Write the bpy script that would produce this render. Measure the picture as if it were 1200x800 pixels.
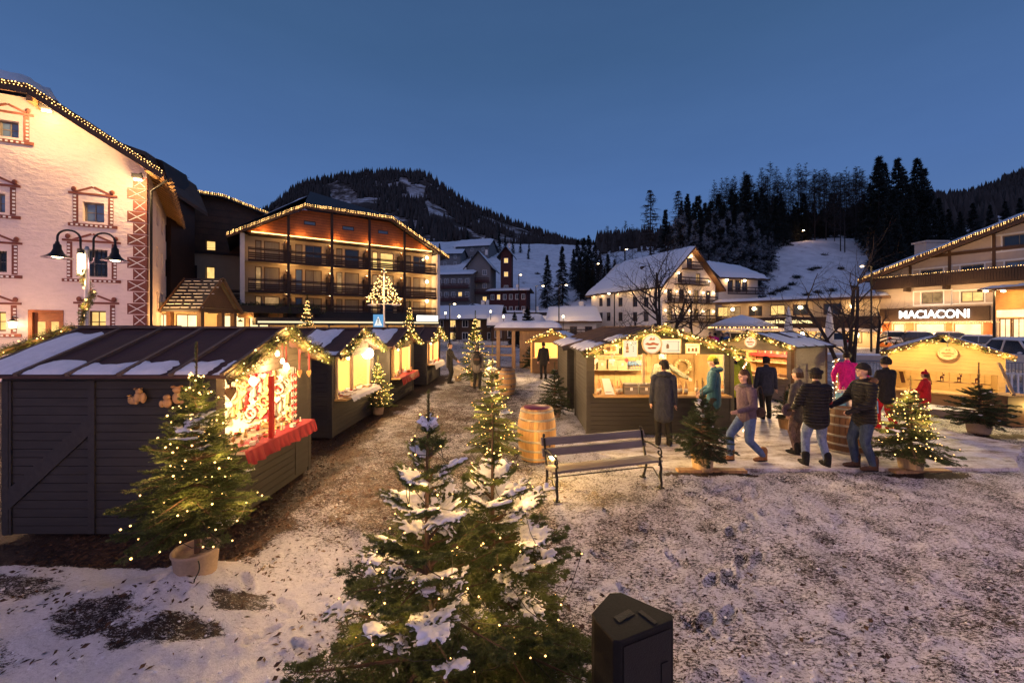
import bpy, math, random
import numpy as np
from mathutils import Vector, Matrix, Euler
random.seed(7)
PI = math.pi
R_ = math.radians
FL, HC, CX, CY = 466.7, 2.6, 600.0, 382.0      # focal length in reference pixels, eye height, principal point
for ob in list(bpy.data.objects): bpy.data.objects.remove(ob)
SC = bpy.context.scene
COL = SC.collection
def at(px, py, d):
 """world point seen at reference pixel px,py at depth d metres"""
 return Vector(((px - CX) * d / FL, d, HC + (CY - py) * d / FL))
def gd(py): return FL * HC / (py - CY)
def gnd(px, py, z=0.0):
 d = FL * (HC - z) / (py - CY)
 return ((px - CX) * d / FL, d, z)
def tag(o, label=None, cat=None, group=None, kind=None):
 if label: o['label'] = label
 if cat: o['category'] = cat
 if group: o['group'] = group
 if kind: o['kind'] = kind
 return o
def thing(name, label, cat, loc=(0, 0, 0), rz=0.0, group=None):
 o = bpy.data.objects.new(name, None); COL.objects.link(o)
 o.empty_display_size = .1
 o.location = loc; o.rotation_euler = (0, 0, rz)
 return tag(o, label, cat, group)
def root_of(o):
 while o.parent: o = o.parent
 return o
def kids(o): return [c for c in o.children]
def dup(o, loc=None, rz=None, label=None, parent=None, scale=None, group=None):
 c = o.copy(); COL.objects.link(c)
 c.parent = parent
 if loc is not None: c.location = loc
 if rz is not None: c.rotation_euler = (0, 0, rz)
 if scale is not None: c.scale = scale if hasattr(scale, '__len__') else (scale,) * 3
 if label: c['label'] = label
 if group: c['group'] = group
 for ch in kids(o): dup(ch, parent=c)
 return c
def _ico(sub):
 t = (1 + 5 ** .5) / 2
 v = [(-1, t, 0), (1, t, 0), (-1, -t, 0), (1, -t, 0), (0, -1, t), (0, 1, t), (0, -1, -t), (0, 1, -t), (t, 0, -1), (t, 0, 1), (-t, 0, -1), (-t, 0, 1)]
 f = [(0, 11, 5), (0, 5, 1), (0, 1, 7), (0, 7, 10), (0, 10, 11), (1, 5, 9), (5, 11, 4), (11, 10, 2), (10, 7, 6), (7, 1, 8), (3, 9, 4), (3, 4, 2), (3, 2, 6), (3, 6, 8), (3, 8, 9), (4, 9, 5), (2, 4, 11), (6, 2, 10), (8, 6, 7), (9, 8, 1)]
 v = [np.array(p, float) / np.linalg.norm(p) for p in v]
 for _ in range(sub):
  mid = {}; nf = []
  def m(a, b):
   k = (min(a, b), max(a, b))
   if k not in mid:
    p = v[a] + v[b]; v.append(p / np.linalg.norm(p)); mid[k] = len(v) - 1
   return mid[k]
  for a, b, c in f:
   ab, bc, ca = m(a, b), m(b, c), m(c, a)
   nf += [(a, ab, ca), (b, bc, ab), (c, ca, bc), (ab, bc, ca)]
  f = nf
 return np.array(v), np.array(f)
ICO = [_ico(0), _ico(1), _ico(2), _ico(3)]
OCT = (np.array([(1, 0, 0), (-1, 0, 0), (0, 1, 0), (0, -1, 0), (0, 0, 1), (0, 0, -1)], float),
       np.array([(0, 2, 4), (2, 1, 4), (1, 3, 4), (3, 0, 4), (2, 0, 5), (1, 2, 5), (3, 1, 5), (0, 3, 5)]))
BOXF = np.array([(0, 3, 2, 1), (4, 5, 6, 7), (0, 1, 5, 4), (1, 2, 6, 5), (2, 3, 7, 6), (3, 0, 4, 7)])
def nrm(v):
 v = np.asarray(v, float); return v / (np.linalg.norm(v) + 1e-12)
class MB:
 def __init__(s): s.V = []; s.C = []; s.n = 0
 def add(s, V, F, m=0, sm=False):
  V = np.asarray(V, float).reshape(-1, 3); F = np.asarray(F, int)
  if F.ndim == 1: F = F[None]
  s.V.append(V); s.C.append((F + s.n, m, sm)); s.n += len(V); return s
 def hexa(s, P, m=0): return s.add(P, BOXF, m)
 def box(s, c, d, m=0, rz=0.0, M=None):
  x, y, z = np.array(d) / 2.
  P = np.array([(-x, -y, -z), (x, -y, -z), (x, y, -z), (-x, y, -z), (-x, -y, z), (x, -y, z), (x, y, z), (-x, y, z)])
  if rz:
   cc, ss = math.cos(rz), math.sin(rz); P = P @ np.array([(cc, ss, 0), (-ss, cc, 0), (0, 0, 1)])
  if M is not None: P = P @ np.array(M.to_3x3()).T
  return s.add(P + np.array(c), BOXF, m)
 def rng(s, a, b, m=0):
  a = np.array(a, float); b = np.array(b, float)
  return s.box((a + b) / 2, np.abs(b - a), m)
 def bar(s, p, q, w, h, m=0, up=(0, 0, 1)):
  p = np.array(p, float); q = np.array(q, float); d = nrm(q - p)
  u = np.array(up, float)
  if abs(d @ u) > .98: u = np.array((0, 1., 0))
  sd = nrm(np.cross(d, u)); u = np.cross(sd, d)
  P = [e + a * sd * w / 2 + b * u * h / 2 for e in (p, q) for a, b in ((-1, -1), (1, -1), (1, 1), (-1, 1))]
  return s.add(P, BOXF[:, ::-1], m)
 def tube(s, pts, r, n=8, m=0, cap=True, sm=True, flat=1.0):
  pts = np.array(pts, float); k = len(pts)
  r = np.full(k, r, float) if np.isscalar(r) else np.array(r, float)
  T = np.gradient(pts, axis=0); T /= np.linalg.norm(T, axis=1)[:, None] + 1e-12
  u = np.array((0, 0, 1.)) if abs(T[0][2]) < .9 else np.array((1., 0, 0))
  V = []
  a = np.arange(n) * 2 * PI / n
  for i in range(k):
   sd = nrm(np.cross(T[i], u)); u = np.cross(sd, T[i])
   V.append(pts[i] + r[i] * (np.cos(a)[:, None] * sd + np.sin(a)[:, None] * u * flat))
  V = np.concatenate(V)
  i0 = np.arange(k - 1)[:, None] * n; j = np.arange(n)[None]; j2 = (j + 1) % n
  F = np.stack([i0 + j, i0 + n + j, i0 + n + j2, i0 + j2], -1).reshape(-1, 4)[:, ::-1]
  s.add(V, F, m, sm)
  if cap:
   s.C.append((np.arange(n)[None] + s.n - len(V), m, False)); s.C.append((np.arange(n)[None, ::-1] + s.n - n, m, False))
  return s
 def lathe(s, prof, c=(0, 0, 0), n=24, m=0, sm=True, sx=1.0, sy=1.0):
  prof = np.array(prof, float); k = len(prof); a = np.arange(n) * 2 * PI / n
  V = np.stack([np.outer(prof[:, 0], np.cos(a)) * sx, np.outer(prof[:, 0], np.sin(a)) * sy, np.repeat(prof[:, 1:2], n, 1)], -1).reshape(-1, 3) + np.array(c)
  i0 = np.arange(k - 1)[:, None] * n; j = np.arange(n)[None]; j2 = (j + 1) % n
  F = np.stack([i0 + j, i0 + j2, i0 + n + j2, i0 + n + j], -1).reshape(-1, 4)
  s.add(V, F, m, sm)
  if prof[0, 0] > 1e-4: s.C.append((np.arange(n)[None, ::-1] + s.n - len(V), m, False))
  if prof[-1, 0] > 1e-4: s.C.append((np.arange(n)[None] + s.n - n, m, False))
  return s
 def prism(s, poly, ext, m=0):
  P = np.array(poly, float); n = len(P); e = np.array(ext, float)
  nn = np.zeros(3)
  for i in range(n): nn += np.cross(P[i], P[(i + 1) % n])
  if nn @ e > 0: P = P[::-1]
  V = np.concatenate([P, P + e])
  s.add(V, np.arange(n), m); b = s.n - 2 * n
  s.C.append(((np.arange(n)[::-1] + n + b)[None], m, False))
  i = np.arange(n); i2 = (i + 1) % n
  s.C.append((np.stack([i2, i, i + n, i2 + n], -1) + b, m, False)); return s
 def ell(s, c, r, m=0, sub=1, M=None, sm=True, jit=0.0, rs=None):
  V, F = ICO[sub]; V = V * (np.array(r, float) if hasattr(r, '__len__') else r)
  if jit: V = V * (1 + (rs or np.random.default_rng(int(abs(c[0] * 977 + c[1] * 131) * 100) % 99991)).normal(0, jit, (len(V), 1)))
  if M is not None: V = V @ np.array(M.to_3x3()).T
  return s.add(V + np.array(c, float), F, m, sm)
 def caps(s, p, q, r1, r2=None, n=10, m=0):
  r2 = r1 if r2 is None else r2
  p = np.array(p, float); q = np.array(q, float); d = nrm(q - p)
  P = []; R = []
  for t in (.98, .8, .45): P.append(p - d * r1 * t); R.append(r1 * math.sqrt(1 - t * t))
  P += [p, q]; R += [r1, r2]
  for t in (.45, .8, .98): P.append(q + d * r2 * t); R.append(r2 * math.sqrt(1 - t * t))
  return s.tube(P, R, n, m)
 def blobs(s, P, r, m=0, V=None, shape=OCT):
  P = np.asarray(P, float); k = len(P)
  if not k: return s
  V, F = shape
  r = np.broadcast_to(np.asarray(r, float), (k,))
  VV = (P[:, None] + V[None] * r[:, None, None]).reshape(-1, 3)
  FF = (F[None] + (np.arange(k) * len(V))[:, None, None]).reshape(-1, 3)
  return s.add(VV, FF, m, True)
 def tris(s, V, m=0):
  V = np.asarray(V).reshape(-1, 3); return s.add(V, np.arange(len(V)).reshape(-1, 3), m)
 def build(s, name, mats, parent=None, world=True):
  me = bpy.data.meshes.new(name)
  V = np.concatenate(s.V) if s.V else np.zeros((0, 3))
  if parent is not None and world: V = V - np.array(root_of(parent).location)
  me.vertices.add(len(V)); me.vertices.foreach_set('co', V.ravel())
  tot = np.concatenate([np.full(len(F), F.shape[1]) for F, _, _ in s.C])
  me.loops.add(int(tot.sum())); me.polygons.add(len(tot))
  me.loops.foreach_set('vertex_index', np.concatenate([F.ravel() for F, _, _ in s.C]))
  me.polygons.foreach_set('loop_start', np.concatenate([[0], np.cumsum(tot)[:-1]]))
  me.polygons.foreach_set('material_index', np.concatenate([np.full(len(F), m) for F, m, _ in s.C]))
  me.polygons.foreach_set('use_smooth', np.concatenate([np.full(len(F), sm) for F, _, sm in s.C]))
  me.update(calc_edges=True); me.validate()
  for m in (mats if isinstance(mats, (list, tuple)) else [mats]): me.materials.append(m)
  o = bpy.data.objects.new(name, me); COL.objects.link(o); o.parent = parent
  return o
APPLY = []
def remesh(o, voxel, smooth=4, fac=.5):
 m = o.modifiers.new('r', 'REMESH'); m.mode = 'VOXEL'; m.voxel_size = voxel; m.use_smooth_shade = True
 if smooth:
  k = o.modifiers.new('s', 'SMOOTH'); k.iterations = smooth; k.factor = fac
 APPLY.append(o); return o
def apply_all():
 dg = bpy.context.evaluated_depsgraph_get()
 for o in APPLY:
  me = bpy.data.meshes.new_from_object(o.evaluated_get(dg))
  me.name = o.name; old = o.data
  mats = list(old.materials)
  o.modifiers.clear(); o.data = me
  if not len(me.materials):
   for m in mats: me.materials.append(m)
def vnoise(x, y, seed=0):
 x = np.asarray(x, float); y = np.asarray(y, float)
 xi = np.floor(x).astype(int); yi = np.floor(y).astype(int); fx = x - xi; fy = y - yi
 def h(a, b):
  n = (a * 374761393 + b * 668265263 + seed * 1442695041) & 0x7fffffff
  n = ((n ^ (n >> 13)) * 1274126177) & 0x7fffffff
  return ((n ^ (n >> 16)) & 0xffff) / 65535.
 u = fx * fx * (3 - 2 * fx); v = fy * fy * (3 - 2 * fy)
 return (h(xi, yi) * (1 - u) + h(xi + 1, yi) * u) * (1 - v) + (h(xi, yi + 1) * (1 - u) + h(xi + 1, yi + 1) * u) * v
def fbm(x, y, seed=0, o=4):
 r = 0; a = .5
 for k in range(o): r = r + a * vnoise(x * 2 ** k, y * 2 ** k, seed + k); a *= .5
 return r
def sstep(a, b, x):
 t = np.clip((x - a) / (b - a), 0, 1); return t * t * (3 - 2 * t)
def nt(name):
 m = bpy.data.materials.new(name); m.use_nodes = True
 t = m.node_tree; t.nodes.clear()
 out = t.nodes.new('ShaderNodeOutputMaterial')
 return m, t, out
def N(t, typ, **kw):
 n = t.nodes.new(typ)
 for k, v in kw.items():
  if k in n.inputs: n.inputs[k].default_value = v
  else: setattr(n, k, v)
 return n
def noise(t, vec, scale, detail=4, rough=.55, dist=0.0):
 n = N(t, 'ShaderNodeTexNoise', Scale=scale, Detail=detail, Roughness=rough, Distortion=dist)
 t.links.new(vec, n.inputs['Vector']); return n.outputs['Fac']
def ramp(t, fac, pts):
 r = t.nodes.new('ShaderNodeValToRGB'); e = r.color_ramp.elements
 while len(e) > 1: e.remove(e[-1])
 e[0].position = pts[0][0]; e[0].color = (*pts[0][1], 1)
 for p, c in pts[1:]:
  k = e.new(p); k.color = (*c, 1)
 t.links.new(fac, r.inputs[0]); return r.outputs[0]
def math_(t, op, a, b=None, c=None):
 n = N(t, 'ShaderNodeMath', operation=op)
 for i, x in enumerate((a, b, c)):
  if x is None: continue
  if isinstance(x, (int, float)): n.inputs[i].default_value = x
  else: t.links.new(x, n.inputs[i])
 return n.outputs[0]
def mixc(t, fac, a, b, blend='MIX'):
 n = N(t, 'ShaderNodeMix', data_type='RGBA', blend_type=blend)
 for i, x in ((0, fac), (6, a), (7, b)):
  if isinstance(x, (int, float)): n.inputs[i].default_value = x
  elif isinstance(x, tuple): n.inputs[i].default_value = (*x, 1)
  else: t.links.new(x, n.inputs[i])
 return n.outputs[2]
def vec_of(t, scale=(1, 1, 1), kind='Object', rot=(0, 0, 0)):
 tc = t.nodes.new('ShaderNodeTexCoord'); mp = N(t, 'ShaderNodeMapping')
 mp.inputs['Scale'].default_value = scale; mp.inputs['Rotation'].default_value = rot
 t.links.new(tc.outputs[kind], mp.inputs['Vector']); return mp.outputs[0]
def bsdf(t, out, col, rough=.6, metal=0.0, bump=None, bstr=.3, bdist=.01, spec=.4, trans=0):
 b = N(t, 'ShaderNodeBsdfPrincipled', Metallic=metal)
 for k, x in (('Base Color', col), ('Roughness', rough)):
  if isinstance(x, tuple): b.inputs[k].default_value = (*x, 1)
  elif isinstance(x, (int, float)): b.inputs[k].default_value = x
  else: t.links.new(x, b.inputs[k])
 b.inputs['Specular IOR Level'].default_value = spec
 if bump is not None:
  bn = N(t, 'ShaderNodeBump', Strength=bstr, Distance=bdist); t.links.new(bump, bn.inputs['Height']); t.links.new(bn.outputs[0], b.inputs['Normal'])
 t.links.new(b.outputs[0], out.inputs[0]); return b
def mul(c, k): return tuple(min(1, x * k) for x in c)
def plain(name, c, rough=.6, scale=8, var=.25, bump=.2, metal=0.0, stretch=(1, 1, 1), spec=.4, bdist=.01, det=5):
 m, t, out = nt(name); v = vec_of(t, stretch)
 n = noise(t, v, scale, det); n2 = noise(t, v, scale * .17, 3)
 col = ramp(t, math_(t, 'ADD', math_(t, 'MULTIPLY', n, .6), math_(t, 'MULTIPLY', n2, .4)), [(.3, mul(c, 1 - var)), (.5, c), (.7, mul(c, 1 + var))])
 rr = math_(t, 'ADD', math_(t, 'MULTIPLY', n, .25), rough - .12)
 bsdf(t, out, col, rr, metal, n, bump, bdist, spec); return m
def wood(name, c, axis='x', rough=.6, var=.4, scale=6, plank=None):
 st = {'x': (.25, 3, 3), 'y': (3, .25, 3), 'z': (3, 3, .25)}[axis]
 m, t, out = nt(name); v = vec_of(t, st)
 n = noise(t, v, scale, 6, .65, .6); n2 = noise(t, vec_of(t), 1.3, 2)
 col = ramp(t, n, [(.25, mul(c, 1 - var)), (.5, c), (.75, mul(c, 1 + var))])
 col = mixc(t, .5, col, ramp(t, n2, [(.3, (.6, .6, .6)), (.7, (1.25, 1.25, 1.25))]), 'MULTIPLY')
 bsdf(t, out, col, rough, 0, n, .35, .006); return m
def emis(name, c, s, sample=True, var=0.0, scale=4):
 m, t, out = nt(name); e = N(t, 'ShaderNodeEmission', Strength=s); e.inputs[0].default_value = (*c, 1)
 if var:
  n = noise(t, vec_of(t), scale, 3)
  t.links.new(ramp(t, n, [(.3, mul(c, 1 - var)), (.7, c)]), e.inputs[0])
 t.links.new(e.outputs[0], out.inputs[0])
 if not sample: m.cycles.emission_sampling = 'NONE'
 return m
def snowmat(name, tint=(.82, .84, .88), patch=None):
 m, t, out = nt(name); v = vec_of(t)
 n = noise(t, v, 9, 6, .6); n2 = noise(t, v, 60, 3)
 col = ramp(t, n, [(.3, mul(tint, .88)), (.65, tint)])
 h = math_(t, 'ADD', n, math_(t, 'MULTIPLY', n2, .25))
 bsdf(t, out, col, .7, 0, h, .5, .02, .25); return m
WARM = (1.0, .50, .15)
WARM2 = (1.0, .60, .24)
LK = dict(stall_lamp=12, gable_wash_lamp=2.2, sconce_lamp=4.5, end_lamp=2.6, eaves_lamp=2.2, porch_lamp=.3, wall_fill_lamp=.55, flood_lamp=2.0, street_light=2.3, spot_lamp=1.0, fairy_glow=3.6, garland_glow=9, bauble_light=1, sign_lamp=1.2, lantern_light=10, shop_lamp=4, entrance_lamp=3, fascia_lamp=2.5, restaurant_lamp=1.6, canopy_lamp=3, globe_light=4.5)
def lamp(name, loc, power, c=WARM, r=.05, parent=None, kind='POINT', **kw):
 l = bpy.data.lights.new(name, kind); l.energy = power * LK.get(name, 1.8); l.color = c
 if kind in ('POINT', 'SPOT'): l.shadow_soft_size = r
 for k, v in kw.items(): setattr(l, k, v)
 o = bpy.data.objects.new(name, l); COL.objects.link(o)
 if parent is not None:
  o.parent = parent; o.location = Vector(loc) - (root_of(parent).location if not kw.get('local') else Vector())
 else: o.location = loc
 return o
def llamp(name, loc, power, c=WARM, r=.05, parent=None):
 """lamp placed in its parent's own frame"""
 l = bpy.data.lights.new(name, 'POINT'); l.energy = power * LK.get(name, 1.8); l.color = c; l.shadow_soft_size = r
 o = bpy.data.objects.new(name, l); COL.objects.link(o); o.parent = parent; o.location = loc
 return o
M = {}
M['snow'] = snowmat('snow'); M['roofsnow'] = snowmat('roof_snow', (.78, .81, .87))
M['char'] = wood('charcoal_boards', (.029, .027, .028), 'x', .75, .35)
M['chary'] = wood('charcoal_boards_side', (.029, .027, .028), 'y', .75, .35)
M['olive'] = wood('dark_olive_boards', (.034, .031, .027), 'x', .7, .3)
M['pinewood'] = wood('pine_boards', (.45, .28, .11), 'x', .6, .22)
M['palewood'] = wood('pale_wood', (.5, .36, .2), 'z', .6, .3)
M['rawwood'] = wood('raw_wood', (.33, .2, .1), 'z', .65, .4)
M['greywood'] = wood('weathered_grey_wood', (.17, .145, .125), 'x', .7, .35)
M['brownwood'] = wood('brown_wood', (.09, .045, .022), 'x', .6, .35)
M['darkwood'] = wood('dark_stained_wood', (.035, .018, .012), 'x', .6, .35)
M['orangewood'] = wood('orange_stained_wood', (.30, .092, .026), 'x', .55, .3)
M['larch'] = wood('larch_beams', (.36, .21, .09), 'y', .6, .3)
M['redroof'] = plain('bitumen_roof', (.06, .030, .028), .85, 14, .3, .4)
M['blackroof'] = plain('black_roof', (.022, .022, .026), .8, 14, .3, .3)
M['slate'] = plain('slate_roof', (.03, .03, .035), .7, 5, .3, .3)
M['metal'] = plain('black_iron', (.02, .02, .022), .45, 30, .2, .1, .6)
M['galv'] = plain('galvanised_steel', (.35, .36, .38), .45, 30, .15, .1, .8)
M['steel'] = plain('hoop_steel', (.28, .26, .24), .45, 40, .3, .15, .7)
M['pink'] = plain('pink_rough_plaster', (.74, .61, .57), .9, 3.2, .07, .9, spec=.15, bdist=.06, stretch=(1, 1, 2.2))
M['white'] = plain('white_plaster', (.70, .66, .62), .9, 3, .08, .4, spec=.2, bdist=.03)
M['dimplaster'] = plain('dimmed_plaster', (.20, .185, .18), .9, 3, .15, .3, spec=.2)  # copy of the white plaster, darkened in its colour to imitate dim light
M['cream'] = plain('cream_plaster', (.46, .38, .26), .9, 3, .08, .3, spec=.2)
M['beige'] = plain('beige_render', (.50, .42, .36), .9, 3, .08, .3, spec=.2)
M['redpaint'] = plain('dark_red_paint', (.065, .013, .013), .7, 6, .2, .2)
M['redcol'] = plain('quoin_red', (.17, .055, .042), .85, 6, .15, .2)
M['whitepaint'] = plain('white_paint', (.75, .74, .72), .6, 8, .06, .1)
M['redcloth'] = plain('red_cloth', (.15, .006, .016), .8, 60, .2, .3)
M['redbright'] = plain('red_lacquer', (.34, .016, .016), .45, 20, .15, .1)
M['whitecloth'] = plain('white_cloth', (.75, .72, .66), .85, 40, .06, .3)
M['paper'] = plain('paper', (.8, .77, .7), .8, 6, .04, .05)
M['plastic'] = plain('black_speaker_plastic', (.0025, .0025, .003), .6, 90, .25, .35, bdist=.002, spec=.25)
M['grille'] = plain('perforated_steel', (.01, .01, .011), .5, 120, .4, .6, .3, bdist=.003)
M['bark'] = plain('bark', (.10, .062, .04), .9, 25, .45, .7, stretch=(1, 1, .3))
M['darkbark'] = plain('dark_bark', (.035, .027, .024), .9, 12, .4, .6, stretch=(1, 1, .3))
M['pot'] = plain('burlap_pot', (.36, .27, .19), .9, 35, .2, .5)
M['glassdark'] = plain('dark_window_glass', (.02, .025, .035), .08, 1.5, .2, 0, spec=.8)
M['glassblue'] = plain('dusk_window_glass', (.10, .16, .26), .1, 1.2, .3, 0, spec=.9)
M['curtain'] = plain('curtained_window', (.19, .175, .14), .5, 20, .3, .2, stretch=(1, 1, .05), spec=.6)
M['bottle'] = plain('dark_bottle_glass', (.012, .018, .01), .12, 4, .2, 0, spec=.7)
M['labelpaper'] = plain('bottle_label', (.6, .55, .42), .7, 12, .1, 0)
M['skin'] = plain('skin', (.52, .31, .22), .55, 12, .1, .1)
M['wire'] = plain('dark_green_cable', (.012, .016, .012), .5, 20, .1, 0)
M['heart'] = wood('carved_wood', (.48, .27, .11), 'z', .6, .3)
M['gold'] = plain('brass', (.6, .4, .15), .35, 20, .15, .1, .8)
M['bulb'] = emis('warm_bulb', (1, .55, .17), 6.5, False)
M['bulbnear'] = emis('warm_bulb_near', (1, .52, .15), 7, False)
M['bulbwhite'] = emis('soft_white_bulb', (1, .78, .5), 14, False)
M['ledline'] = emis('led_line', (1, .55, .16), 7, False)
M['lampglow'] = emis('lamp_glow', (1, .74, .4), 18, False)
M['litwin'] = emis('lit_window', (1, .62, .2), 1.5, False, .35, 2)
M['litwin2'] = emis('dim_lit_window', (1, .58, .25), .55, False, .6, 2)
M['shop'] = emis('bright_shop_window', (1, .74, .36), 2.2, True, .35, 1.2)
M['signwhite'] = emis('lit_white_letters', (1, .93, .85), 5, False)
M['signwarm'] = emis('lit_warm_letters', (1, .75, .35), 2.0, False)
M['board'] = emis('backlit_board', (1, .82, .5), 1.1, False)
M['panel'] = emis('white_light_panel', (1, .92, .8), 3, False)
W = bpy.data.worlds.new('World'); SC.world = W; W.use_nodes = True
t = W.node_tree; t.nodes.clear()
wo = t.nodes.new('ShaderNodeOutputWorld'); bg = t.nodes.new('ShaderNodeBackground')
sky = t.nodes.new('ShaderNodeTexSky'); sky.sky_type = 'NISHITA'; sky.sun_disc = False
sky.sun_elevation = R_(1.0); sky.sun_rotation = R_(200); sky.air_density = 1.6; sky.ozone_density = 6
tc = t.nodes.new('ShaderNodeTexCoord'); sp = t.nodes.new('ShaderNodeSeparateXYZ')
t.links.new(tc.outputs['Generated'], sp.inputs[0])
dusk = ramp(t, sp.outputs[2], [(0.0, (.80, 1.40, 2.9)), (.12, (.70, 1.34, 2.95)), (.3, (.54, 1.13, 2.7)), (.55, (.34, .78, 1.75)), (1.0, (.24, .48, 1.1))])
cl = noise(t, vec_of(t, (1, 1, 4), 'Generated'), 2.2, 5, .6)
skc = mixc(t, .94, sky.outputs[0], dusk)
skc = mixc(t, .35, skc, ramp(t, cl, [(.3, (.86, .88, .9)), (.7, (1.12, 1.1, 1.06))]), 'MULTIPLY')
t.links.new(skc, bg.inputs[0]); bg.inputs[1].default_value = .154
t.links.new(bg.outputs[0], wo.inputs[0])
sl = bpy.data.lights.new('sun', 'SUN'); sl.energy = .32; sl.angle = R_(70); sl.color = (.95, .70, .95)
so = bpy.data.objects.new('sun', sl); COL.objects.link(so); so.rotation_euler = Euler((R_(52), 0, R_(-20)))
cam = bpy.data.cameras.new('camera'); co = bpy.data.objects.new('camera', cam); COL.objects.link(co)
co.location = (0, 0, HC); co.rotation_euler = (PI / 2, 0, 0)
cam.sensor_width = 36; cam.lens = 36 * FL / 1200; cam.shift_y = -18 / 1200
cam.clip_start = .05; cam.clip_end = 5000
SC.camera = co
SC.view_settings.view_transform = 'Standard'; SC.view_settings.look = 'None'; SC.view_settings.exposure = 0
SC.cycles.use_denoising = True
SC.cycles.max_bounces = 5; SC.cycles.diffuse_bounces = 2; SC.cycles.glossy_bounces = 2; SC.cycles.transmission_bounces = 2
SC.cycles.sample_clamp_indirect = 2.0; SC.cycles.sample_clamp_direct = 12.0
SC.cycles.caustics_reflective = False; SC.cycles.caustics_refractive = False
SC.cycles.use_adaptive_sampling = True; SC.cycles.adaptive_threshold = .015
def soil_at(x, y):
 """how much bare earth shows through the thin snow, 0..1"""
 s = np.full(np.shape(x), .47)
 px = CX + x * FL / np.maximum(y, .3)
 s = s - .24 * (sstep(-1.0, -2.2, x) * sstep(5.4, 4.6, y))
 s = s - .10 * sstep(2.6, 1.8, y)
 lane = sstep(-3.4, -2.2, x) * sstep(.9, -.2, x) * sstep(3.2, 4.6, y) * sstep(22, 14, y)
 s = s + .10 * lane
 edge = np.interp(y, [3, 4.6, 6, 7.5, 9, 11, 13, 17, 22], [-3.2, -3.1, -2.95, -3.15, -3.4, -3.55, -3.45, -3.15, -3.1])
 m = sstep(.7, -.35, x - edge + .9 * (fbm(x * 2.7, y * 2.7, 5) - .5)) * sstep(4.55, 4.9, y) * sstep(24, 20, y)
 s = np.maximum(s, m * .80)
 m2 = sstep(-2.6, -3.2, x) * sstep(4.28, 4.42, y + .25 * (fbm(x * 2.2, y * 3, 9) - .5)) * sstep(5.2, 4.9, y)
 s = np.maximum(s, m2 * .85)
 for cx, cy, rx, ry, a in ((-3.72, 3.52, .42, .22, .63), (-3.0, 3.36, .48, .17, .63), (-2.55, 3.75, .32, .13, .6), (1.75, 5.9, 1.2, .5, .5), (3.5, 6.98, .8, .14, .97), (7.2, 6.92, .75, .13, .97), (-5.2, 4.0, .8, .2, .55), (-4.3, 3.1, .5, .2, .45), (11.7, 9.5, .9, .2, .8)):
  q = ((x - cx) / rx) ** 2 + ((y - cy) / ry) ** 2 + 2.2 * (fbm(x * 5, y * 9, 3) - .5)
  s = np.maximum(s, a * sstep(1.9, .2, q))
 s = s + .20 * (fbm(x * .55, y * .55, 11) - .47) + .20 * (fbm(x * 2.3, y * 2.3, 12) - .47) * sstep(.95, .5, s)
 return np.clip(s, 0, 1)
def ground_z(x, y):
 z = .08 * (fbm(x * 1.3, y * 1.3, 21) - .47) + .055 * (fbm(x * 4.3, y * 4.3, 22) - .47) + .022 * (fbm(x * 14, y * 14, 23) - .47)
 r = np.hypot(x, y)
 fade = sstep(30, 12, r)
 mound = .17 * np.exp(-(((x + 3.27) / .42) ** 2 + ((y - 3.93) / .38) ** 2)) + .07 * np.exp(-(((x + 3.9) / .5) ** 2 + ((y - 3.75) / .25) ** 2)) + .06 * np.exp(-(((x + 3.0) / .9) ** 2 + ((y - 3.3) / .4) ** 2))
 bank = .05 * sstep(6.5, 6.95, y) * sstep(7.12, 6.95, y) * sstep(2.2, 3.0, x)
 under = sstep(-2.9, -3.4, x) * sstep(4.4, 4.7, y)
 return (z * fade * (1 - .7 * under) - .012 + (mound * (.8 + .5 * fbm(x * 7, y * 7, 4)) + bank * fbm(x * 3, y * 3, 8) * 2) * fade)
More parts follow.
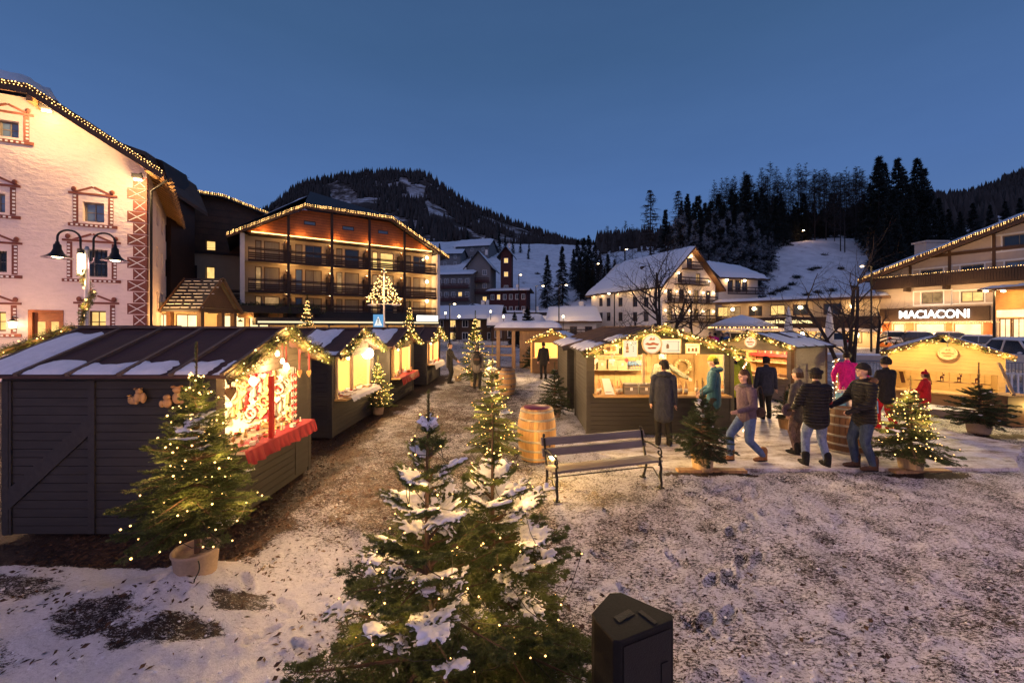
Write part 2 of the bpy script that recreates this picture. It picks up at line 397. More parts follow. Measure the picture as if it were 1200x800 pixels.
def make_ground():
 a = np.concatenate([np.linspace(-62, 62, 560), np.linspace(64, 296, 60)]) * PI / 180
 rr = np.concatenate([np.geomspace(.5, 14, 430), np.geomspace(14.3, 60, 90), [66, 80, 120, 300, 1000, 3200]])
 A, Rr = np.meshgrid(a, rr)
 X = Rr * np.sin(A); Y = Rr * np.cos(A)
 Z = ground_z(X, Y)
 s = soil_at(X, Y)
 Z = Z - .02 * s
 rg = np.random.default_rng(77); near = np.where((np.hypot(X, Y) < 9) & (Y > .8) & (np.abs(X) < 1.6 * Y + 1))
 nx, ny = X[near], Y[near]; dz = np.zeros(len(nx)); ds = np.zeros(len(nx))
 for k in range(26):
  d0 = rg.uniform(1.8, 7); a0 = rg.uniform(-.9, .9); p = np.array((d0 * math.tan(a0) * .8, d0)); hd = rg.uniform(0, 2 * PI)
  if p[0] < -2.6 and p[1] > 4: continue
  for q in range(rg.integers(3, 9)):
   hd += rg.normal(0, .12); p = p + .62 * np.array((math.cos(hd), math.sin(hd))); sd = (.09 if q % 2 else -.09); c = p + sd * np.array((-math.sin(hd), math.cos(hd)))
   w = (np.abs(nx - c[0]) < .25) & (np.abs(ny - c[1]) < .25); ux = (nx[w] - c[0]) * math.cos(hd) + (ny[w] - c[1]) * math.sin(hd); uy = -(nx[w] - c[0]) * math.sin(hd) + (ny[w] - c[1]) * math.cos(hd)
   e = (ux / .15) ** 2 + (uy / .055) ** 2; dz[w] += -.022 * sstep(1.15, .7, e) + .012 * sstep(1.1, 1.35, e) * sstep(2.4, 1.5, e); ds[w] += .03 * sstep(1.1, .7, e)
 Z[near] += np.clip(dz, -.04, .02); s[near] = np.clip(s[near] + ds, 0, 1)
 na, nr = len(a), len(rr)
 V = np.stack([X, Y, Z], -1).reshape(-1, 3)
 i = np.arange(nr - 1)[:, None] * na; j = np.arange(na)[None]; j2 = (j + 1) % na
 Fq = np.stack([i + j, i + j2, i + na + j2, i + na + j], -1).reshape(-1, 4)[:, ::-1]
 mb = MB(); mb.add(V, Fq, 0, True); mb.C.append((np.arange(na)[None, ::-1], 0, True))
 return mb, s.ravel()
m, t, out = nt('thin_trodden_snow')
v = vec_of(t, kind='Object'); vs = vec_of(t, (1.0, 1.9, 1), 'Object', (0, 0, R_(24)))
at_ = t.nodes.new('ShaderNodeAttribute'); at_.attribute_name = 'soil'
n1 = noise(t, vs, 26, 7, .72, .4); n2 = noise(t, vs, 85, 5, .65); n3 = noise(t, v, 3.2, 5, .6)
mixn = math_(t, 'ADD', math_(t, 'ADD', math_(t, 'MULTIPLY', n1, .50), math_(t, 'MULTIPLY', n2, .32)), math_(t, 'MULTIPLY', n3, .18))
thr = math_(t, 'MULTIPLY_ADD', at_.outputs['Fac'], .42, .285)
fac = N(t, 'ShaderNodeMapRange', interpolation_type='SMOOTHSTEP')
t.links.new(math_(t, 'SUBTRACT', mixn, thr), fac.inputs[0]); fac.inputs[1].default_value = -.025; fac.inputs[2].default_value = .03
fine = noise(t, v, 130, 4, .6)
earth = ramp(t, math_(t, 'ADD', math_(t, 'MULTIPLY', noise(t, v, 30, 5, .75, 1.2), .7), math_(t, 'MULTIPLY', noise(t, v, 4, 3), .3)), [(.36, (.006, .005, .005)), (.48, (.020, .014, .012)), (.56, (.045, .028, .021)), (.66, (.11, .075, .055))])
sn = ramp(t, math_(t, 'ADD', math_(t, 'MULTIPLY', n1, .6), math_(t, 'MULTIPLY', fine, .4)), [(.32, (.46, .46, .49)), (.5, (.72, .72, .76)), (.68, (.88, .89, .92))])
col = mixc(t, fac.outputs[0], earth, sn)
hh = math_(t, 'ADD', math_(t, 'ADD', math_(t, 'MULTIPLY', fac.outputs[0], .55), math_(t, 'MULTIPLY', n2, .6)), math_(t, 'MULTIPLY', fine, .25))
bsdf(t, out, col, .75, 0, hh, .8, .03, .25)
M['ground'] = m
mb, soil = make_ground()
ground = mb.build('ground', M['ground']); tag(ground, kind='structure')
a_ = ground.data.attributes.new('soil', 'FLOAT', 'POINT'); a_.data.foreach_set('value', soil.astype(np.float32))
def litter():
 rg = np.random.default_rng(5); n = 26000
 th = rg.uniform(-58, 58, n) * PI / 180; r = 1.6 + 7.5 * rg.random(n) ** 1.1
 x = r * np.sin(th); y = r * np.cos(th); s = soil_at(x, y)
 k = rg.random(n) < (s ** 2.6) * .95 + .008
 x, y, s = x[k], y[k], s[k]
 x2 = rg.uniform(-5.5, -1.2, 60000); y2 = rg.uniform(4.2, 13, 60000); s2 = soil_at(x2, y2); k = rg.random(60000) < s2 ** 3 * .9
 x3 = rg.uniform(-6, -.6, 9000); y3 = rg.uniform(1.6, 4.8, 9000); k3 = (fbm(x3 * 1.6 + y3 * .5, y3 * 4, 91) > .50) & (rg.random(9000) < .36)
 x = np.concatenate([x, x2[k], x3[k3]]); y = np.concatenate([y, y2[k], y3[k3]]); s = soil_at(x, y); n = len(x)
 z = ground_z(x, y) - .02 * s + .006
 L = rg.uniform(.010, .036, n); a = rg.uniform(0, PI, n); w = L * rg.uniform(.2, .6, n)
 d = np.stack([np.cos(a), np.sin(a), rg.normal(0, .25, n)], -1) * L[:, None]
 sd = np.stack([-np.sin(a), np.cos(a), rg.normal(0, .4, n)], -1) * w[:, None]
 c = np.stack([x, y, z], -1); up = np.array((0, 0, .006))
 V = np.stack([c - d, c + sd * .9 + up, c + d, c - sd], 1)
 mb = MB(); mb.add(V.reshape(-1, 3), np.arange(n * 4).reshape(-1, 4)); return mb
M['litter'] = plain('dead_leaf', (.06, .032, .019), .8, 14, .85, .2)
tag(litter().build('fallen_leaves', M['litter']), kind='stuff')
def blades():
 rg = np.random.default_rng(15); n = 42000; th = rg.uniform(-58, 58, n) * PI / 180; r = 1.5 + 8 * rg.random(n); x = r * np.sin(th); y = r * np.cos(th); s = soil_at(x, y)
 k = (rg.random(n) < sstep(.25, .62, s) * .9) & (s < .74) & (fbm(x * 5, y * 5, 44) > .42); x, y, s = x[k], y[k], s[k]; n = len(x); c = np.stack([x, y, ground_z(x, y) - .02 * s - .004], -1)
 a = rg.uniform(0, 2 * PI, n); d = np.stack([np.cos(a), np.sin(a), rg.uniform(.05, .7, n)], -1) * rg.uniform(.018, .05, (n, 1)); w = np.stack([-np.sin(a), np.cos(a), 0 * a], -1) * rg.uniform(.0015, .0035, (n, 1)); mb = MB(); mb.tris(np.stack([c - w, c + w, c + d], 1)); return mb
M['drygrass'] = plain('dry_grass', (.045, .036, .024), .8, 9, .6, 0)
tag(blades().build('dry_grass', M['drygrass']), kind='stuff')
def lumps():
 rg = np.random.default_rng(8); n = 2600
 th = rg.uniform(-58, 58, n) * PI / 180; r = 1.5 + 6 * rg.random(n)
 x = r * np.sin(th); y = r * np.cos(th)
 k = rg.random(n) < .9 * sstep(.75, .3, soil_at(x, y)); x, y = x[k], y[k]; n = len(x)
 z = ground_z(x, y) - .01
 V, Fq = ICO[1]
 sc = rg.uniform(.004, .017, (n, 1, 1)) * rg.uniform(.6, 1.4, (n, 1, 3)) * np.array((1, 1, .7))
 VV = V[None] * sc * (1 + rg.normal(0, .12, (n, len(V), 1))) + np.stack([x, y, z], -1)[:, None]
 mb = MB(); mb.add(VV.reshape(-1, 3), (Fq[None] + (np.arange(n) * len(V))[:, None, None]).reshape(-1, 3), 0, True); return mb
tag(lumps().build('snow_crumbs', M['snow']), kind='stuff')
HD = [66, 78, 90, 110, 130, 160, 200, 260, 340]
HT = {-3000: [403, 397, 392, 386, 380, 372, 362, 352, 350], 300: [403, 397, 392, 385, 375, 360, 345, 330, 325],
      500: [403, 396, 386, 364, 342, 313, 293, 283, 285], 570: [403, 396, 386, 352, 332, 306, 291, 284, 287],
      600: [403, 396, 387, 357, 336, 311, 294, 286, 290], 650: [403, 396, 386, 358, 338, 314, 294, 286, 292],
      690: [403, 395, 380, 350, 328, 308, 295, 288, 292], 740: [403, 392, 372, 338, 315, 300, 290, 285, 288],
      850: [403, 380, 350, 318, 297, 284, 277, 271, 272], 950: [403, 380, 346, 313, 286, 277, 273, 268, 270],
      1010: [403, 380, 346, 311, 286, 271, 263, 258, 258], 1100: [403, 380, 346, 311, 286, 263, 250, 241, 238],
      1200: [403, 382, 350, 311, 281, 256, 245, 235, 232], 3200: [403, 390, 370, 330, 300, 270, 255, 245, 240]}
HP = sorted(HT); HTab = np.array([HT[p] for p in HP], float)
def hill_y(px, d):
 px = np.asarray(px, float); d = np.asarray(d, float)
 cols = np.stack([np.interp(d, HD, HTab[k]) for k in range(len(HP))], -1)
 k = np.clip(np.searchsorted(HP, px) - 1, 0, len(HP) - 2)
 w = (px - np.array(HP)[k]) / (np.array(HP)[k + 1] - np.array(HP)[k])
 w = np.clip(w, 0, 1); w = w * w * (3 - 2 * w)
 c0 = np.take_along_axis(cols, k[..., None], -1)[..., 0]; c1 = np.take_along_axis(cols, k[..., None] + 1, -1)[..., 0]
 return c0 * (1 - w) + c1 * w
def hill_pt(px, d):
 y = float(hill_y(np.array(px), np.array(d))); p = at(px, y, d); return p
def hill_z(px, d): return hill_pt(px, d).z
def polar(pxs, ds, zf):
 P, D = np.meshgrid(np.asarray(pxs, float), np.asarray(ds, float))
 X = (P - CX) * D / FL; Z = zf(P, D, X)
 V = np.stack([X, D, Z], -1).reshape(-1, 3); n = len(pxs); k = len(ds)
 i = np.arange(k - 1)[:, None] * n; j = np.arange(n - 1)[None]
 Fq = np.stack([i + j, i + j + 1, i + n + j + 1, i + n + j], -1).reshape(-1, 4)
 return MB().add(V, Fq, 0, True)
def hz(P, D, X):
 y = hill_y(P, D)
 return HC + (CY - y) * D / FL + sstep(75, 110, D) * 3.0 * (fbm(X * .06, D * .06, 31) - .47) + sstep(75, 110, D) * .9 * (fbm(X * .35, D * .35, 33) - .47) - .35 * sstep(72, 66, D)
m, t, out = nt('hillside_snow'); v = vec_of(t)
n1 = noise(t, v, .35, 6, .62); n2 = noise(t, v, .06, 4)
col = ramp(t, n1, [(.28, (.20, .18, .17)), (.36, (.62, .64, .68)), (.6, (.80, .82, .86))])
bsdf(t, out, col, .8, 0, n1, .5, .4, .2); M['hill'] = m
hb = polar(np.concatenate([np.linspace(-2900, 380, 60), np.linspace(390, 1300, 260), np.linspace(1330, 3100, 50)]), np.geomspace(66, 340, 90), hz)
tag(hb.build('hillside', M['hill']), kind='structure')
MTL = [(-900, 330), (-200, 310), (180, 300), (260, 275), (320, 247), (345, 224), (375, 213), (400, 209), (430, 205), (465, 204), (500, 210), (520, 223), (540, 238), (570, 251), (600, 263), (630, 276), (655, 285), (680, 292), (760, 297), (900, 300), (1010, 296)]
MTR = [(1000, 300), (1060, 268), (1085, 256), (1110, 245), (1150, 224), (1200, 201), (1300, 165), (1500, 140), (2200, 120), (3000, 140)]
def mount(sil, d0, d1, ybase, seed):
 sx, sy = zip(*sil)
 def zf(P, D, X):
  top = np.interp(P, sx, sy); f = (D - d0) / (d1 - d0)
  ff = np.clip(f, 0, 1)
  y = ybase + (top - ybase) * ff ** .8
  z = HC + (CY - y) * D / FL
  z = np.where(f > 1, z - (D - d1) * .5, z)
  return z + (16 * (fbm(X * .012, D * .012, seed) - .47) + 7 * (fbm(X * .05, D * .05, seed + 3) - .47)) * sstep(0, .3, f) - 20 * sstep(.15, 0, f)
 return zf
m, t, out = nt('wooded_mountain'); v = vec_of(t)
n1 = noise(t, v, .022, 7, .68, .4); n2 = noise(t, v, .12, 4)
nn = math_(t, 'ADD', math_(t, 'MULTIPLY', n1, .75), math_(t, 'MULTIPLY', n2, .25))
col = ramp(t, nn, [(.38, (.05, .04, .036)), (.47, (.08, .062, .055)), (.51, (.24, .2, .19)), (.55, (.45, .42, .42)), (.64, (.65, .65, .7))])
bsdf(t, out, col, .9, 0, nn, .8, 8, .1); M['mount'] = m
zl = mount(MTL, 350, 760, 305, 41); zr = mount(MTR, 345, 560, 290, 51)
tag(polar(np.linspace(-900, 1010, 260), np.concatenate([np.linspace(350, 760, 60), [800, 900, 1100]]), zl).build('mountain', M['mount']), kind='structure')
tag(polar(np.linspace(1000, 3000, 200), np.concatenate([np.linspace(345, 560, 40), [600, 700, 900]]), zr).build('mountain_right', M['mount']), kind='structure')
def cones(zf, pxr, dr, n, hr, seed, name, bare=lambda p, d: np.ones(len(p), bool)):
 rg = np.random.default_rng(seed)
 P = rg.uniform(*pxr, n); D = dr[0] + (dr[1] - dr[0]) * rg.random(n) ** .7
 k = bare(P, D); P, D = P[k], D[k]; n = len(P)
 X = (P - CX) * D / FL; Z = zf(P, D, X); h = rg.uniform(*hr, n); r = h * rg.uniform(.15, .26, n)
 a = np.arange(5) * 2 * PI / 5
 off = rg.uniform(0, 1, n)
 base = np.stack([X[:, None] + r[:, None] * np.cos(a + off[:, None]), D[:, None] + r[:, None] * np.sin(a + off[:, None]), np.repeat((Z)[:, None], 5, 1)], -1)
 top = np.stack([X, D, Z + h], -1)[:, None]
 V = np.concatenate([base, top], 1).reshape(-1, 3)
 b = (np.arange(n) * 6)[:, None, None]; i = np.arange(5)
 T = np.stack([i, (i + 1) % 5, np.full(5, 5)], -1)[None] + b
 mb = MB(); mb.add(V, T.reshape(-1, 3)); o = mb.build(name, M['farforest']); tag(o, kind='stuff')
M['farforest'] = plain('far_conifer', (.065, .054, .05), .95, .15, .5, 0, spec=.05)
def rockmask(p, d): return fbm(p * .035, d * .02, 61) < .44
cones(zl, (200, 720), (380, 775), 9000, (9, 18), 3, 'forest_far_slope', lambda p, d: (rockmask(p, d)) | (d > 735) )
cones(zr, (1040, 1700), (350, 575), 5000, (8, 15), 4, 'forest_right_slope')
def needles(O, D, Nn, L, K, nl, w, rg, flat=.55, fwd=.6):
 n = len(O); O = np.asarray(O, float); D = np.asarray(D, float); Nn = np.asarray(Nn, float); L = np.asarray(L, float)
 S = np.cross(D, Nn)
 tt = (np.arange(K)[None] + rg.random((n, K))) / K; ph = rg.random((n, K)) * 2 * PI
 rad = S[:, None] * np.cos(ph)[..., None] + Nn[:, None] * (np.sin(ph) * flat)[..., None]
 base = O[:, None] + D[:, None] * (L[:, None] * tt)[..., None]
 nv = (D[:, None] * fwd + rad) * (nl * (.65 + .6 * rg.random((n, K))) * (1 - .4 * tt ** 2))[..., None]
 q = np.cross(nv, rg.normal(size=(n, K, 3))); q /= np.linalg.norm(q, axis=-1, keepdims=True) + 1e-9
 q *= (w * (.7 + .6 * rg.random((n, K))))[..., None] / 2
 return np.stack([base - q, base + q, base + nv], 2).reshape(-1, 3)
def unit(a): return a / (np.linalg.norm(a, axis=-1, keepdims=True) + 1e-12)
def fir(H, R, seed, nwh, step, sub, z0=.2, topgap=.0, el0=-8, el1=50, pw=.85, nb0=5, nb1=4, tw=.36, lead=.22, twmax=.24):
 """branch poly-lines and needle twigs of a young fir"""
 rg = np.random.default_rng(seed)
 br = []; O = []; D = []; Nn = []; L = []; tips = []
 Ht = H - lead
 for i in range(nwh):
  f = (i / max(nwh - 1, 1)) ** (1 - topgap * .3); z = z0 + (Ht - z0) * f
  ln0 = R * ((1 - f) ** pw) * (1.0 if f > .12 else .8 + 1.6 * f) + .06 * R
  nb = nb0 + int(round(nb1 * (1 - f)))
  a0 = rg.uniform(0, 2 * PI)
  for k in range(nb):
   a = a0 + 2 * PI * k / nb + rg.normal(0, .22)
   ln = ln0 * rg.uniform(.72, 1.15); el = R_(el0 + (el1 - el0) * f ** 1.3 + rg.normal(0, 6))
   h = np.array((math.cos(a), math.sin(a), 0)); zz = z + rg.normal(0, .03 * R)
   ss = np.linspace(0, 1, 6)
   curl = rg.normal(0, .10); sd = np.array((-h[1], h[0], 0))
   P = np.array([(0, 0, zz)] * 6) + ln * (ss[:, None] * h * math.cos(el) + (ss ** 2)[:, None] * sd * curl) + np.outer(ln * (ss * math.sin(el) - .22 * ss ** 2 * (1 - f) + .16 * ss ** 3 * (1 - f)), (0, 0, 1))
   r0 = .006 + .018 * ln
   br.append((P, r0)); tips.append(P[-1])
   nt_ = max(2, int(ln / step))
   for j in range(nt_):
    s = .12 + .86 * (j + rg.random() * .6) / nt_
    q = s * 5; iq = min(int(q), 4); p = P[iq] + (P[iq + 1] - P[iq]) * (q - iq); d = nrm(P[iq + 1] - P[iq])
    sd2 = nrm(np.cross((0, 0, 1), d)); up = np.cross(d, sd2)
    for sg in (-1, 1):
     tl = min(twmax, tw * ln * (1.05 - s) + .055 * min(1, R / .6)) * rg.uniform(.7, 1.2)
     an = R_(rg.uniform(38, 62))
     td = nrm(d * math.cos(an) + sd2 * sg * math.sin(an) + up * rg.normal(-.02, .13))
     O.append(p); D.append(td); Nn.append(nrm(np.cross(np.cross(td, up), td))); L.append(tl)
     if sub and tl > .085:
      for u in (.3, .5, .7):
       for s2 in (-1, 1):
        if rg.random() < .75:
         sd3 = np.cross(up, td); td2 = nrm(td * .72 + sd3 * s2 * .7 + up * rg.normal(0, .1))
         O.append(p + td * tl * u); D.append(td2); Nn.append(nrm(np.cross(np.cross(td2, up), td2))); L.append(tl * (.95 - u) * .8)
     tips.append(p + td * tl)
   for iq in range(1, 5):   # needles along the branch itself
    d = P[iq + 1] - P[iq]; l = np.linalg.norm(d); d = d / l
    sd2 = nrm(np.cross((0, 0, 1), d)); O.append(P[iq]); D.append(d); Nn.append(np.cross(d, sd2)); L.append(l * (1.15 if iq == 4 else 1))
 for z in np.repeat(np.arange(H - lead - .25, H - .02, .05), 2):
  O.append((0, 0, z)); D.append((0, 0, 1)); Nn.append((1, 0, 0)); L.append(.07)
 return dict(br=br, O=np.array(O), D=np.array(D), N=np.array(Nn), L=np.array(L), tips=np.array(tips), H=H, R=R, rg=rg)
def foliage_mat(name, a, b, snow=0.0, scale=6):
 m, t, out = nt(name); v = vec_of(t)
 n1 = noise(t, v, scale, 3); n2 = noise(t, v, scale * 9, 2)
 col = ramp(t, math_(t, 'ADD', math_(t, 'MULTIPLY', n1, .55), math_(t, 'MULTIPLY', n2, .45)), [(.32, a), (.66, b)])
 if snow:
  g = t.nodes.new('ShaderNodeNewGeometry'); s = N(t, 'ShaderNodeSeparateXYZ'); t.links.new(g.outputs['True Normal'], s.inputs[0])
  n3 = noise(t, v, scale * .6, 4)
  k = math_(t, 'MULTIPLY', math_(t, 'ABSOLUTE', s.outputs[2]), math_(t, 'GREATER_THAN', n3, 1 - snow))
  col = mixc(t, k, col, (.6, .63, .7))
 b_ = bsdf(t, out, col, .5, 0, spec=.3)
 tr = t.nodes.new('ShaderNodeBsdfTranslucent'); t.links.new(col, tr.inputs[0]); mx = N(t, 'ShaderNodeMixShader'); mx.inputs[0].default_value = .25
 t.links.new(b_.outputs[0], mx.inputs[1]); t.links.new(tr.outputs[0], mx.inputs[2]); t.links.new(mx.outputs[0], out.inputs[0])
 return m
M['fir'] = foliage_mat('fir_needles', (.022, .042, .012), (.125, .16, .05))
M['firdark'] = foliage_mat('dark_fir_needles', (.012, .024, .011), (.05, .08, .035))
M['spruce'] = foliage_mat('spruce_needles', (.012, .016, .013), (.034, .040, .034), 0, .25)
M['sprucesnow'] = foliage_mat('snowy_spruce_needles', (.010, .014, .012), (.03, .036, .032), .50, .5)
def fir_parts(par, T, K, nl, w, fm, barkm=None, twig=True, trunk_r=.030, z_base=0.0):
 """trunk, crown as parts of par (local frame)"""
 H = T['H']; rg = T['rg']; tr = trunk_r or .012 + .014 * H
 mb = MB(); zs = np.linspace(z_base, H, 9)
 mb.tube(np.stack([.008 * np.sin(zs * 3), .008 * np.cos(zs * 2.3), zs], -1), np.linspace(tr, .004, 9), 8)
 mb.build('trunk', barkm or M['bark'], par, False)
 mb = MB()
 mb.tris(needles(T['O'], T['D'], T['N'], T['L'], K, nl, w, rg), 0)
 for P, r in T['br']: mb.tube(P, np.linspace(r, .002, 6), 4, 1, False)
 if twig:
  O, D, L = T['O'], T['D'], T['L']; s = unit(np.cross(D, T['N'])) * .0022; e = O + D * L[:, None]
  mb.add(np.stack([O - s, O + s, e + s * .5, e - s * .5], 1).reshape(-1, 3), np.arange(len(O) * 4).reshape(-1, 4), 1)
 mb.build('crown', [fm, barkm or M['bark']], par, False)
def spiral_lights(T, n, turns, rg, z0, rmin=.35):
 tips = T['tips']; H, R = T['H'], T['R']; out = []; used = set()
 for k in range(n):
  f = (k + .5) / n; f2 = 1 - (1 - f) ** .5 if False else f
  z = H - .05 - (H - z0) * (f2 ** .72); a = 2 * PI * turns * f2 ** .8 + rg.normal(0, .15)
  r = R * max(.02, (1 - (z - z0) / (H - z0))) * rg.uniform(rmin, 1.05)
  p = np.array((r * math.cos(a), r * math.sin(a), z + rg.normal(0, .04)))
  dd = ((tips - p) ** 2).sum(1); i = next((int(c) for c in np.argsort(dd)[:12] if int(c) not in used), int(np.argmin(dd)))
  q = tips[i]
  used.add(i); out.append(q + np.array((0, 0, .012)))
 return np.array(out)
def light_string(par, pts, r, mat='bulb', wire=.003, sag=.02):
 mb = MB()
 mb.blobs(pts, r * np.random.default_rng(3).uniform(.75, 1.25, len(pts)), 0, shape=ICO[0] if r > .008 else OCT)
 if wire:
  for a, b in zip(pts[:-1], pts[1:]):
   l = np.linalg.norm(b - a)
   if l < .9: mb.tube([a, (a + b) / 2 - np.array((0, 0, sag + .06 * l)), b], wire, 3, 1, False)
 o = mb.build('light_string', [M[mat], M['wire']], par, False); return o
def crown_glow(par, H, R, z0, n, power, rg, r=.06):
 for k in range(n):
  z = z0 + (H - z0) * (.1 + .72 * (k + .5) / n); rr = R * (1 - (z - z0) / (H - z0)) * .75
  a = k * 2.4 + rg.uniform(0, .6)
  llamp('fairy_glow', (rr * math.cos(a), rr * math.sin(a), z), power / n, (1, .55, .16), r, par)
def snow_on(par, T, n, size, seed, voxel, zmin=.3, long=1.0):
 """clumps of snow caught on neighbouring twigs"""
 rg = np.random.default_rng(seed); mb = MB(); O, D, L = T['O'], T['D'], T['L']
 w = np.clip((O[:, 2] - zmin) / T['H'], 0, 1) * (np.hypot(O[:, 0], O[:, 1]) > .22 * T['R'] * (1 - O[:, 2] / T['H'])); w = w * (np.abs(D[:, 2]) < .75); w = w / w.sum()
 for c in rg.choice(len(O), n, p=w):
  rho = size * rg.uniform(1.0, 2.9); k = np.where(((O - O[c]) ** 2).sum(1) < rho ** 2)[0]; a = rg.uniform(.45, .8)
  for i in k:
   if D[i, 2] > .8: continue
   q = 1 - np.linalg.norm(O[i] - O[c]) / rho * .6
   for s in np.arange(.1, a + .3, .2):
    if L[i] * s > rho * 1.3: break
    r = size * .40 * q * rg.uniform(.55, 1.1); p = O[i] + D[i] * L[i] * s
    mb.ell(p + (0, 0, r * .55 + .004), (r * 1.15, r * 1.15, r * .62), 0, 1)
 o = mb.build('snow_pad', M['snow'], par, False)
 if voxel: remesh(o, voxel, 2, .5)
 return tag(o, kind='stuff')
def bucket(par, r=.19, h=.3, mat='pot', z=0.0):
 mb = MB(); mb.lathe([(r * .80, z), (r * .86, z + h * .3), (r * .97, z + h * .9), (r * 1.03, z + h * .93), (r * 1.03, z + h), (r * .92, z + h), (r * .9, z + h * .85), (0, z + h * .85)], n=26)
 return mb.build('pot', M[mat], par, False)
def bare_branches(H, seed, spread=.5, levels=4, nlimb=7, r0=.14, first=.25, up=.6, thin=.62, fork=None):
 """bare deciduous tree: tubes"""
 rg = np.random.default_rng(seed); trunk = MB(); crown = MB()
 def grow(p, d, ln, r, lev, mb):
  k = 5 if lev < 3 else 3; pts = [np.array(p)]; dirs = [d]
  for i in range(k):
   d = nrm(d + rg.normal(0, .16 if lev else .05, 3) + np.array((0, 0, .05 * up)))
   pts.append(pts[-1] + d * ln / k); dirs.append(d)
  rr = np.linspace(r, r * (.55 if lev == 0 else .35), k + 1)
  mb.tube(pts, rr, (10, 7, 5, 3, 3)[min(lev, 4)], 0, False)
  if lev >= levels: return
  nn = nlimb if lev == 0 else rg.integers(3, 6)
  for j in range(nn):
   s = first + (1 - first) * (j + rg.random() * .8) / nn if lev == 0 else .25 + .75 * (j + rg.random()) / nn
   q = min(s, .999) * k; i = int(q); pp = pts[i] + (pts[i + 1] - pts[i]) * (q - i); dd = dirs[min(i + 1, k)]
   a = rg.uniform(0, 2 * PI); o = nrm(np.cross(dd, (math.cos(a), math.sin(a), .3)))
   nd = nrm(dd * (1 - spread) + o * spread * 1.3 + np.array((0, 0, .25 * up)))
   grow(pp, nd, ln * rg.uniform(.45, .7) * (1.15 - .35 * s if lev == 0 else 1), rr[i] * thin, lev + 1, crown)
 if fork:
  for a, tilt, l in fork: grow((0, 0, 0), nrm((math.cos(a) * tilt, math.sin(a) * tilt, 1)), H * .6 * l, r0, 0, trunk)
 else: grow((0, 0, 0), np.array((0, 0, 1.)), H * .62, r0, 0, trunk)
 return trunk, crown
class Fac:
 """a facade plane: u along it (left to right seen from outside), y into the building, z up"""
 def __init__(s, pa, da, pb, db):
  s.o = np.array(((pa - CX) * da / FL, da, 0)); b = np.array(((pb - CX) * db / FL, db, 0))
  s.L = np.linalg.norm(b - s.o); s.d = (b - s.o) / s.L; s.n = np.array((-s.d[1], s.d[0], 0))
 def pt(s, u, y, z): return s.o + s.d * u + s.n * y + np.array((0, 0, z))
 def uz(s, px, py, y=0.0):
  r = np.array(((px - CX) / FL, 1, (CY - py) / FL)); c = np.array((0, 0, HC)); o = s.o + s.n * y
  t_ = ((o - c) @ s.n) / (r @ s.n); p = c + r * t_
  return float((p - o) @ s.d), float(p[2])
 def box(s, mb, u0, u1, y0, y1, z0, z1, m=0):
  P = [s.pt(u0, y0, z0), s.pt(u1, y0, z0), s.pt(u1, y1, z0), s.pt(u0, y1, z0), s.pt(u0, y0, z1), s.pt(u1, y0, z1), s.pt(u1, y1, z1), s.pt(u0, y1, z1)]
  return mb.hexa(P, m)
 def prism(s, mb, poly, y0, y1, m=0):
  return mb.prism([s.pt(u, y0, z) for u, z in poly], s.n * (y1 - y0), m)
 def line(s, pts, y): return [s.pt(u, y, z) for u, z in pts]
def clip_poly(poly, outline):
 """clip convex poly (u,z) by convex outline (ccw)"""
 res = list(poly)
 n = len(outline)
 for i in range(n):
  a, b = outline[i], outline[(i + 1) % n]; inp = res; res = []
  if not inp: return []
  side = lambda p: (b[0] - a[0]) * (p[1] - a[1]) - (b[1] - a[1]) * (p[0] - a[0])
  for j in range(len(inp)):
   p, q = inp[j], inp[(j + 1) % len(inp)]; sp_, sq = side(p), side(q)
   if sp_ >= -1e-9: res.append(p)
   if (sp_ > 1e-9 and sq < -1e-9) or (sp_ < -1e-9 and sq > 1e-9):
    k = sp_ / (sp_ - sq); res.append((p[0] + (q[0] - p[0]) * k, p[1] + (q[1] - p[1]) * k))
 return res
def wall_holes(F, mb, outline, holes, y=0.0, depth=.3, m=0):
 """front wall with real openings; outline convex ccw in (u,z); holes (u0,u1,z0,z1)"""
 us = sorted({p[0] for p in outline} | {x for h in holes for x in h[:2]}); zs = sorted({p[1] for p in outline} | {x for h in holes for x in h[2:4]})
 for a, b in zip(us[:-1], us[1:]):
  for c, d in zip(zs[:-1], zs[1:]):
   if b - a < 1e-4 or d - c < 1e-4: continue
   um, zm = (a + b) / 2, (c + d) / 2
   if any(h[0] < um < h[1] and h[2] < zm < h[3] for h in holes): continue
   pl = clip_poly([(a, c), (b, c), (b, d), (a, d)], outline)
   if len(pl) >= 3: mb.add([F.pt(u, y, z) for u, z in pl], np.arange(len(pl)), m)
 for h in holes:
  u0, u1, z0, z1 = h[:4]
  for q in ([(u0, y, z0), (u0, y + depth, z0), (u0, y + depth, z1), (u0, y, z1)], [(u1, y, z0), (u1, y, z1), (u1, y + depth, z1), (u1, y + depth, z0)],
                  [(u0, y, z1), (u0, y + depth, z1), (u1, y + depth, z1), (u1, y, z1)], [(u0, y, z0), (u1, y, z0), (u1, y + depth, z0), (u0, y + depth, z0)]):
   mb.add([F.pt(*p) for p in q], np.arange(4), m)
def shell(F, mb, outline, y0, y1, m=0, skip=()):
 """side, back faces of a building whose front is drawn by wall_holes"""
 n = len(outline)
 for i in range(n):
  if i in skip: continue
  a, b = outline[i], outline[(i + 1) % n]
  mb.add([F.pt(a[0], y0, a[1]), F.pt(a[0], y1, a[1]), F.pt(b[0], y1, b[1]), F.pt(b[0], y0, b[1])], np.arange(4), m)
 mb.add([F.pt(u, y1, z) for u, z in outline[::-1]], np.arange(n), m)
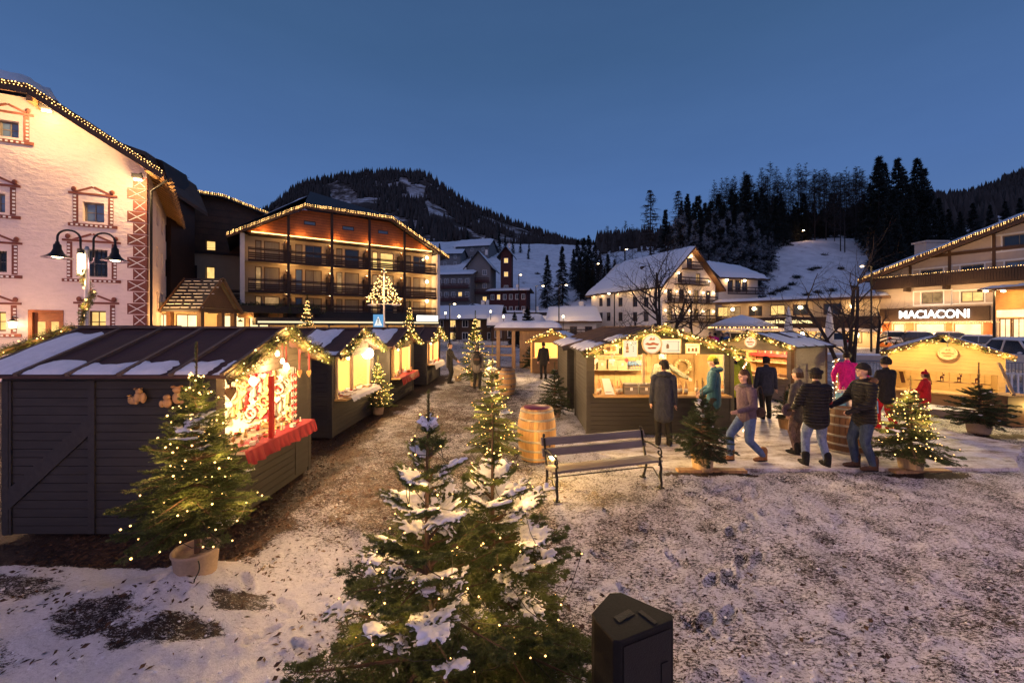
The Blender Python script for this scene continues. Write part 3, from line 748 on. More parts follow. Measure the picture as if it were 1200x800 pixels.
def window(F, par, u0, u1, z0, z1, y, frame=.07, nx=2, nz=1, fm='whitepaint', pm='glassdark', proud=.05, sill=0.0, name='window'):
 """frame with muntins and a pane behind, standing at depth y"""
 mb = MB(); f = frame; k = f * .55
 for a in ((u0, u0 + f, z0, z1), (u1 - f, u1, z0, z1), (u0 + f, u1 - f, z0, z0 + f), (u0 + f, u1 - f, z1 - f, z1)): F.box(mb, a[0], a[1], y - proud, y + .02, a[2], a[3])
 for i in range(1, nx):
  u = u0 + (u1 - u0) * i / nx; F.box(mb, u - k / 2, u + k / 2, y - proud * .8, y + .02, z0 + f, z1 - f)
 for i in range(1, nz):
  z = z0 + (z1 - z0) * i / nz; F.box(mb, u0 + f, u1 - f, y - proud * .7, y + .018, z - k / 2, z + k / 2)
 if sill: F.box(mb, u0 - .08, u1 + .08, y - sill, y - proud - .002, z0 - .06, z0 + .005)
 w = mb.build(name, M[fm], par)
 p = MB(); F.box(p, u0 + f * .5, u1 - f * .5, y - .012, y + .015, z0 + f * .5, z1 - f * .5)
 p.build('pane', M[pm], w); return w
def edge_lights(F, par, pts, y, step=.16, r=.035, mat='bulb', tube=True, off=(0, 0)):
 mb = MB(); P = [np.array(F.pt(u + off[0], y, z + off[1])) for u, z in pts]
 rg = np.random.default_rng(len(pts) * 7 + int(abs(pts[0][0]) * 10))
 for a, b in zip(P[:-1], P[1:]):
  n = max(2, int(np.linalg.norm(b - a) / step))
  q = a + (b - a) * ((np.arange(n) + .5) / n)[:, None] + rg.normal(0, r * .5, (n, 3))
  mb.blobs(q, r * rg.uniform(.6, 1.25, n), 0)
  if tube: mb.tube([a, b], r * .35, 4, 1, False)
 return mb.build('light_string', [M[mat], M['wire']], par)
def poly_lights(par, P, step, r, mat='bulb', world=True, jit=.5):
 mb = MB(); rg = np.random.default_rng(len(P) + 3)
 for a, b in zip(P[:-1], P[1:]):
  a = np.array(a, float); b = np.array(b, float); n = max(2, int(np.linalg.norm(b - a) / step))
  q = a + (b - a) * ((np.arange(n) + .5) / n)[:, None] + rg.normal(0, r * jit, (n, 3))
  mb.blobs(q, r * rg.uniform(.7, 1.2, n), 0); mb.tube([a, b], r * .3, 4, 1, False)
 return mb.build('light_string', [M[mat], M['wire']], par, world)
def slab(mb, P, th, m=0):
 """thick sheet from a planar polygon P (top face), thickness downward"""
 return mb.prism(P, (0, 0, -th), m)
def puffy(mb, A, B, C_, D_, th, nu=14, nv=8, seed=1, m=0, edge=.12, rough=.25):
 """snow blanket over the quad A B C D (A-B lower edge, D-C upper edge), rounded at its edges"""
 rg = np.random.default_rng(seed); A, B, C_, D_ = [np.array(x, float) for x in (A, B, C_, D_)]
 u = np.linspace(0, 1, nu); v = np.linspace(0, 1, nv); U, Vv = np.meshgrid(u, v)
 nrmv = nrm(np.cross(B - A, D_ - A)); nrmv = nrmv if nrmv[2] > 0 else -nrmv
 P = (A[None, None] * ((1 - U) * (1 - Vv))[..., None] + B * (U * (1 - Vv))[..., None] + C_ * (U * Vv)[..., None] + D_ * ((1 - U) * Vv)[..., None])
 e = np.minimum(np.minimum(U, 1 - U) * np.linalg.norm(B - A), np.minimum(Vv, 1 - Vv) * np.linalg.norm(D_ - A))
 h = th * np.sqrt(np.clip(e / edge, 0, 1)) * (1 + rough * (rg.random(U.shape) - .5) * 2 * (e > 0))
 edg = (e <= 1e-9); jit = rg.normal(0, edge * .25, U.shape) * edg
 P = P + nrmv * h[..., None] + (A - D_) / np.linalg.norm(A - D_) * jit[..., None] * .6
 i = np.arange(nv - 1)[:, None] * nu; j = np.arange(nu - 1)[None]
 Fq = np.stack([i + j, i + j + 1, i + nu + j + 1, i + nu + j], -1).reshape(-1, 4)
 if np.cross(B - A, D_ - A)[2] < 0: Fq = Fq[:, ::-1]
 return mb.add(P.reshape(-1, 3), Fq, m, True)
def pink_house():
 dA = 21.0; B = np.array(((172 - CX) * dA / FL, dA)); a = R_(25); Lf = 13.6
 A = B - Lf * np.array((math.cos(a), math.sin(a)))
 F = Fac.__new__(Fac); F.o = np.array((*A, 0)); F.L = Lf; F.d = np.array((math.cos(a), math.sin(a), 0)); F.n = np.array((-F.d[1], F.d[0], 0))
 t_ = thing('plastered_house', 'large pink plastered inn with dark red quoins and floodlit half hipped gable', 'house', (*A, 0))
 S = Fac.__new__(Fac); S.o = np.array((*B, 0)); b = R_(127); S.d = np.array((math.cos(b), math.sin(b), 0)); S.n = np.array((-S.d[1], S.d[0], 0)); S.L = 16.0
 ze = 11.0; zt = 13.55; ub = F.uz(50, 118)[0]
 out = [(0, -.3), (Lf, -.3), (Lf, ze), (ub, zt), (Lf - ub, zt), (0, ze)]
 holes = []; wins = []
 for (x0, x1, y0, y1, kind) in ((97, 122, 236, 261, 'blue'), (90, 126, 291, 325, 'grid'), (103, 124, 364, 390, 'lit'), (-13, 6, 225, 249, 'blue'), (-16, 8, 293, 319, 'grid'), (-16, 7, 365, 388, 'lit'), (-4, 22, 139, 162, 'blue')):
  u0, z1 = F.uz(x0, y0); u1, z0 = F.uz(x1, y1); holes.append((u0, u1, z0, z1)); wins.append((u0, u1, z0, z1, kind))
 dz = F.uz(53, 366)[1]; du0 = F.uz(38, 380)[0]; du1 = F.uz(70, 380)[0]; holes.append((du0, du1, .35, dz))
 mb = MB(); wall_holes(F, mb, out, holes, 0, .32)
 out2 = [(0, -.3), (S.L, -.3), (S.L, ze), (0, ze)]; h2 = []
 for i in range(5):
  for z in (3.6, 6.4, 9.0): h2.append((1.6 + i * 3, 2.6 + i * 3, z - .1, z + 1.2))
 wall_holes(S, mb, out2, h2, 0, .3)
 far = S.pt(S.L, 0, 0); fl = far - F.d * Lf - F.n * 3
 mb.add([F.pt(0, 0, 0), F.pt(0, 0, ze), fl + (0, 0, ze), fl], np.arange(4)); mb.add([far, fl, fl + (0, 0, ze), far + (0, 0, ze)], np.arange(4))
 mb.build('wall', M['pink'], t_)
 for (u0, u1, z0, z1, kind) in wins:
  pm = {'blue': 'glassblue', 'grid': 'glassdark', 'lit': 'litwin'}[kind]
  w = window(F, t_, u0, u1, z0, z1, .26, .07, 2, 2, 'greywood' if kind != 'lit' else 'brownwood', pm)
  if kind == 'grid':
   g = MB()
   for i in range(7): u = u0 + (u1 - u0) * (i + .5) / 7; g.tube([F.pt(u, .06, z0), F.pt(u, .06, z1)], .012, 5)
   for i in range(4): z = z0 + (z1 - z0) * (i + .5) / 4; g.tube([F.pt(u0, .06, z), F.pt(u1, .06, z)], .012, 5)
   g.build('window_grate', M['metal'], w)
  mb = MB(); k = .42
  F.box(mb, u0 - k + .06, u0 - k + .26, -.012, -.003, z0 - .1, z1 + .32); F.box(mb, u1 + k - .26, u1 + k - .06, -.012, -.003, z0 - .1, z1 + .32)
  F.box(mb, u0 - k - .1, u1 + k + .1, -.05, -.003, z1 + .34, z1 + .44); F.box(mb, u0 - k - .1, u1 + k + .1, -.06, -.003, z0 - .28, z0 - .13)
  um = (u0 + u1) / 2
  F.prism(mb, [(um - .75, z1 + .46), (um - .05, z1 + .80), (um, z1 + .72), (um - .55, z1 + .46)], -.02, -.003)
  F.prism(mb, [(um + .55, z1 + .46), (um, z1 + .72), (um + .05, z1 + .80), (um + .75, z1 + .46)], -.025, -.003)
  for sx in (u0 - k + .1, u1 + k - .1): mb.ell(F.pt(sx, -.03, z1 + .58), (.13, .05, .13), 0, 1)
  nb = int((z1 - z0 + .4) / .17)
  for i in range(nb):
   for sx in (u0 - k + .13, u1 + k - .13):
    zz = z0 - .02 + i * .17; F.box(mb, sx - .05, sx + .05, -.016, -.0125, zz, zz + .09, 1)
  nb = int((u1 - u0 + 2 * k) / .18)
  for i in range(nb): uu = u0 - k + i * .18; F.box(mb, uu, uu + .09, -.064, -.0605, z0 - .25, z0 - .17, 1)
  mb.build('window_surround', [M['redcol'], M['whitepaint']], w)
 mb = MB(); f = .10; um = (du0 + du1) / 2
 F.box(mb, du0 - .14, du0, -.03, .3, .0, dz + .12); F.box(mb, du1, du1 + .14, -.03, .3, .0, dz + .12); F.box(mb, du0, du1, -.03, .3, dz, dz + .12)
 for (a0, a1) in ((du0, um), (um, du1)):
  F.box(mb, a0, a0 + f, .16, .22, .35, dz); F.box(mb, a1 - f, a1, .16, .22, .35, dz); F.box(mb, a0 + f, a1 - f, .16, .22, dz - .45, dz); F.box(mb, a0 + f, a1 - f, .16, .22, .35, 1.4)
 d = mb.build('door', M['orangewood'], t_)
 mb = MB(); F.box(mb, du0 + .05, du1 - .05, .185, .2, 1.35, dz - .4); mb.build('pane', M['litwin'], d)
 mb = MB(); n = 17; z0 = .2; hq = (ze - .6 - z0) / n
 for i in range(n):
  w_ = .78 if i % 2 else .55; za = z0 + i * hq + .02; zb = z0 + (i + 1) * hq - .02
  F.box(mb, Lf - w_, Lf + .012, -.014, .2, za, zb)
  for s_ in (0, 1):
   p = F.pt(Lf - w_ + .06, -.018, za + .06 if s_ else zb - .06); q = F.pt(Lf - .06, -.018, zb - .06 if s_ else za + .06); mb.bar(p, q, .035 + .003 * s_, .008, 1, F.n)
 mb.build('quoin', [M['redcol'], M['whitepaint']], t_)
 for (u0, u1, z0, z1) in h2: window(S, t_, u0, u1, z0, z1, .22, .08, 2, 2, 'whitepaint', 'glassdark', .05)
 o = 1.0; k = (zt - ze) / (Lf - ub); ov = .95
 mb = MB(); back = 13.0
 zl = lambda u: ze + (Lf - u) * k + .25
 uE = Lf + ov
 e0 = F.pt(uE, -o, zl(uE)); b0 = F.pt(ub, -o, zl(ub)); b1 = F.pt(Lf - ub, -o, zl(ub)); e1 = F.pt(-ov, -o, zl(uE))
 eb = S.pt(S.L, -ov * 1.15, zl(uE)); r0 = F.pt(Lf * .5 + 1.0, 5.5, zl(ub) + 2.0); rb = r0 + S.d * 12
 slab(mb, [e0, eb, rb, r0, b0], .28); slab(mb, [b0, r0, b1 + (r0 - b0) * .0 + np.array((0, 0, 0))], .27)
 slab(mb, [b1, r0, rb, rb - F.d * 9 - np.array((0, 0, 6)), e1], .27)
 for a_, b_ in ((e0, b0), (b0, b1), (b1, e1)): mb.bar(np.array(a_) - (0, 0, .30), np.array(b_) - (0, 0, .30), .10, .34)
 roof = mb.build('roof', M['brownwood'], t_)
 mb = MB(); puffy(mb, b1 + (0, 0, .02), b0 + (0, 0, .02), r0 + (0, 0, .02), r0 + (0, 0, .02) - F.d * .4, .5, 16, 10, 4, 0, .5)
 puffy(mb, e0 + (0, 0, .02), eb + (0, 0, .02), rb + (0, 0, .02), r0 + (0, 0, .02), .25, 12, 10, 5)
 mb.build('snow', M['roofsnow'], roof)
 mb = MB()
 for i in range(24):
  u = .2 + i * .68; p = S.pt(u, .05, ze + .02); q = S.pt(u, -ov * 1.1, zl(uE) - .30); mb.bar(p, q, .16, .2)
 for yy in (.3, .62, .95): mb.bar(S.pt(0, -yy, ze - .02 - yy * .45), S.pt(S.L, -yy, ze - .02 - yy * .45), .10, .10)
 mb.build('rafter', M['larch'], t_)
 for u in (Lf + .3, ub, Lf - ub): mb = MB(); mb.bar(F.pt(u, -.95, zl(min(u, Lf)) - .62), F.pt(u, .3, zl(min(u, Lf)) - .62), .22, .26); mb.build('purlin', M['larch'], t_)
 P = [np.array(x) - (0, 0, .05) + np.array(F.n) * -.06 for x in (e0, b0, b1)]
 poly_lights(t_, P, .11, .028, 'bulb'); poly_lights(t_, [p - np.array((0, 0, .13)) for p in P], .13, .025, 'bulb')
 mb = MB(); mb.tube([F.pt(Lf + .9, -.1, ze - .6), F.pt(Lf + .12, .2, ze - 1.2), F.pt(Lf + .12, .2, 0.2)], .06, 8); mb.build('rain_pipe', M['metal'], t_)
 for (px, py, pw) in ((54, 126, 420), (161, 207, 330)):
  u, z = F.uz(px, py, -.5); mb = MB()
  F.box(mb, u - .2, u + .2, -.62, -.46, z - .1, z + .12); mb.tube([F.pt(u, -.5, z + .1), F.pt(u, 0.02, z + .35)], .03, 6)
  fl_ = mb.build('floodlight', M['metal'], t_)
  mb = MB(); F.box(mb, u - .16, u + .16, -.5, -.44, z - .19, z - .105); mb.build('lens', M['lampglow'], fl_)
  lamp('flood_lamp', F.pt(u, -.75, z - .35), pw, WARM2, .12, t_)
 for u in (Lf - 3.5, Lf - 8): lamp('wall_fill_lamp', F.pt(u, -6.5, 3.4), 900, (1, .58, .46), .5, t_)  # unseen fill lights added before the facade, without a fixture
 for i in range(4): lamp('eaves_lamp', S.pt(1.5 + i * 3.6, -.6, 3.2), 160, WARM, .15, t_)
 u, z = F.uz(15, 381, -.35); mb = MB()
 mb.tube([F.pt(u, 0, z + .35), F.pt(u, -.35, z + .42), F.pt(u, -.35, z + .28)], .02, 6); mb.lathe([(.03, .3), (.16, .2), (.17, .17), (.02, .22)], F.pt(u, -.35, z), 8); mb.lathe([(.02, -.2), (.12, -.16), (.11, -.14)], F.pt(u, -.35, z), 8)
 l_ = mb.build('wall_lantern', M['metal'], t_)
 mb = MB(); mb.lathe([(.05, -.14), (.10, -.13), (.14, .16), (.05, .17)], F.pt(u, -.35, z), 8); mb.build('lantern_glass', M['lampglow'], l_)
 lamp('lantern_lamp', F.pt(u, -.8, z), 60, WARM2, .1, t_)
 return F, S
PH_F, PH_S = pink_house()
def rear_roof():
 d = 30; P = [at(px, py, d) for px, py in ((118, 164), (190, 188), (205, 224), (130, 205))]; t_ = thing('rear_roof_block', 'dark timber attic with snowy roof rising behind the eave of the pink inn', 'building', (P[0].x, d, 0)); n_ = Vector((-.6, 3, 0)); mb = MB()
 mb.prism([(P[0].x, d, P[0].z), (P[1].x, d, P[1].z), (P[2].x - .3, d, P[2].z), (P[2].x - .3, d, 2), (P[3].x - 2, d, 2)], n_); mb.build('wall', M['darkwood'], t_)
 r = MB(); a, b, c = [np.array(p) for p in P[:3]]; k = np.array((-.4, -1.0, .25)); m_ = np.array(n_) + (0, 1, -.5)
 slab(r, [a + k, b + k, b + m_, a + m_], .3); slab(r, [b + k, c + k + (.3, 0, 0), c + m_, b + m_], .3); rf = r.build('roof', M['brownwood'], t_); q = MB(); up = np.array((0, 0, .02)); puffy(q, a + k + up, b + k + up, b + m_ + up, a + m_ + up, .18, 10, 8, 3, 0, .4); q.build('snow', M['roofsnow'], rf)
rear_roof()
def balcony_rail(F, par, u0, u1, y, z, h=.95, mat='darkwood', n=5, posts=1.6):
 mb = MB()
 F.box(mb, u0, u1, y, y + .1, z - .22, z)
 for i in range(n):
  zz = z + .08 + i * (h - .1) / n
  if i == n - 2: continue
  F.box(mb, u0, u1, y + .02, y + .05, zz, zz + (h / n) * .68)
 k = max(1, int((u1 - u0) / posts))
 for i in range(k + 1):
  u = u0 + (u1 - u0) * i / k; F.box(mb, max(u0, u - .04), min(u1, u + .04), y + .055, y + .10, z, z + h)
 mb.tube([F.pt(u0, y + .05, z + h), F.pt(u1, y + .05, z + h)], .035, 6)
 return mb.build('balcony_railing', M[mat], par)
def hotel_wing():
 F = Fac(205, 37, 328, 41)
 t_ = thing('hotel_wing', 'dark timber hotel wing with lit roof edge between pink inn and balconied hotel', 'building', (*F.o[:2], 0))
 ztop = F.uz(240, 222)[1]
 L = F.L; zc = F.uz(250, 297)[1]
 u1 = F.uz(262, 228)[0]; u2 = F.uz(322, 252)
 out = [(-4, 3), (L, 3), (L, F.uz(320, 252)[1]), (u1, F.uz(262, 230)[1]), (F.uz(207, 221)[0], F.uz(207, 221)[1]), (-4, F.uz(207, 221)[1] - 1)]
 mb = MB(); shell(F, mb, [(-4, 0), (L, 0)] + out[2:], 0.02, 9)
 holes = []
 for (x0, x1, y0, y1) in ((241, 253, 281, 294), (241, 252, 312, 327), (218, 231, 310, 330)):
  a, z1 = F.uz(x0, y0); b, z0 = F.uz(x1, y1); holes.append((a, b, z0, z1))
 low = [(-4, 0), (L, 0), (L, zc), (-4, zc)]; up = [(-4, zc), (L, zc)] + out[2:]
 wall_holes(F, mb, low, holes[1:], 0, .3, 1); wall_holes(F, mb, up, holes[:1], 0, .3, 0)
 F.box(mb, -4, L, -.25, -.003, zc - .1, zc + .12, 2)
 for i in range(9): F.box(mb, -4, L, -.035, -.004, zc + .5 + i * .62, zc + .52 + i * .62, 2) if zc + .5 + i * .62 < F.uz(320, 252)[1] else None
 mb.build('wall', [M['brownwood'], M['cream'], M['darkwood']], t_)
 for h, pm in zip(holes, ('litwin', 'litwin', 'darkwood')): window(F, t_, *h, .2, .08, 1, 1, 'brownwood', pm)
 balcony_rail(F, t_, F.uz(205, 340)[0], F.uz(284, 340)[0], -1.1, F.uz(240, 352)[1], 1.0)
 P = [(F.uz(203, 219, -1)[0], F.uz(203, 219, -1)[1]), (F.uz(262, 228, -1)[0], F.uz(262, 228, -1)[1]), (F.uz(322, 252, -1)[0], F.uz(322, 252, -1)[1])]
 r = MB(); rid = F.pt(P[1][0] - 2.0, 6, P[1][1] + 1.3); rl = F.pt(P[0][0] - 6, -1, P[0][1] + .3)
 a, b, c = [F.pt(u, -1, z) for u, z in P]; c2 = F.pt(P[2][0] + 1, 9, P[2][1])
 slab(r, [a, b, rid, rid + F.n * 4 - F.d * 8, rl], .3); slab(r, [b, c, c2, rid], .3)
 r.build('roof', M['slate'], t_)
 edge_lights(F, t_, P, -1.08, .15, .038); edge_lights(F, t_, P, -1.06, .15, .036, off=(0, -.12))
 mb = MB(); q = F.pt(F.uz(211, 215)[0], 2, P[0][1] + .6)
 mb.tube([q, q + (0, 0, 1.6)], .03, 5); mb.bar(q + (0, 0, 1.5) - F.d * .9, q + (0, 0, 1.3) + F.d * .3, .03, .03)
 for i in range(4): c_ = q + (0, 0, 1.47 - .05 * i) - F.d * (.7 - .25 * i); mb.bar(c_ - F.n * .3, c_ + F.n * .3, .025, .025)
 mb.build('antenna', M['metal'], t_)
hotel_wing()
def hotel():
 F = Fac(286, 33, 513, 42.5); L = F.L; yw = 1.6
 t_ = thing('balcony_hotel', 'four storey timber hotel with rows of balconies and lit gable edge', 'hotel', (*F.o[:2], 0))
 z3, z2, z1 = 8.25, 5.65, 3.55; zw = 10.55
 eL = F.uz(265, 284, -.4); bL = F.uz(357, 239, -.4); bR = F.uz(460, 255, -.4); eR = F.uz(526, 293, -.4)
 zb = (bL[1] + bR[1]) / 2; zeav = (eL[1] + eR[1]) / 2
 bL = (bL[0], zb); bR = (bR[0], zb); eL = (eL[0], zeav); eR = (eR[0], zeav)
 mb = MB(); holes = []
 bays = [F.uz(x, 300)[0] for x in (289, 338, 389, 433, 474, 512)]
 def zat(u): # underside of roof
  if u < bL[0]: return zeav + (zb - zeav) * (u - eL[0]) / (bL[0] - eL[0])
  if u > bR[0]: return zeav + (zb - zeav) * (eR[0] - u) / (eR[0] - bR[0])
  return zb
 outl = [(0, 0), (L, 0), (L, zat(L) - .3), (bR[0], zb - .3), (bL[0], zb - .3), (0, zat(0) - .3)]
 spec = []
 rg = random.Random(4)
 for fi, (za, zt_) in enumerate(((z1, z2), (z2, z3), (z3, zw))):
  for k in range(5):
   u0, u1 = bays[k], bays[k + 1]; w = u1 - u0
   sp_ = [(u0 + .12 * w + .25, u0 + .36 * w), (u0 + .42 * w, u1 - .12 * w - .2)]
   for i, (a, b) in enumerate(sp_):
    h = (a, b, za + .12, zt_ - .42); holes.append(h)
    pm = 'curtain'
    if fi == 2 and k == 3: pm = 'litwin'
    elif fi == 2 and k == 1 and i == 1: pm = 'glassdark'
    elif fi == 1 and k == 1 and i == 0: pm = 'glassblue'
    elif rg.random() < .2: pm = 'glassdark'
    elif rg.random() < .22: pm = 'litwin2'
    spec.append((h, pm))
 wall_holes(F, mb, [(0, 0), (L, 0), (L, zw), (0, zw)], holes, yw, .2)
 shell(F, mb, outl, yw + .003, 13)
 mb.build('wall', M['cream'], t_)
 for h, pm in spec: window(F, t_, h[0], h[1], h[2], h[3], yw + .1, .07, 2 if h[1] - h[0] > 1.4 else 1, 1, 'brownwood', pm)
 mb = MB(); yg = .55
 uu = np.linspace(0, L, 400); ok = [u for u in uu if zat(u) - .26 > zw]; g = [(ok[0], zw), (ok[-1], zw), (bR[0], zb - .28), (bL[0], zb - .28)]
 gh = []
 for (x0, x1, y0, y1) in ((356, 370, 258, 265), (401, 415, 264, 271), (443, 455, 269, 275)):
  a, zt_ = F.uz(x0, y0, yg); b, zb_ = F.uz(x1, y1, yg); gh.append((a, b, zb_, zt_))
 wall_holes(F, mb, g, gh, yg, .15)
 for i in range(12):
  zz = zw + .25 + i * .25
  if zz < zb - .4:
   us = [u for u in np.linspace(.4, L - .4, 120) if zat(u) - .35 > zz]
   if us: F.box(mb, us[0], us[-1], yg - .012, yg - .002, zz, zz + .02, 1)
 F.box(mb, .3, L - .3, yg, yw, zw - .12, zw - .02, 1)
 mb.build('gable_board', [M['orangewood'], M['darkwood']], t_)
 for a, b, c, d in gh: window(F, t_, a, b, c, d, yg + .06, .06, 1, 1, 'darkwood', 'glassblue')
 mb = MB(); mb.tube([F.pt(.5, yg - .14, zw + .02), F.pt(L - .5, yg - .14, zw + .02)], .04, 6); mb.build('led_line', M['ledline'], t_)
 for i in range(6): lamp('gable_wash_lamp', F.pt(1.4 + i * (L - 2.8) / 5, yg - .35, zw + .12), 26, (1, .5, .16), .1, t_)
 for z in (z3, z2, z1):
  mb = MB(); F.box(mb, 0.05, L - .05, .11, yw, z - .2, z); s_ = mb.build('balcony_floor', M['cream'], t_)
  for k in range(5): balcony_rail(F, t_, bays[k] + .1, bays[k + 1] - .1, 0, z, .95, 'darkwood', 5, 1.7)
 for k, u in enumerate(bays[1:5]):
  mb = MB(); F.box(mb, u - .1, u + .1, -.1, .12, 1.2, zat(u) - .3); mb.build('post', M['darkwood'], t_)
  for z in (z3, z2, z1):
   mb = MB(); F.box(mb, u - .28, u + .28, yw - .9, yw - .01, z + .0, z + 1.55); mb.build('balcony_divider', M['darkwood'], t_)
   zz = z + 1.78; mb = MB()
   mb.lathe([(.10, -.16), (.2, .10), (.17, .10), (.08, -.14)], F.pt(u, yw - .6, zz), 10); sc = mb.build('wall_sconce', M['brownwood'], t_)
   mb = MB(); mb.ell(F.pt(u, yw - .6, zz + .03), (.13, .13, .12), 0, 1); mb.build('bulb', M['lampglow'], sc)
   lamp('sconce_lamp', F.pt(u, yw - 1.05, zz + .12), 14 if z != z3 else 9, WARM, .12, t_)
 for z in (z2, z1, z3):
  u = L - .7; mb = MB(); mb.ell(F.pt(u, yw - .3, z + 1.75), .16, 0, 1); mb.build('wall_lamp', M['lampglow'], t_); lamp('end_lamp', F.pt(u, yw - .7, z + 1.7), 28, WARM, .1, t_)
 for u0, u1 in ((-.28, .04), (L - .06, L + .22)):
  mb = MB(); F.box(mb, u0, u1, -.1, yw + .1, 0, zat(max(0, min(L, u0))) - .45); mb.build('end_wall', M['white'], t_)
 mb = MB(); rr = F.pt((bL[0] + bR[0]) / 2 - 2.5, 7.5, zb + 3.6); rb = rr + F.n * 6
 a, b, c, d = [F.pt(u, -.4, z + .12) for u, z in (eL, bL, bR, eR)]
 slab(mb, [b, c, rr], .26); slab(mb, [a, b, rr, rb, a + F.n * 14], .26); slab(mb, [c, d, d + F.n * 14, rb, rr], .26)
 for p, q in ((a, b), (b, c), (c, d)): mb.bar(p - np.array((0, 0, .32)), q - np.array((0, 0, .32)), .10, .3, 1)
 roof = mb.build('roof', [M['slate'], M['brownwood']], t_)
 mb = MB(); puffy(mb, a + (0, 0, .02), a + (rb - a) * .0 + F.n * 14 + (0, 0, .02), rb + (0, 0, .02), b + (rr - b) * .55 + (0, 0, .02), .14, 14, 10, 8); mb.build('snow', M['roofsnow'], roof)
 pts = [eL, bL, bR, eR]
 for dz in (.02, -.12): edge_lights(F, t_, pts, -.5, .13, .036, off=(0, dz))
 return F
HO = hotel()
def terrace():
 F = Fac(172, 26.5, 330, 33); t_ = thing('hotel_restaurant', 'glazed restaurant front glowing yellow under a long flat canopy', 'restaurant', (*F.o[:2], 0))
 mb = MB(); L = F.L
 zr = F.uz(250, 366)[1]; holes = []
 for (x0, x1) in ((180, 203), (206, 234), (254, 288), (292, 316)):
  holes.append((F.uz(x0, 380)[0], F.uz(x1, 380)[0], .8, zr - .15))
 wall_holes(F, mb, [(0, 0), (L + 1, 0), (L + 1, zr), (0, zr)], holes, 0, .25); shell(F, mb, [(0, 0), (L + 1, 0), (L + 1, zr), (0, zr)], .003, 5); mb.build('wall', M['cream'], t_)
 for h in holes: window(F, t_, *h, .1, .09, 2, 1, 'brownwood', 'shop')
 mb = MB(); F.box(mb, -1, L + 2.4, -1.6, 5, zr + .01, zr + .55); r = mb.build('canopy', M['blackroof'], t_)
 for i in range(4): lamp('restaurant_lamp', F.pt(1.5 + i * L / 4, -.8, zr - .4), 45, WARM, .15, t_)
 mb = MB()
 for i in range(3):
  u = L * .62 + i * .95; mb.tube([F.pt(u, -.7, zr), F.pt(u, -.7, zr - .55)], .012, 5); mb.lathe([(.02, -.5), (.22, -.68), (.2, -.68), (.02, -.53)], F.pt(u, -.7, zr), 12)
 mb.build('pendant_lamp', M['metal'], t_)
 G = Fac(300, 29, 516, 38); t2 = thing('entrance_canopy', 'long dark canopy with bright white fascia line along the hotel front', 'canopy', (*G.o[:2], 0))
 z = (G.uz(350, 377)[1] + G.uz(490, 377)[1]) / 2; mb = MB()
 G.box(mb, 0, G.L, 0, 4.0, z - .28, z + .28); G.box(mb, .1, G.L - .1, 2.8, 3.9, z + .281, z + .9, 0); mb.build('roof', M['blackroof'], t2)
 mb = MB(); G.box(mb, .1, G.L - .2, -.05, -.003, z - .12, z + .02); mb.build('lit_fascia', M['board'], t2)
 u0 = G.uz(488, 375)[0]; u1 = G.uz(512, 375)[0]; mb = MB(); G.box(mb, u0, u1, -.2, -.06, z + .1, z + .62); mb.build('light_panel', M['panel'], t2)
 for i in range(7):
  mb = MB(); u = .2 + i * (G.L - .4) / 6; mb.tube([G.pt(u, .3, 0), G.pt(u, .3, z - .28)], .07, 8); mb.build('post', M['galv'], t2)
 mb = MB(); G.box(mb, 0, G.L, 3.7, 3.95, 0, z - .28); mb.build('rear_wall', M['cream'], t2)
 for i in range(5): lamp('canopy_lamp', G.pt(1 + i * (G.L - 2) / 4, 1.5, z - .5), 40, WARM, .15, t2)
 for k, (px, py) in enumerate(((293, 352), (320, 357), (345, 358))):
  rg = np.random.default_rng(k); mb = MB(); p = G.pt(1.2 + k * 2.0 - 1.5, 2.6, z + 1.0)
  O = p + rg.normal(0, 1, (160, 3)) * (.62, .4, .22); D = unit(rg.normal(0, 1, (160, 3)) + (0, 0, .5))
  mb.tris(needles(O, D, unit(np.cross(D, rg.normal(size=(160, 3)))), np.full(160, .25), 8, .16, .05, rg)); mb.rng(p - (.6, .3, .72), p + (.6, .3, -.3), 1)
  tag(mb.build('planter', [M['firdark'], M['brownwood']]), ('dark evergreen planter on the hotel canopy beside the white end wall', 'dark evergreen planter on the hotel canopy, middle of three', 'dark evergreen planter on the hotel canopy, nearest the big light tree')[k], 'planter')
terrace()
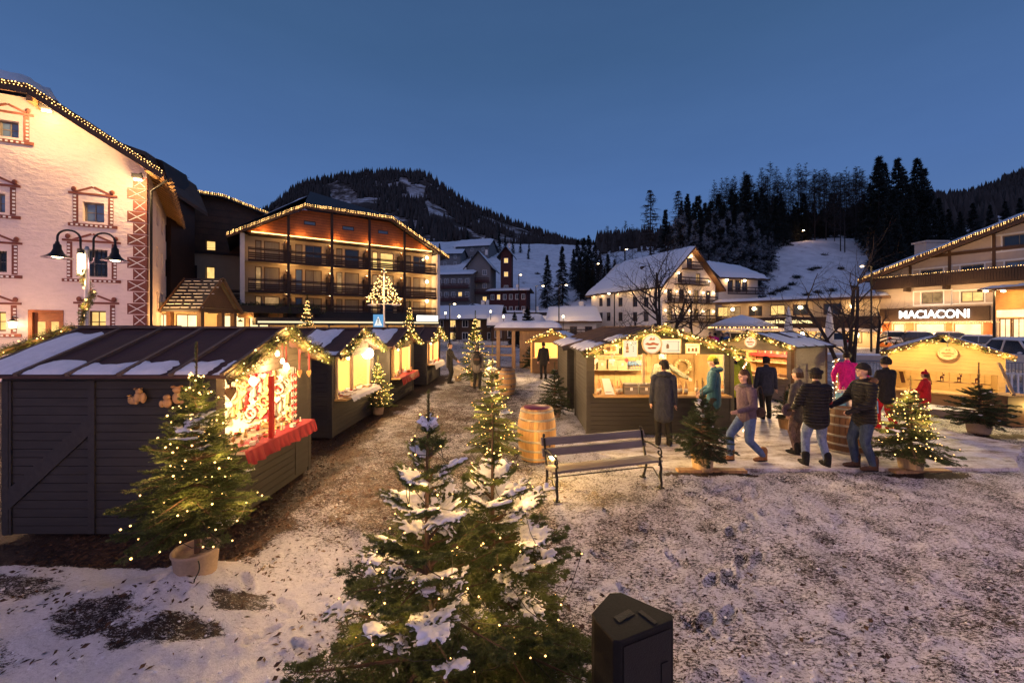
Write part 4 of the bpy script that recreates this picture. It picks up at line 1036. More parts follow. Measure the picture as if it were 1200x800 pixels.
def porch():
 d1, d2, X = 23.5, 26.6, -18.4; zr, ze = 5.5, 3.55
 t_ = thing('wooden_porch', 'small timber porch with snow dusted shingle roof and carved gable', 'porch', (X - 1, (d1 + d2) / 2, 0))
 dm = (d1 + d2) / 2; XL = X - 2.1; mb = MB()
 mb.prism([(X + .15, d1 - .25, ze - .1), (X + .15, dm, zr), (XL, dm, zr), (XL, d1 - .25, ze - .1)], (0, 0, .1)); mb.prism([(X + .15, dm, zr), (X + .15, d2 + .25, ze - .1), (XL, d2 + .25, ze - .1), (XL, dm, zr)], (0, 0, .1))
 mb.bar((X + .2, d1 - .3, ze - .1), (X + .2, dm, zr + .05), .08, .22, 1); mb.bar((X + .2, d2 + .3, ze - .1), (X + .2, dm, zr + .05), .08, .22, 1); mb.bar((XL - .05, d1 - .3, ze - .1), (XL - .05, dm, zr + .05), .08, .22, 1)
 roof = mb.build('roof', [M['slate'], M['brownwood']], t_)
 mb = MB(); rg = np.random.default_rng(2)
 for i in range(9):
  f = (i + .6) / 9.6; y = d1 - .25 + (dm - d1 + .25) * f; z = ze - .1 + (zr - ze + .1) * f + .105
  x = XL + .08
  while x < X:
   l = rg.uniform(.2, .6); mb.box((x + l / 2, y, z + .015), (l, .06, .03)); x += l + rg.uniform(.06, .22)
 mb.build('snow', M['roofsnow'], roof)
 mb = MB(); mb.prism([(X, d1 + .2, ze + .15), (X, d2 - .2, ze + .15), (X, dm, zr - .25)], (-.08, 0, 0)); mb.build('gable_board', M['brownwood'], t_)
 for x, y in ((X - .1, d1 + .15), (X - .1, d2 - .15), (X - 1.9, d1 + .15), (X - .1, dm + .3)):
  mb = MB(); mb.box((x, y, ze / 2), (.26, .26, ze)); mb.build('post', M['brownwood'], t_)
 mb = MB(); mb.bar((X - .1, d1, ze), (X - .1, d2, ze), .2, .24); mb.bar((X - 2, d1 + .15, ze), (X, d1 + .15, ze), .2, .24); mb.build('beam', M['brownwood'], t_)
 lamp('porch_lamp', (X - .8, d1 - .6, 2.6), 70, WARM, .1, t_)
porch()
def white_hotel():
 F = Fac(693, 75, 776, 59); G = Fac.__new__(Fac); G.o = F.pt(F.L, 0, 0); G.d = np.array((.912, .41, 0)); G.d /= np.linalg.norm(G.d); G.n = np.array((-G.d[1], G.d[0], 0)); G.L = 11.2
 t_ = thing('white_hotel', 'white plastered hotel under a long snow covered roof with wall uplights', 'hotel', (*F.o[:2], 0))
 ze, za = 9.2, 14.5; L = F.L
 wins = []
 for x in (704, 713, 727, 744, 757):
  for y in (354, 371): wins.append((x, y))
 holes = []
 for x, y in wins:
  u, z = F.uz(x, y); holes.append((u - .55, u + .55, z - .75, z + .75))
 mb = MB(); wall_holes(F, mb, [(0, 0), (L, 0), (L, ze), (0, ze)], holes, 0, .3)
 gout = [(0, 0), (G.L, 0), (G.L, ze), (G.L / 2, za), (0, ze)]; gh = []
 for z in (3.6, 6.5):
  for u in (1.5, 3.9, 7.0, 9.6): gh.append((u - .5, u + .5, z - .2, z + 1.7))
 for u in (3.6, 7.4): gh.append((u - .5, u + .5, 9.2, 10.8))
 gh.append((5.0, 6.2, 11.6, 13.0))
 wall_holes(G, mb, gout, gh, 0, .3); shell(G, mb, gout, .003, L, 0, (4,))
 mb.build('wall', M['white'], t_)
 for h in holes: window(F, t_, *h, .15, .1, 2, 1, 'brownwood', 'glassdark')
 for i, h in enumerate(gh): window(G, t_, *h, .15, .1, 2, 1, 'brownwood', 'litwin2' if i % 3 == 0 else 'glassdark')
 for z, u0, u1 in ((3.3, .6, 10.4), (6.2, .6, 10.4), (9.0, 2.4, 8.6), (11.4, 4.0, 7.2)): balcony_rail(G, t_, u0, u1, -1.1, z, .95, 'darkwood', 5, 2)
 for z, u0, u1 in ((3.3, .6, 10.4), (6.2, .6, 10.4), (9.0, 2.4, 8.6), (11.4, 4.0, 7.2)):
  mb = MB(); G.box(mb, u0, u1, -.99, -.003, z - .18, z - .03); mb.build('balcony_floor', M['darkwood'], t_)
 mb = MB(); o = 1.1; rise = (za - ze) / (G.L / 2)
 e0 = G.pt(-o, -o, ze - o * rise + .2); e1 = G.pt(-o, L + .6, ze - o * rise + .2); r0 = G.pt(G.L / 2, -o, za + .2); r1 = G.pt(G.L / 2, L - 3.0, za + .2)
 f0 = G.pt(G.L + o, -o, ze - o * rise + .2); f1 = G.pt(G.L + o, L + .6, ze - o * rise + .2)
 slab(mb, [e0, r0, r1, e1], .3); slab(mb, [f0, r0, r1, f1], .3); slab(mb, [e1, r1, f1], .3)
 roof = mb.build('roof', M['brownwood'], t_)
 mb = MB(); up = np.array((0, 0, .02))
 puffy(mb, e0 + up, e1 + up, r1 + up, r0 + up, .45, 40, 22, 3, 0, .5, .10); puffy(mb, e1 + up, f1 + up, r1 + up, r1 + up + (.1, 0, 0), .4, 14, 10, 4, 0, .5, .1); puffy(mb, f0 + up, f1 + up, r1 + up, r0 + up, .45, 30, 16, 5, 0, .5, .1)
 mb.build('snow', M['roofsnow'], roof)
 mb = MB(); p = F.pt(L * .62, 2.6, ze + 2.6); mb.box(p, (.9, .9, 1.4)); mb.build('chimney', M['darkwood'], roof)
 for x in (696, 706, 724, 740, 762, 772):
  u, z = F.uz(x, 338); mb = MB(); mb.ell(F.pt(u, -.22, 8.3), (.1, .1, .13), 0, 1); mb.build('wall_spot', M['lampglow'], t_); lamp('spot_lamp', F.pt(u, -.5, 8.1), 55, WARM2, .1, t_)
 for z in (4.9, 7.8):
  for u in (.5, 2.7, 5.4, 8.3, 10.6): mb = MB(); mb.ell(G.pt(u, -.2, z), .12, 0, 1); mb.build('wall_spot', M['lampglow'], t_); lamp('spot_lamp', G.pt(u, -.6, z), 32, WARM, .1, t_)
 for u, z in ((5.6, 13.3), (3.0, 10.6), (9.4, 9.6)): mb = MB(); mb.ell(G.pt(u, -.3, z), .14, 0, 1); mb.build('wall_spot', M['lampglow'], t_); lamp('spot_lamp', G.pt(u, -.7, z), 60, WARM, .1, t_)
 K = Fac(842, 66, 888, 68); t2 = thing('hotel_annex', 'white hotel annex with snow roof and dark balcony on the hill foot', 'building', (*K.o[:2], 0))
 ztop = K.uz(865, 326)[1]; mb = MB(); hs = []
 for x in (856, 865, 873): u, z = K.uz(x, 334); hs.append((u - .6, u + .6, z - 1.1, z + .9))
 ol = [(0, 0), (K.L, 0), (K.L, ztop), (0, ztop)]
 wall_holes(K, mb, ol, hs, 0, .3); shell(K, mb, ol, .003, 7); mb.build('wall', M['white'], t2)
 for h in hs: window(K, t2, *h, .15, .1, 2, 1, 'brownwood', 'glassdark')
 balcony_rail(K, t2, .8, K.L + .2, -1.2, K.uz(865, 344)[1], 1.0)
 r = MB(); a, b = K.pt(-1, -1.4, ztop - .1), K.pt(K.L + 1.2, -1.4, ztop - .1); c, d = K.pt(K.L - .5, 4, ztop + 2.6), K.pt(.5, 4, ztop + 3.4)
 slab(r, [a, b, c, d], .3); slab(r, [d, c, K.pt(K.L + 1, 9, ztop - .1), K.pt(-1, 9, ztop - .1)], .3); rf = r.build('roof', M['brownwood'], t2)
 mb = MB(); puffy(mb, a + up, b + up, c + up, d + up, .45, 16, 9, 6, 0, .4, .12); mb.build('snow', M['roofsnow'], rf)
 for x in (853, 874): u, z = K.uz(x, 326, -.4); lamp('spot_lamp', K.pt(u, -.5, ztop - .5), 45, WARM, .1, t2); mb = MB(); mb.ell(K.pt(u, -.2, ztop - .4), .2, 0, 1); mb.build('wall_spot', M['lampglow'], t2)
white_hotel()
def text_mesh(name, s, size, depth, mat, par, Fx, u0, z0, y, width=None, bold=0.0, space=1.0):
 cu = bpy.data.curves.new('tmp', 'FONT'); cu.body = s; cu.size = size; cu.extrude = depth; cu.offset = bold; cu.space_character = space
 o = bpy.data.objects.new('tmp', cu); COL.objects.link(o)
 dg = bpy.context.evaluated_depsgraph_get(); me = bpy.data.meshes.new_from_object(o.evaluated_get(dg)); bpy.data.objects.remove(o)
 V = np.array([v.co for v in me.vertices]); sx = 1.0
 if width: sx = width / (V[:, 0].max() - V[:, 0].min())
 V[:, 0] = (V[:, 0] - V[:, 0].min()) * sx
 W_ = np.array([Fx.pt(u0 + v[0], y - v[2], z0 + v[1]) for v in V]) - np.array(root_of(par).location)
 for i, v in enumerate(me.vertices): v.co = W_[i]
 me.materials.clear(); me.materials.append(M[mat]); me.name = name
 o = bpy.data.objects.new(name, me); COL.objects.link(o); o.parent = par; return o
def low_restaurant():
 F = Fac(846, 61, 1030, 48); L = F.L; t_ = thing('long_restaurant', 'long two storey restaurant with snowy flat roof and lettered dark fascia', 'restaurant', (*F.o[:2], 0))
 zt = (F.uz(860, 357)[1] + F.uz(1000, 350)[1]) / 2; zf = (F.uz(870, 376)[1] + F.uz(950, 374)[1]) / 2
 mb = MB(); hs = []; lit = []
 for x, pm in ((848, 'litwin'), (860, 'litwin2'), (885, 'glassdark'), (911, 'litwin'), (938, 'glassdark'), (975, 'glassdark')):
  u, z = F.uz(x, 364); hs.append((u - .9, u + .9, zf + .6, zf + 2.1)); lit.append(pm)
 gs = []
 for i in range(9): u = .8 + i * (L - 1.6) / 9; gs.append((u, u + (L - 1.6) / 9 - .7, .5, zf - 1.0))
 ol = [(0, 0), (L, 0), (L, zt), (0, zt)]
 wall_holes(F, mb, ol, hs + gs, 0, .3); shell(F, mb, ol, .003, 9); mb.build('wall', M['cream'], t_)
 for h, pm in zip(hs, lit): window(F, t_, *h, .15, .1, 2, 1, 'brownwood', pm)
 for i, h in enumerate(gs): window(F, t_, *h, .15, .12, 3, 1, 'brownwood', ('litwin', 'litwin2', 'litwin')[i % 3])
 mb = MB(); F.box(mb, -.4, L + .3, -1.5, -.003, zf - 1.1, zf + .35); fa = mb.build('fascia', M['darkwood'], t_)
 mb = MB(); F.box(mb, -.4, L + .3, -1.52, -.2, zf - 1.5, zf - 1.102); mb.build('awning', M['whitecloth'], t_)
 u0, z0 = F.uz(893, 374.6, -1.5); u1 = F.uz(952, 373, -1.5)[0]
 text_mesh('fascia_lettering', 'restaurant & hotel    hotel restaurant', .75, .03, 'signwarm', t_, F, u0, zf - .45, -1.55, u1 - u0, .01)
 r = MB(); F.box(r, -1.0, L + 1, -1.2, 9.5, zt + .01, zt + .28); rf = r.build('roof', M['brownwood'], t_)
 mb = MB(); puffy(mb, F.pt(-1, -1.25, zt + .29), F.pt(L + 1, -1.25, zt + .29), F.pt(L + 1, 9.5, zt + .29), F.pt(-1, 9.5, zt + .29), .45, 50, 12, 12, 0, .4, .12); mb.build('snow', M['roofsnow'], rf)
 for x in (859, 884, 938, 999):
  u, z = F.uz(x, 360, -.1); mb = MB(); mb.ell(F.pt(u, -.25, zt - .8), .24, 0, 1); mb.build('wall_spot', M['lampglow'], t_); lamp('spot_lamp', F.pt(u, -.6, zt - .9), 55, WARM, .1, t_)
 for i in range(6):
  u = 2 + i * (L - 4) / 5; mb = MB(); mb.lathe([(.12, -.3), (.2, -.25), (.24, .2), (.1, .3)], F.pt(u, -.5, zf - 1.95), 8); mb.build('wall_lantern', M['lampglow'], t_)
  lamp('lantern_lamp', F.pt(u, -1.6, zf - 2.0), 110, WARM, .2, t_)
low_restaurant()
def shop_building():
 F = Fac(1026, 49, 1200, 38.5); L = 30.0
 t_ = thing('shop_building', 'broad gabled shop building with lit roof edge and white lettered sign', 'shop', (*F.o[:2], 0))
 p0 = F.uz(1005, 327, -1.6); p1 = F.uz(1200, 251, -1.6); k = (p1[1] - p0[1]) / (p1[0] - p0[0])
 zr = lambda u: p0[1] + (u - p0[0]) * k
 ua = 15.0
 ol = [(0, 0), (L, 0), (L, zr(0) - .4), (ua, zr(ua) - .4), (0, zr(0) - .4)]
 zb = (F.uz(1050, 335)[1] + F.uz(1180, 327)[1]) / 2      # balcony floor level (bottom of the dark band)
 hs = []; sp_ = []
 for (x0, x1, y0, y1, pm) in ((1079, 1105, 317, 327, 'glassdark'), (1126, 1153, 312, 323, 'glassdark'), (1178, 1210, 307, 320, 'glassblue'), (1175, 1215, 277, 288, 'glassdark'), (1080, 1105, 343, 355, 'litwin2'), (1126, 1153, 342, 353, 'litwin')):
  a, z1 = F.uz(x0, y0); b, z0 = F.uz(x1, y1); hs.append((a, b, z0, z1)); sp_.append(pm)
 zs = F.uz(1100, 377)[1]; sh = []
 for (x0, x1) in ((1046, 1060), (1072, 1107), (1117, 1151)):
  a = F.uz(x0, 385)[0]; b = F.uz(x1, 385)[0]; sh.append((a, b, .4, zs - .15))
 mb = MB(); wall_holes(F, mb, ol, hs + sh, 0, .25); shell(F, mb, ol, .003, 16)
 mb.build('wall', M['beige'], t_)
 for h, pm in zip(hs, sp_):
  w = window(F, t_, *h, .12, .09, 2, 1, 'greywood', pm)
  mb = MB(); u0, u1, z0, z1 = h; q = .75
  for (a, b, c, d) in ((u0 - q, u1 + q, z1 + .08, z1 + .24), (u0 - q, u1 + q, z0 - .26, z0 - .10), (u0 - q, u0 - q + .12, z0 - .1, z1 + .08), (u1 + q - .12, u1 + q, z0 - .1, z1 + .08), (u0 - .12, u0 - .01, z0 - .1, z1 + .08), (u1 + .01, u1 + .12, z0 - .1, z1 + .08)): F.box(mb, a, b, -.03, -.003, c, d)
  mb.build('white_surround', M['whitepaint'], w)
 for h in sh:
  w = window(F, t_, *h, .18, .1, 1, 1, 'orangewood', 'shop', name='shop_window')
  mb = MB(); rg = np.random.default_rng(int(h[0] * 10))
  for i in range(7):
   u = h[0] + .3 + (h[1] - h[0] - .6) * i / 6; hh = rg.uniform(.3, 1.2); mb.lathe([(.02, 0), (.18, .05), (.2, hh * .6), (.08, hh * .8), (.1, hh), (0, hh + .06)], F.pt(u, .02 - .2, .45), 8)
  mb.build('window_display', M['redpaint'], w)
 us = [0.02] + [x for h in sh for x in h[:2]] + [F.uz(1168, 385)[0]]
 for a, b in zip(us[::2], us[1::2]): mb = MB(); F.box(mb, a + .08, b - .08, -.06, -.003, .1, zs - .1); mb.build('timber_pier', M['orangewood'], t_)
 uc = F.uz(1161, 350)[0]
 z0 = F.uz(1100, 372.5, -.3)[1]; z1 = F.uz(1100, 361, -.3)[1]; mb = MB(); F.box(mb, 0, uc, -.3, -.003, z0 - .35, z1 + .12); mb.build('sign_band', M['darkwood'], t_)
 a = F.uz(1054, 372, -.36)[0]; b = F.uz(1136, 370, -.36)[0]
 text_mesh('sign_lettering', 'MACIACONI', (z1 - z0) * 1.15, .05, 'signwhite', t_, F, a, z0 + .02, -.38, b - a, .012)
 lamp('sign_lamp', F.pt((a + b) / 2, -1.4, (z0 + z1) / 2), 90, (1, .8, .6), .4, t_)
 edge_lights(F, t_, [(F.uz(1030, 373)[0], z0 - .5), (F.uz(1205, 373)[0], z0 - .5)], -.45, .16, .035)
 mb = MB(); F.box(mb, .1, L, -1.3, -1.18, zb - .35, zb + 1.0); F.box(mb, .1, L, -1.17, -.003, zb - .3, zb - .08)
 i = .1
 while i < L - .2: F.box(mb, i, i + .13, -1.325, -1.302, zb - .3, zb + .98); i += .19
 bal = mb.build('balcony', M['darkwood'], t_)
 edge_lights(F, t_, [(.1, zb + 1.08), (L, zb + 1.08)], -1.3, .17, .038)
 for u in (F.uz(1066, 335)[0], F.uz(1112, 332)[0]): mb = MB(); F.box(mb, u - .14, u + .14, -1.15, -.003, zb - .75, zb - .31); mb.build('bracket', M['darkwood'], t_)
 mb = MB(); zt1 = F.uz(1113, 300)[1]
 us = [F.uz(x, 310)[0] for x in (1067, 1113, 1165)]
 for u in us: F.box(mb, u - .12, u + .12, -.09, -.035, zb + .6, zr(u) - .45)
 F.box(mb, F.uz(1067, 306)[0] - .4, L, -.085, -.034, zt1 + .0, zt1 + .34)
 mb.build('timber_frame', M['brownwood'], t_)
 mb = MB(); q = [(p0[0], p0[1]), (ua, zr(ua)), (L + 1.6, p0[1])]
 a0, a1, a2 = [F.pt(u, -1.6, z) for u, z in q]; bk = F.n * 18
 slab(mb, [a0, a1, a1 + bk, a0 + bk], .3); slab(mb, [a1, a2, a2 + bk, a1 + bk], .3)
 mb.bar(a0 - np.array((0, 0, .42)), a1 - np.array((0, 0, .42)), .1, .5, 0); roof = mb.build('roof', M['brownwood'], t_)
 mb = MB(); up = np.array((0, 0, .01)); puffy(mb, a0 + up, a0 + bk + up, a1 + bk + up, a1 + up, .42, 20, 24, 3, 0, .4, .12); puffy(mb, a2 + up, a2 + bk + up, a1 + bk + up, a1 + up, .42, 20, 12, 3, 0, .4, .12); mb.build('snow', M['roofsnow'], roof)
 for dz in (-.05, -.2): edge_lights(F, t_, [(q[0][0], q[0][1] + dz), (q[1][0], q[1][1] + dz)], -1.66, .16, .038)
 c = F.pt(F.uz(1058, 290)[0] + .6, 5, zr(3) + 1.4); mb = MB(); mb.box(c, (2.4, 1.4, 2.6)); mb.box(c + np.array((0, 0, 1.4)), (2.8, 1.8, .2)); mb.build('chimney', M['beige'], roof)
 G = Fac(1166, 36.5, 1240, 32); t2 = thing('shop_entrance', 'glazed yellow shop entrance with carved fascia and snowy canopy', 'shop', (*G.o[:2], 0))
 zz = G.uz(1180, 341)[1]; z2 = G.uz(1180, 363)[1]; z3 = G.uz(1180, 373)[1]
 mb = MB(); G.box(mb, 0, G.L, 0, 4, z3 + .02, zz); mb.build('wall', M['larch'], t2)
 mb = MB(); G.box(mb, .2, G.L, -.08, -.003, z3 + .1, z2); mb.build('light_panel', M['shop'], t2)
 mb = MB(); G.box(mb, -.3, G.L, -1.2, 4.2, zz + .01, zz + .25); r = mb.build('canopy', M['brownwood'], t2); mb = MB(); puffy(mb, G.pt(-.3, -1.25, zz + .26), G.pt(G.L, -1.25, zz + .26), G.pt(G.L, 4.2, zz + .26), G.pt(-.3, 4.2, zz + .26), .25, 20, 8, 2); mb.build('snow', M['roofsnow'], r)
 for i in range(4):
  u0 = .2 + i * (G.L - .4) / 4; window(G, t2, u0, u0 + (G.L - .4) / 4 - .1, .2, z3, .2, .08, 2, 1, 'brownwood', 'shop', name='shop_window')
 lamp('entrance_lamp', G.pt(G.L / 2 - 1, -2, 3), 240, WARM, .3, t2); lamp('fascia_lamp', G.pt(1.6, -1, zz - .5), 60, WARM, .2, t2)
 for u in (3, 8, 13): lamp('shop_lamp', F.pt(u, -2.6, zb - 1.2), 60, WARM2, .3, t_)
 for h in sh: lamp('shop_lamp', F.pt((h[0] + h[1]) / 2, -1.2, 2.3), 160, WARM2, .3, t_)
shop_building()
def hill_house(name, label, cat, px, d, w, dep, wallh, roofh, rz, wallm, roofm, rows, cols, zoff=0.0, ridge='x', snow=.4, lit=(), bal=(), base=None):
 p = at(px, 0, d); z0 = (hill_z(px, d) if base is None else base) + zoff
 t_ = thing(name, label, cat, (p.x, p.y, z0), rz)
 F = Fac.__new__(Fac); F.o = np.array((p.x, p.y, z0)) ; c, s = math.cos(rz), math.sin(rz); F.d = np.array((c, s, 0)); F.n = np.array((-s, c, 0)); F.L = w; F.o = F.o - F.d * w / 2
 t_.rotation_euler = (0, 0, 0)
 pt0 = F.pt
 mb = MB()
 ol = [(0, -6), (w, -6), (w, wallh), (0, wallh)] if ridge == 'x' else [(0, -6), (w, -6), (w, wallh), (w / 2, wallh + roofh), (0, wallh)]
 hs = []
 for i in range(rows):
  for j in range(cols):
   u = w * (j + .5) / cols; z = wallh * (i + .5) / rows; hs.append((u - min(.6, w / cols * .3), u + min(.6, w / cols * .3), z - .7, z + .7))
 wall_holes(F, mb, ol, hs, 0, .25); shell(F, mb, ol, .003, dep); mb.build('wall', M[wallm], t_)
 for i, h in enumerate(hs): window(F, t_, *h, .12, .12, 2, 1, 'whitepaint' if wallm != 'white' else 'brownwood', 'litwin' if i in lit else 'glassdark')
 for z in bal:
  balcony_rail(F, t_, .2, w - .2, -1.2, z, 1.0, 'redpaint' if 'red' in label else 'darkwood', 5, 2.2)
  mb = MB(); F.box(mb, .2, w - .2, -1.09, -.003, z - .16, z - .02); mb.build('balcony_floor', M['darkwood'], t_)
 o = .9; mb = MB(); sn = MB(); up = np.array((0, 0, .03))
 if ridge == 'x':
  k = roofh / (dep / 2); a, b = F.pt(-o, -o, wallh - o * k + .2), F.pt(w + o, -o, wallh - o * k + .2); c_, d_ = F.pt(w + o * .6, dep / 2, wallh + roofh + .2), F.pt(-o * .6, dep / 2, wallh + roofh + .2); e, f = F.pt(w + o, dep + o, wallh - o * k + .2), F.pt(-o, dep + o, wallh - o * k + .2)
  slab(mb, [a, b, c_, d_], .25); slab(mb, [d_, c_, e, f], .25)
  mb.prism([F.pt(.02, .1, wallh), F.pt(.02, dep / 2, wallh + roofh - .1), F.pt(.02, dep - .1, wallh)], F.d * .1, 1); mb.prism([F.pt(w - .12, .1, wallh), F.pt(w - .12, dep / 2, wallh + roofh - .1), F.pt(w - .12, dep - .1, wallh)], F.d * .1, 1)
  if snow: puffy(sn, a + up, b + up, c_ + up, d_ + up, snow, 14, 10, 3, 0, .4, .15); puffy(sn, e + up, f + up, d_ + up, c_ + up, snow, 14, 10, 3, 0, .4, .15)
 else:
  k = roofh / (w / 2); a, b = F.pt(-o, -o, wallh - o * k + .2), F.pt(-o, dep + o, wallh - o * k + .2); c_, d_ = F.pt(w / 2, dep + o, wallh + roofh + .2), F.pt(w / 2, -o, wallh + roofh + .2); e, f = F.pt(w + o, -o, wallh - o * k + .2), F.pt(w + o, dep + o, wallh - o * k + .2)
  slab(mb, [a, b, c_, d_], .25); slab(mb, [d_, c_, f, e], .25)
  if snow: puffy(sn, a + up, b + up, c_ + up, d_ + up, snow, 12, 8, 3, 0, .4, .15); puffy(sn, e + up, f + up, c_ + up, d_ + up, snow, 12, 8, 3, 0, .4, .15)
 r = mb.build('roof', [M[roofm], M[wallm]], t_)
 if snow: sn.build('snow', M['roofsnow'], r)
 mb = MB(); q = F.pt(w * .7, dep * .5, wallh + roofh + .5); mb.box(q, (.7, .7, 1.4)); mb.build('chimney', M['white'], r)
 return t_, F
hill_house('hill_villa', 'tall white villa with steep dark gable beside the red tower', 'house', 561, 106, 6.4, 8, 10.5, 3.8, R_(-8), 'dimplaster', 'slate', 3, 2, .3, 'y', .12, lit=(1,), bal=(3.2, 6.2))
hill_house('tower_house', 'narrow dark red stair tower with snowy hipped top and lit windows', 'tower', 593, 106, 2.9, 3.2, 14.5, 1.8, R_(-8), 'redpaint', 'slate', 4, 1, .3, 'y', .15, lit=(2, 3))
hill_house('veranda_house', 'low dark red veranda building with white window row beside the snow slope', 'house', 595, 101, 9.6, 6, 6.2, .7, R_(-12), 'redpaint', 'darkwood', 2, 6, .2, 'x', .12, lit=(7,))
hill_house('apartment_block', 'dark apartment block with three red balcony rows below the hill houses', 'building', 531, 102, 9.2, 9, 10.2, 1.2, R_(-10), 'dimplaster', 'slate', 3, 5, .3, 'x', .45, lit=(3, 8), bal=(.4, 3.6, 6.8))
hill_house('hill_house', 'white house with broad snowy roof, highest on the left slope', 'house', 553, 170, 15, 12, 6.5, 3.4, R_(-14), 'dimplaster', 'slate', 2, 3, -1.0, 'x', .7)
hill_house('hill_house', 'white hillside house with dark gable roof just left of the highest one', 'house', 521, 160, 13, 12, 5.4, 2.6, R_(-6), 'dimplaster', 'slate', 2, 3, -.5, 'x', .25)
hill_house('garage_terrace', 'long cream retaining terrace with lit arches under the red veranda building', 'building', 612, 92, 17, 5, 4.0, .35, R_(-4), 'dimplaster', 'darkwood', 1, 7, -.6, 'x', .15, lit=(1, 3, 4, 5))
hill_house('village_house', 'low white house with snow roof and dark balcony beside the white hotel', 'house', 672, 66, 7.4, 7, 3.7, 2.0, R_(-6), 'white', 'brownwood', 1, 3, 0, 'x', .45, base=0, bal=(1.1,))
hill_house('glowing_shop', 'small snowy roofed shop with yellow glowing front beside the low white house', 'shop', 641, 78, 6.2, 6, 3.4, .8, R_(0), 'cream', 'brownwood', 1, 2, 0, 'x', .4, lit=(0, 1), base=0)
hill_house('village_house', 'dark wide chalet with lit windows low before the apartment block', 'house', 545, 74, 12, 8, 4.6, 2.2, R_(-10), 'brownwood', 'slate', 2, 5, -.4, 'x', .35, lit=(1, 6, 8))
hill_house('village_house', 'low dark house with one lit window left of the glowing shop', 'house', 606, 70, 9, 7, 3.4, 1.6, R_(6), 'brownwood', 'slate', 1, 4, -.3, 'x', .35, lit=(2,))
hill_house('village_house', 'small dark chalet stepping up the slope below the white villa', 'house', 556, 88, 8, 7, 4.4, 2.0, R_(-20), 'darkwood', 'slate', 2, 3, -.6, 'y', .3, lit=(3,))
def planks(mb, rows, axis, pos, out, z0, z1, bh=.105, gap=.008, th=.018, m=0):
 """horizontal boards; rows(zc)->[(a,b)] intervals; axis 'x': face at y=pos, 'y': face at x=pos; out=+-1 outward"""
 z = z0
 while z < z1 - .02:
  zt = min(z + bh, z1)
  for a, b in rows((z + zt) / 2):
   if b - a < .02: continue
   p0, p1 = sorted((pos + .003 * out, pos + th * out))
   if axis == 'x': mb.rng((a, p0, z), (b, p1, zt - gap), m)
   else: mb.rng((p0, a, z), (p1, b, zt - gap), m)
  z = zt
def snow_patch(mb, Pf, nrmv, s0, s1, t0, t1, th, seed):
 """irregular thin sheet of snow on a roof slope: Pf(s,t) -> point"""
 rg = np.random.default_rng(seed); ns, nt_ = 9, max(8, int(abs(t1 - t0) * 12))
 s = np.linspace(0, 1, ns); tt = np.linspace(0, 1, nt_); V = []
 j0 = .09 * (fbm(tt * 7 * abs(t1 - t0), tt * 0 + seed, seed) - .47) * 2; j1 = .11 * (fbm(tt * 6 * abs(t1 - t0), tt * 0 + seed + 9, seed + 3) - .47) * 2
 for i, b in enumerate(tt):
  for a in s:
   ja = (j0[i] * (1 - a) if s0 > .03 else 0) + j1[i] * a
   jb = .05 * (rg.random() - .5) if i in (0, nt_ - 1) else 0
   e = min(a, 1 - a) * 2; e2 = min(b, 1 - b) * abs(t1 - t0) * 8
   h = th * min(1, math.sqrt(min(e * 2.2, e2) + 1e-6)) * (.8 + .4 * rg.random()) if 0 < a < 1 and 0 < b < 1 else (0 if s0 > .03 or a > 0 else th * .25)
   V.append(np.array(Pf(s0 + (s1 - s0) * a + ja, t0 + (t1 - t0) * b + jb)) + nrmv * (h + .004))
 i = np.arange(nt_ - 1)[:, None] * ns; j = np.arange(ns - 1)[None]
 Fq = np.stack([i + j, i + j + 1, i + ns + j + 1, i + ns + j], -1).reshape(-1, 4); V = np.array(V)
 q = V[Fq[0]]
 if np.cross(q[1] - q[0], q[3] - q[0]) @ nrmv < 0: Fq = Fq[:, ::-1]
 mb.add(V, Fq, 0, True)
STALLS = {}; M['batten'] = wood('roof_batten', (.11, .075, .06), 'x', .7, .3); M['whitewood0'] = wood('pale_lining', (.62, .50, .38), 'z', .7, .2)
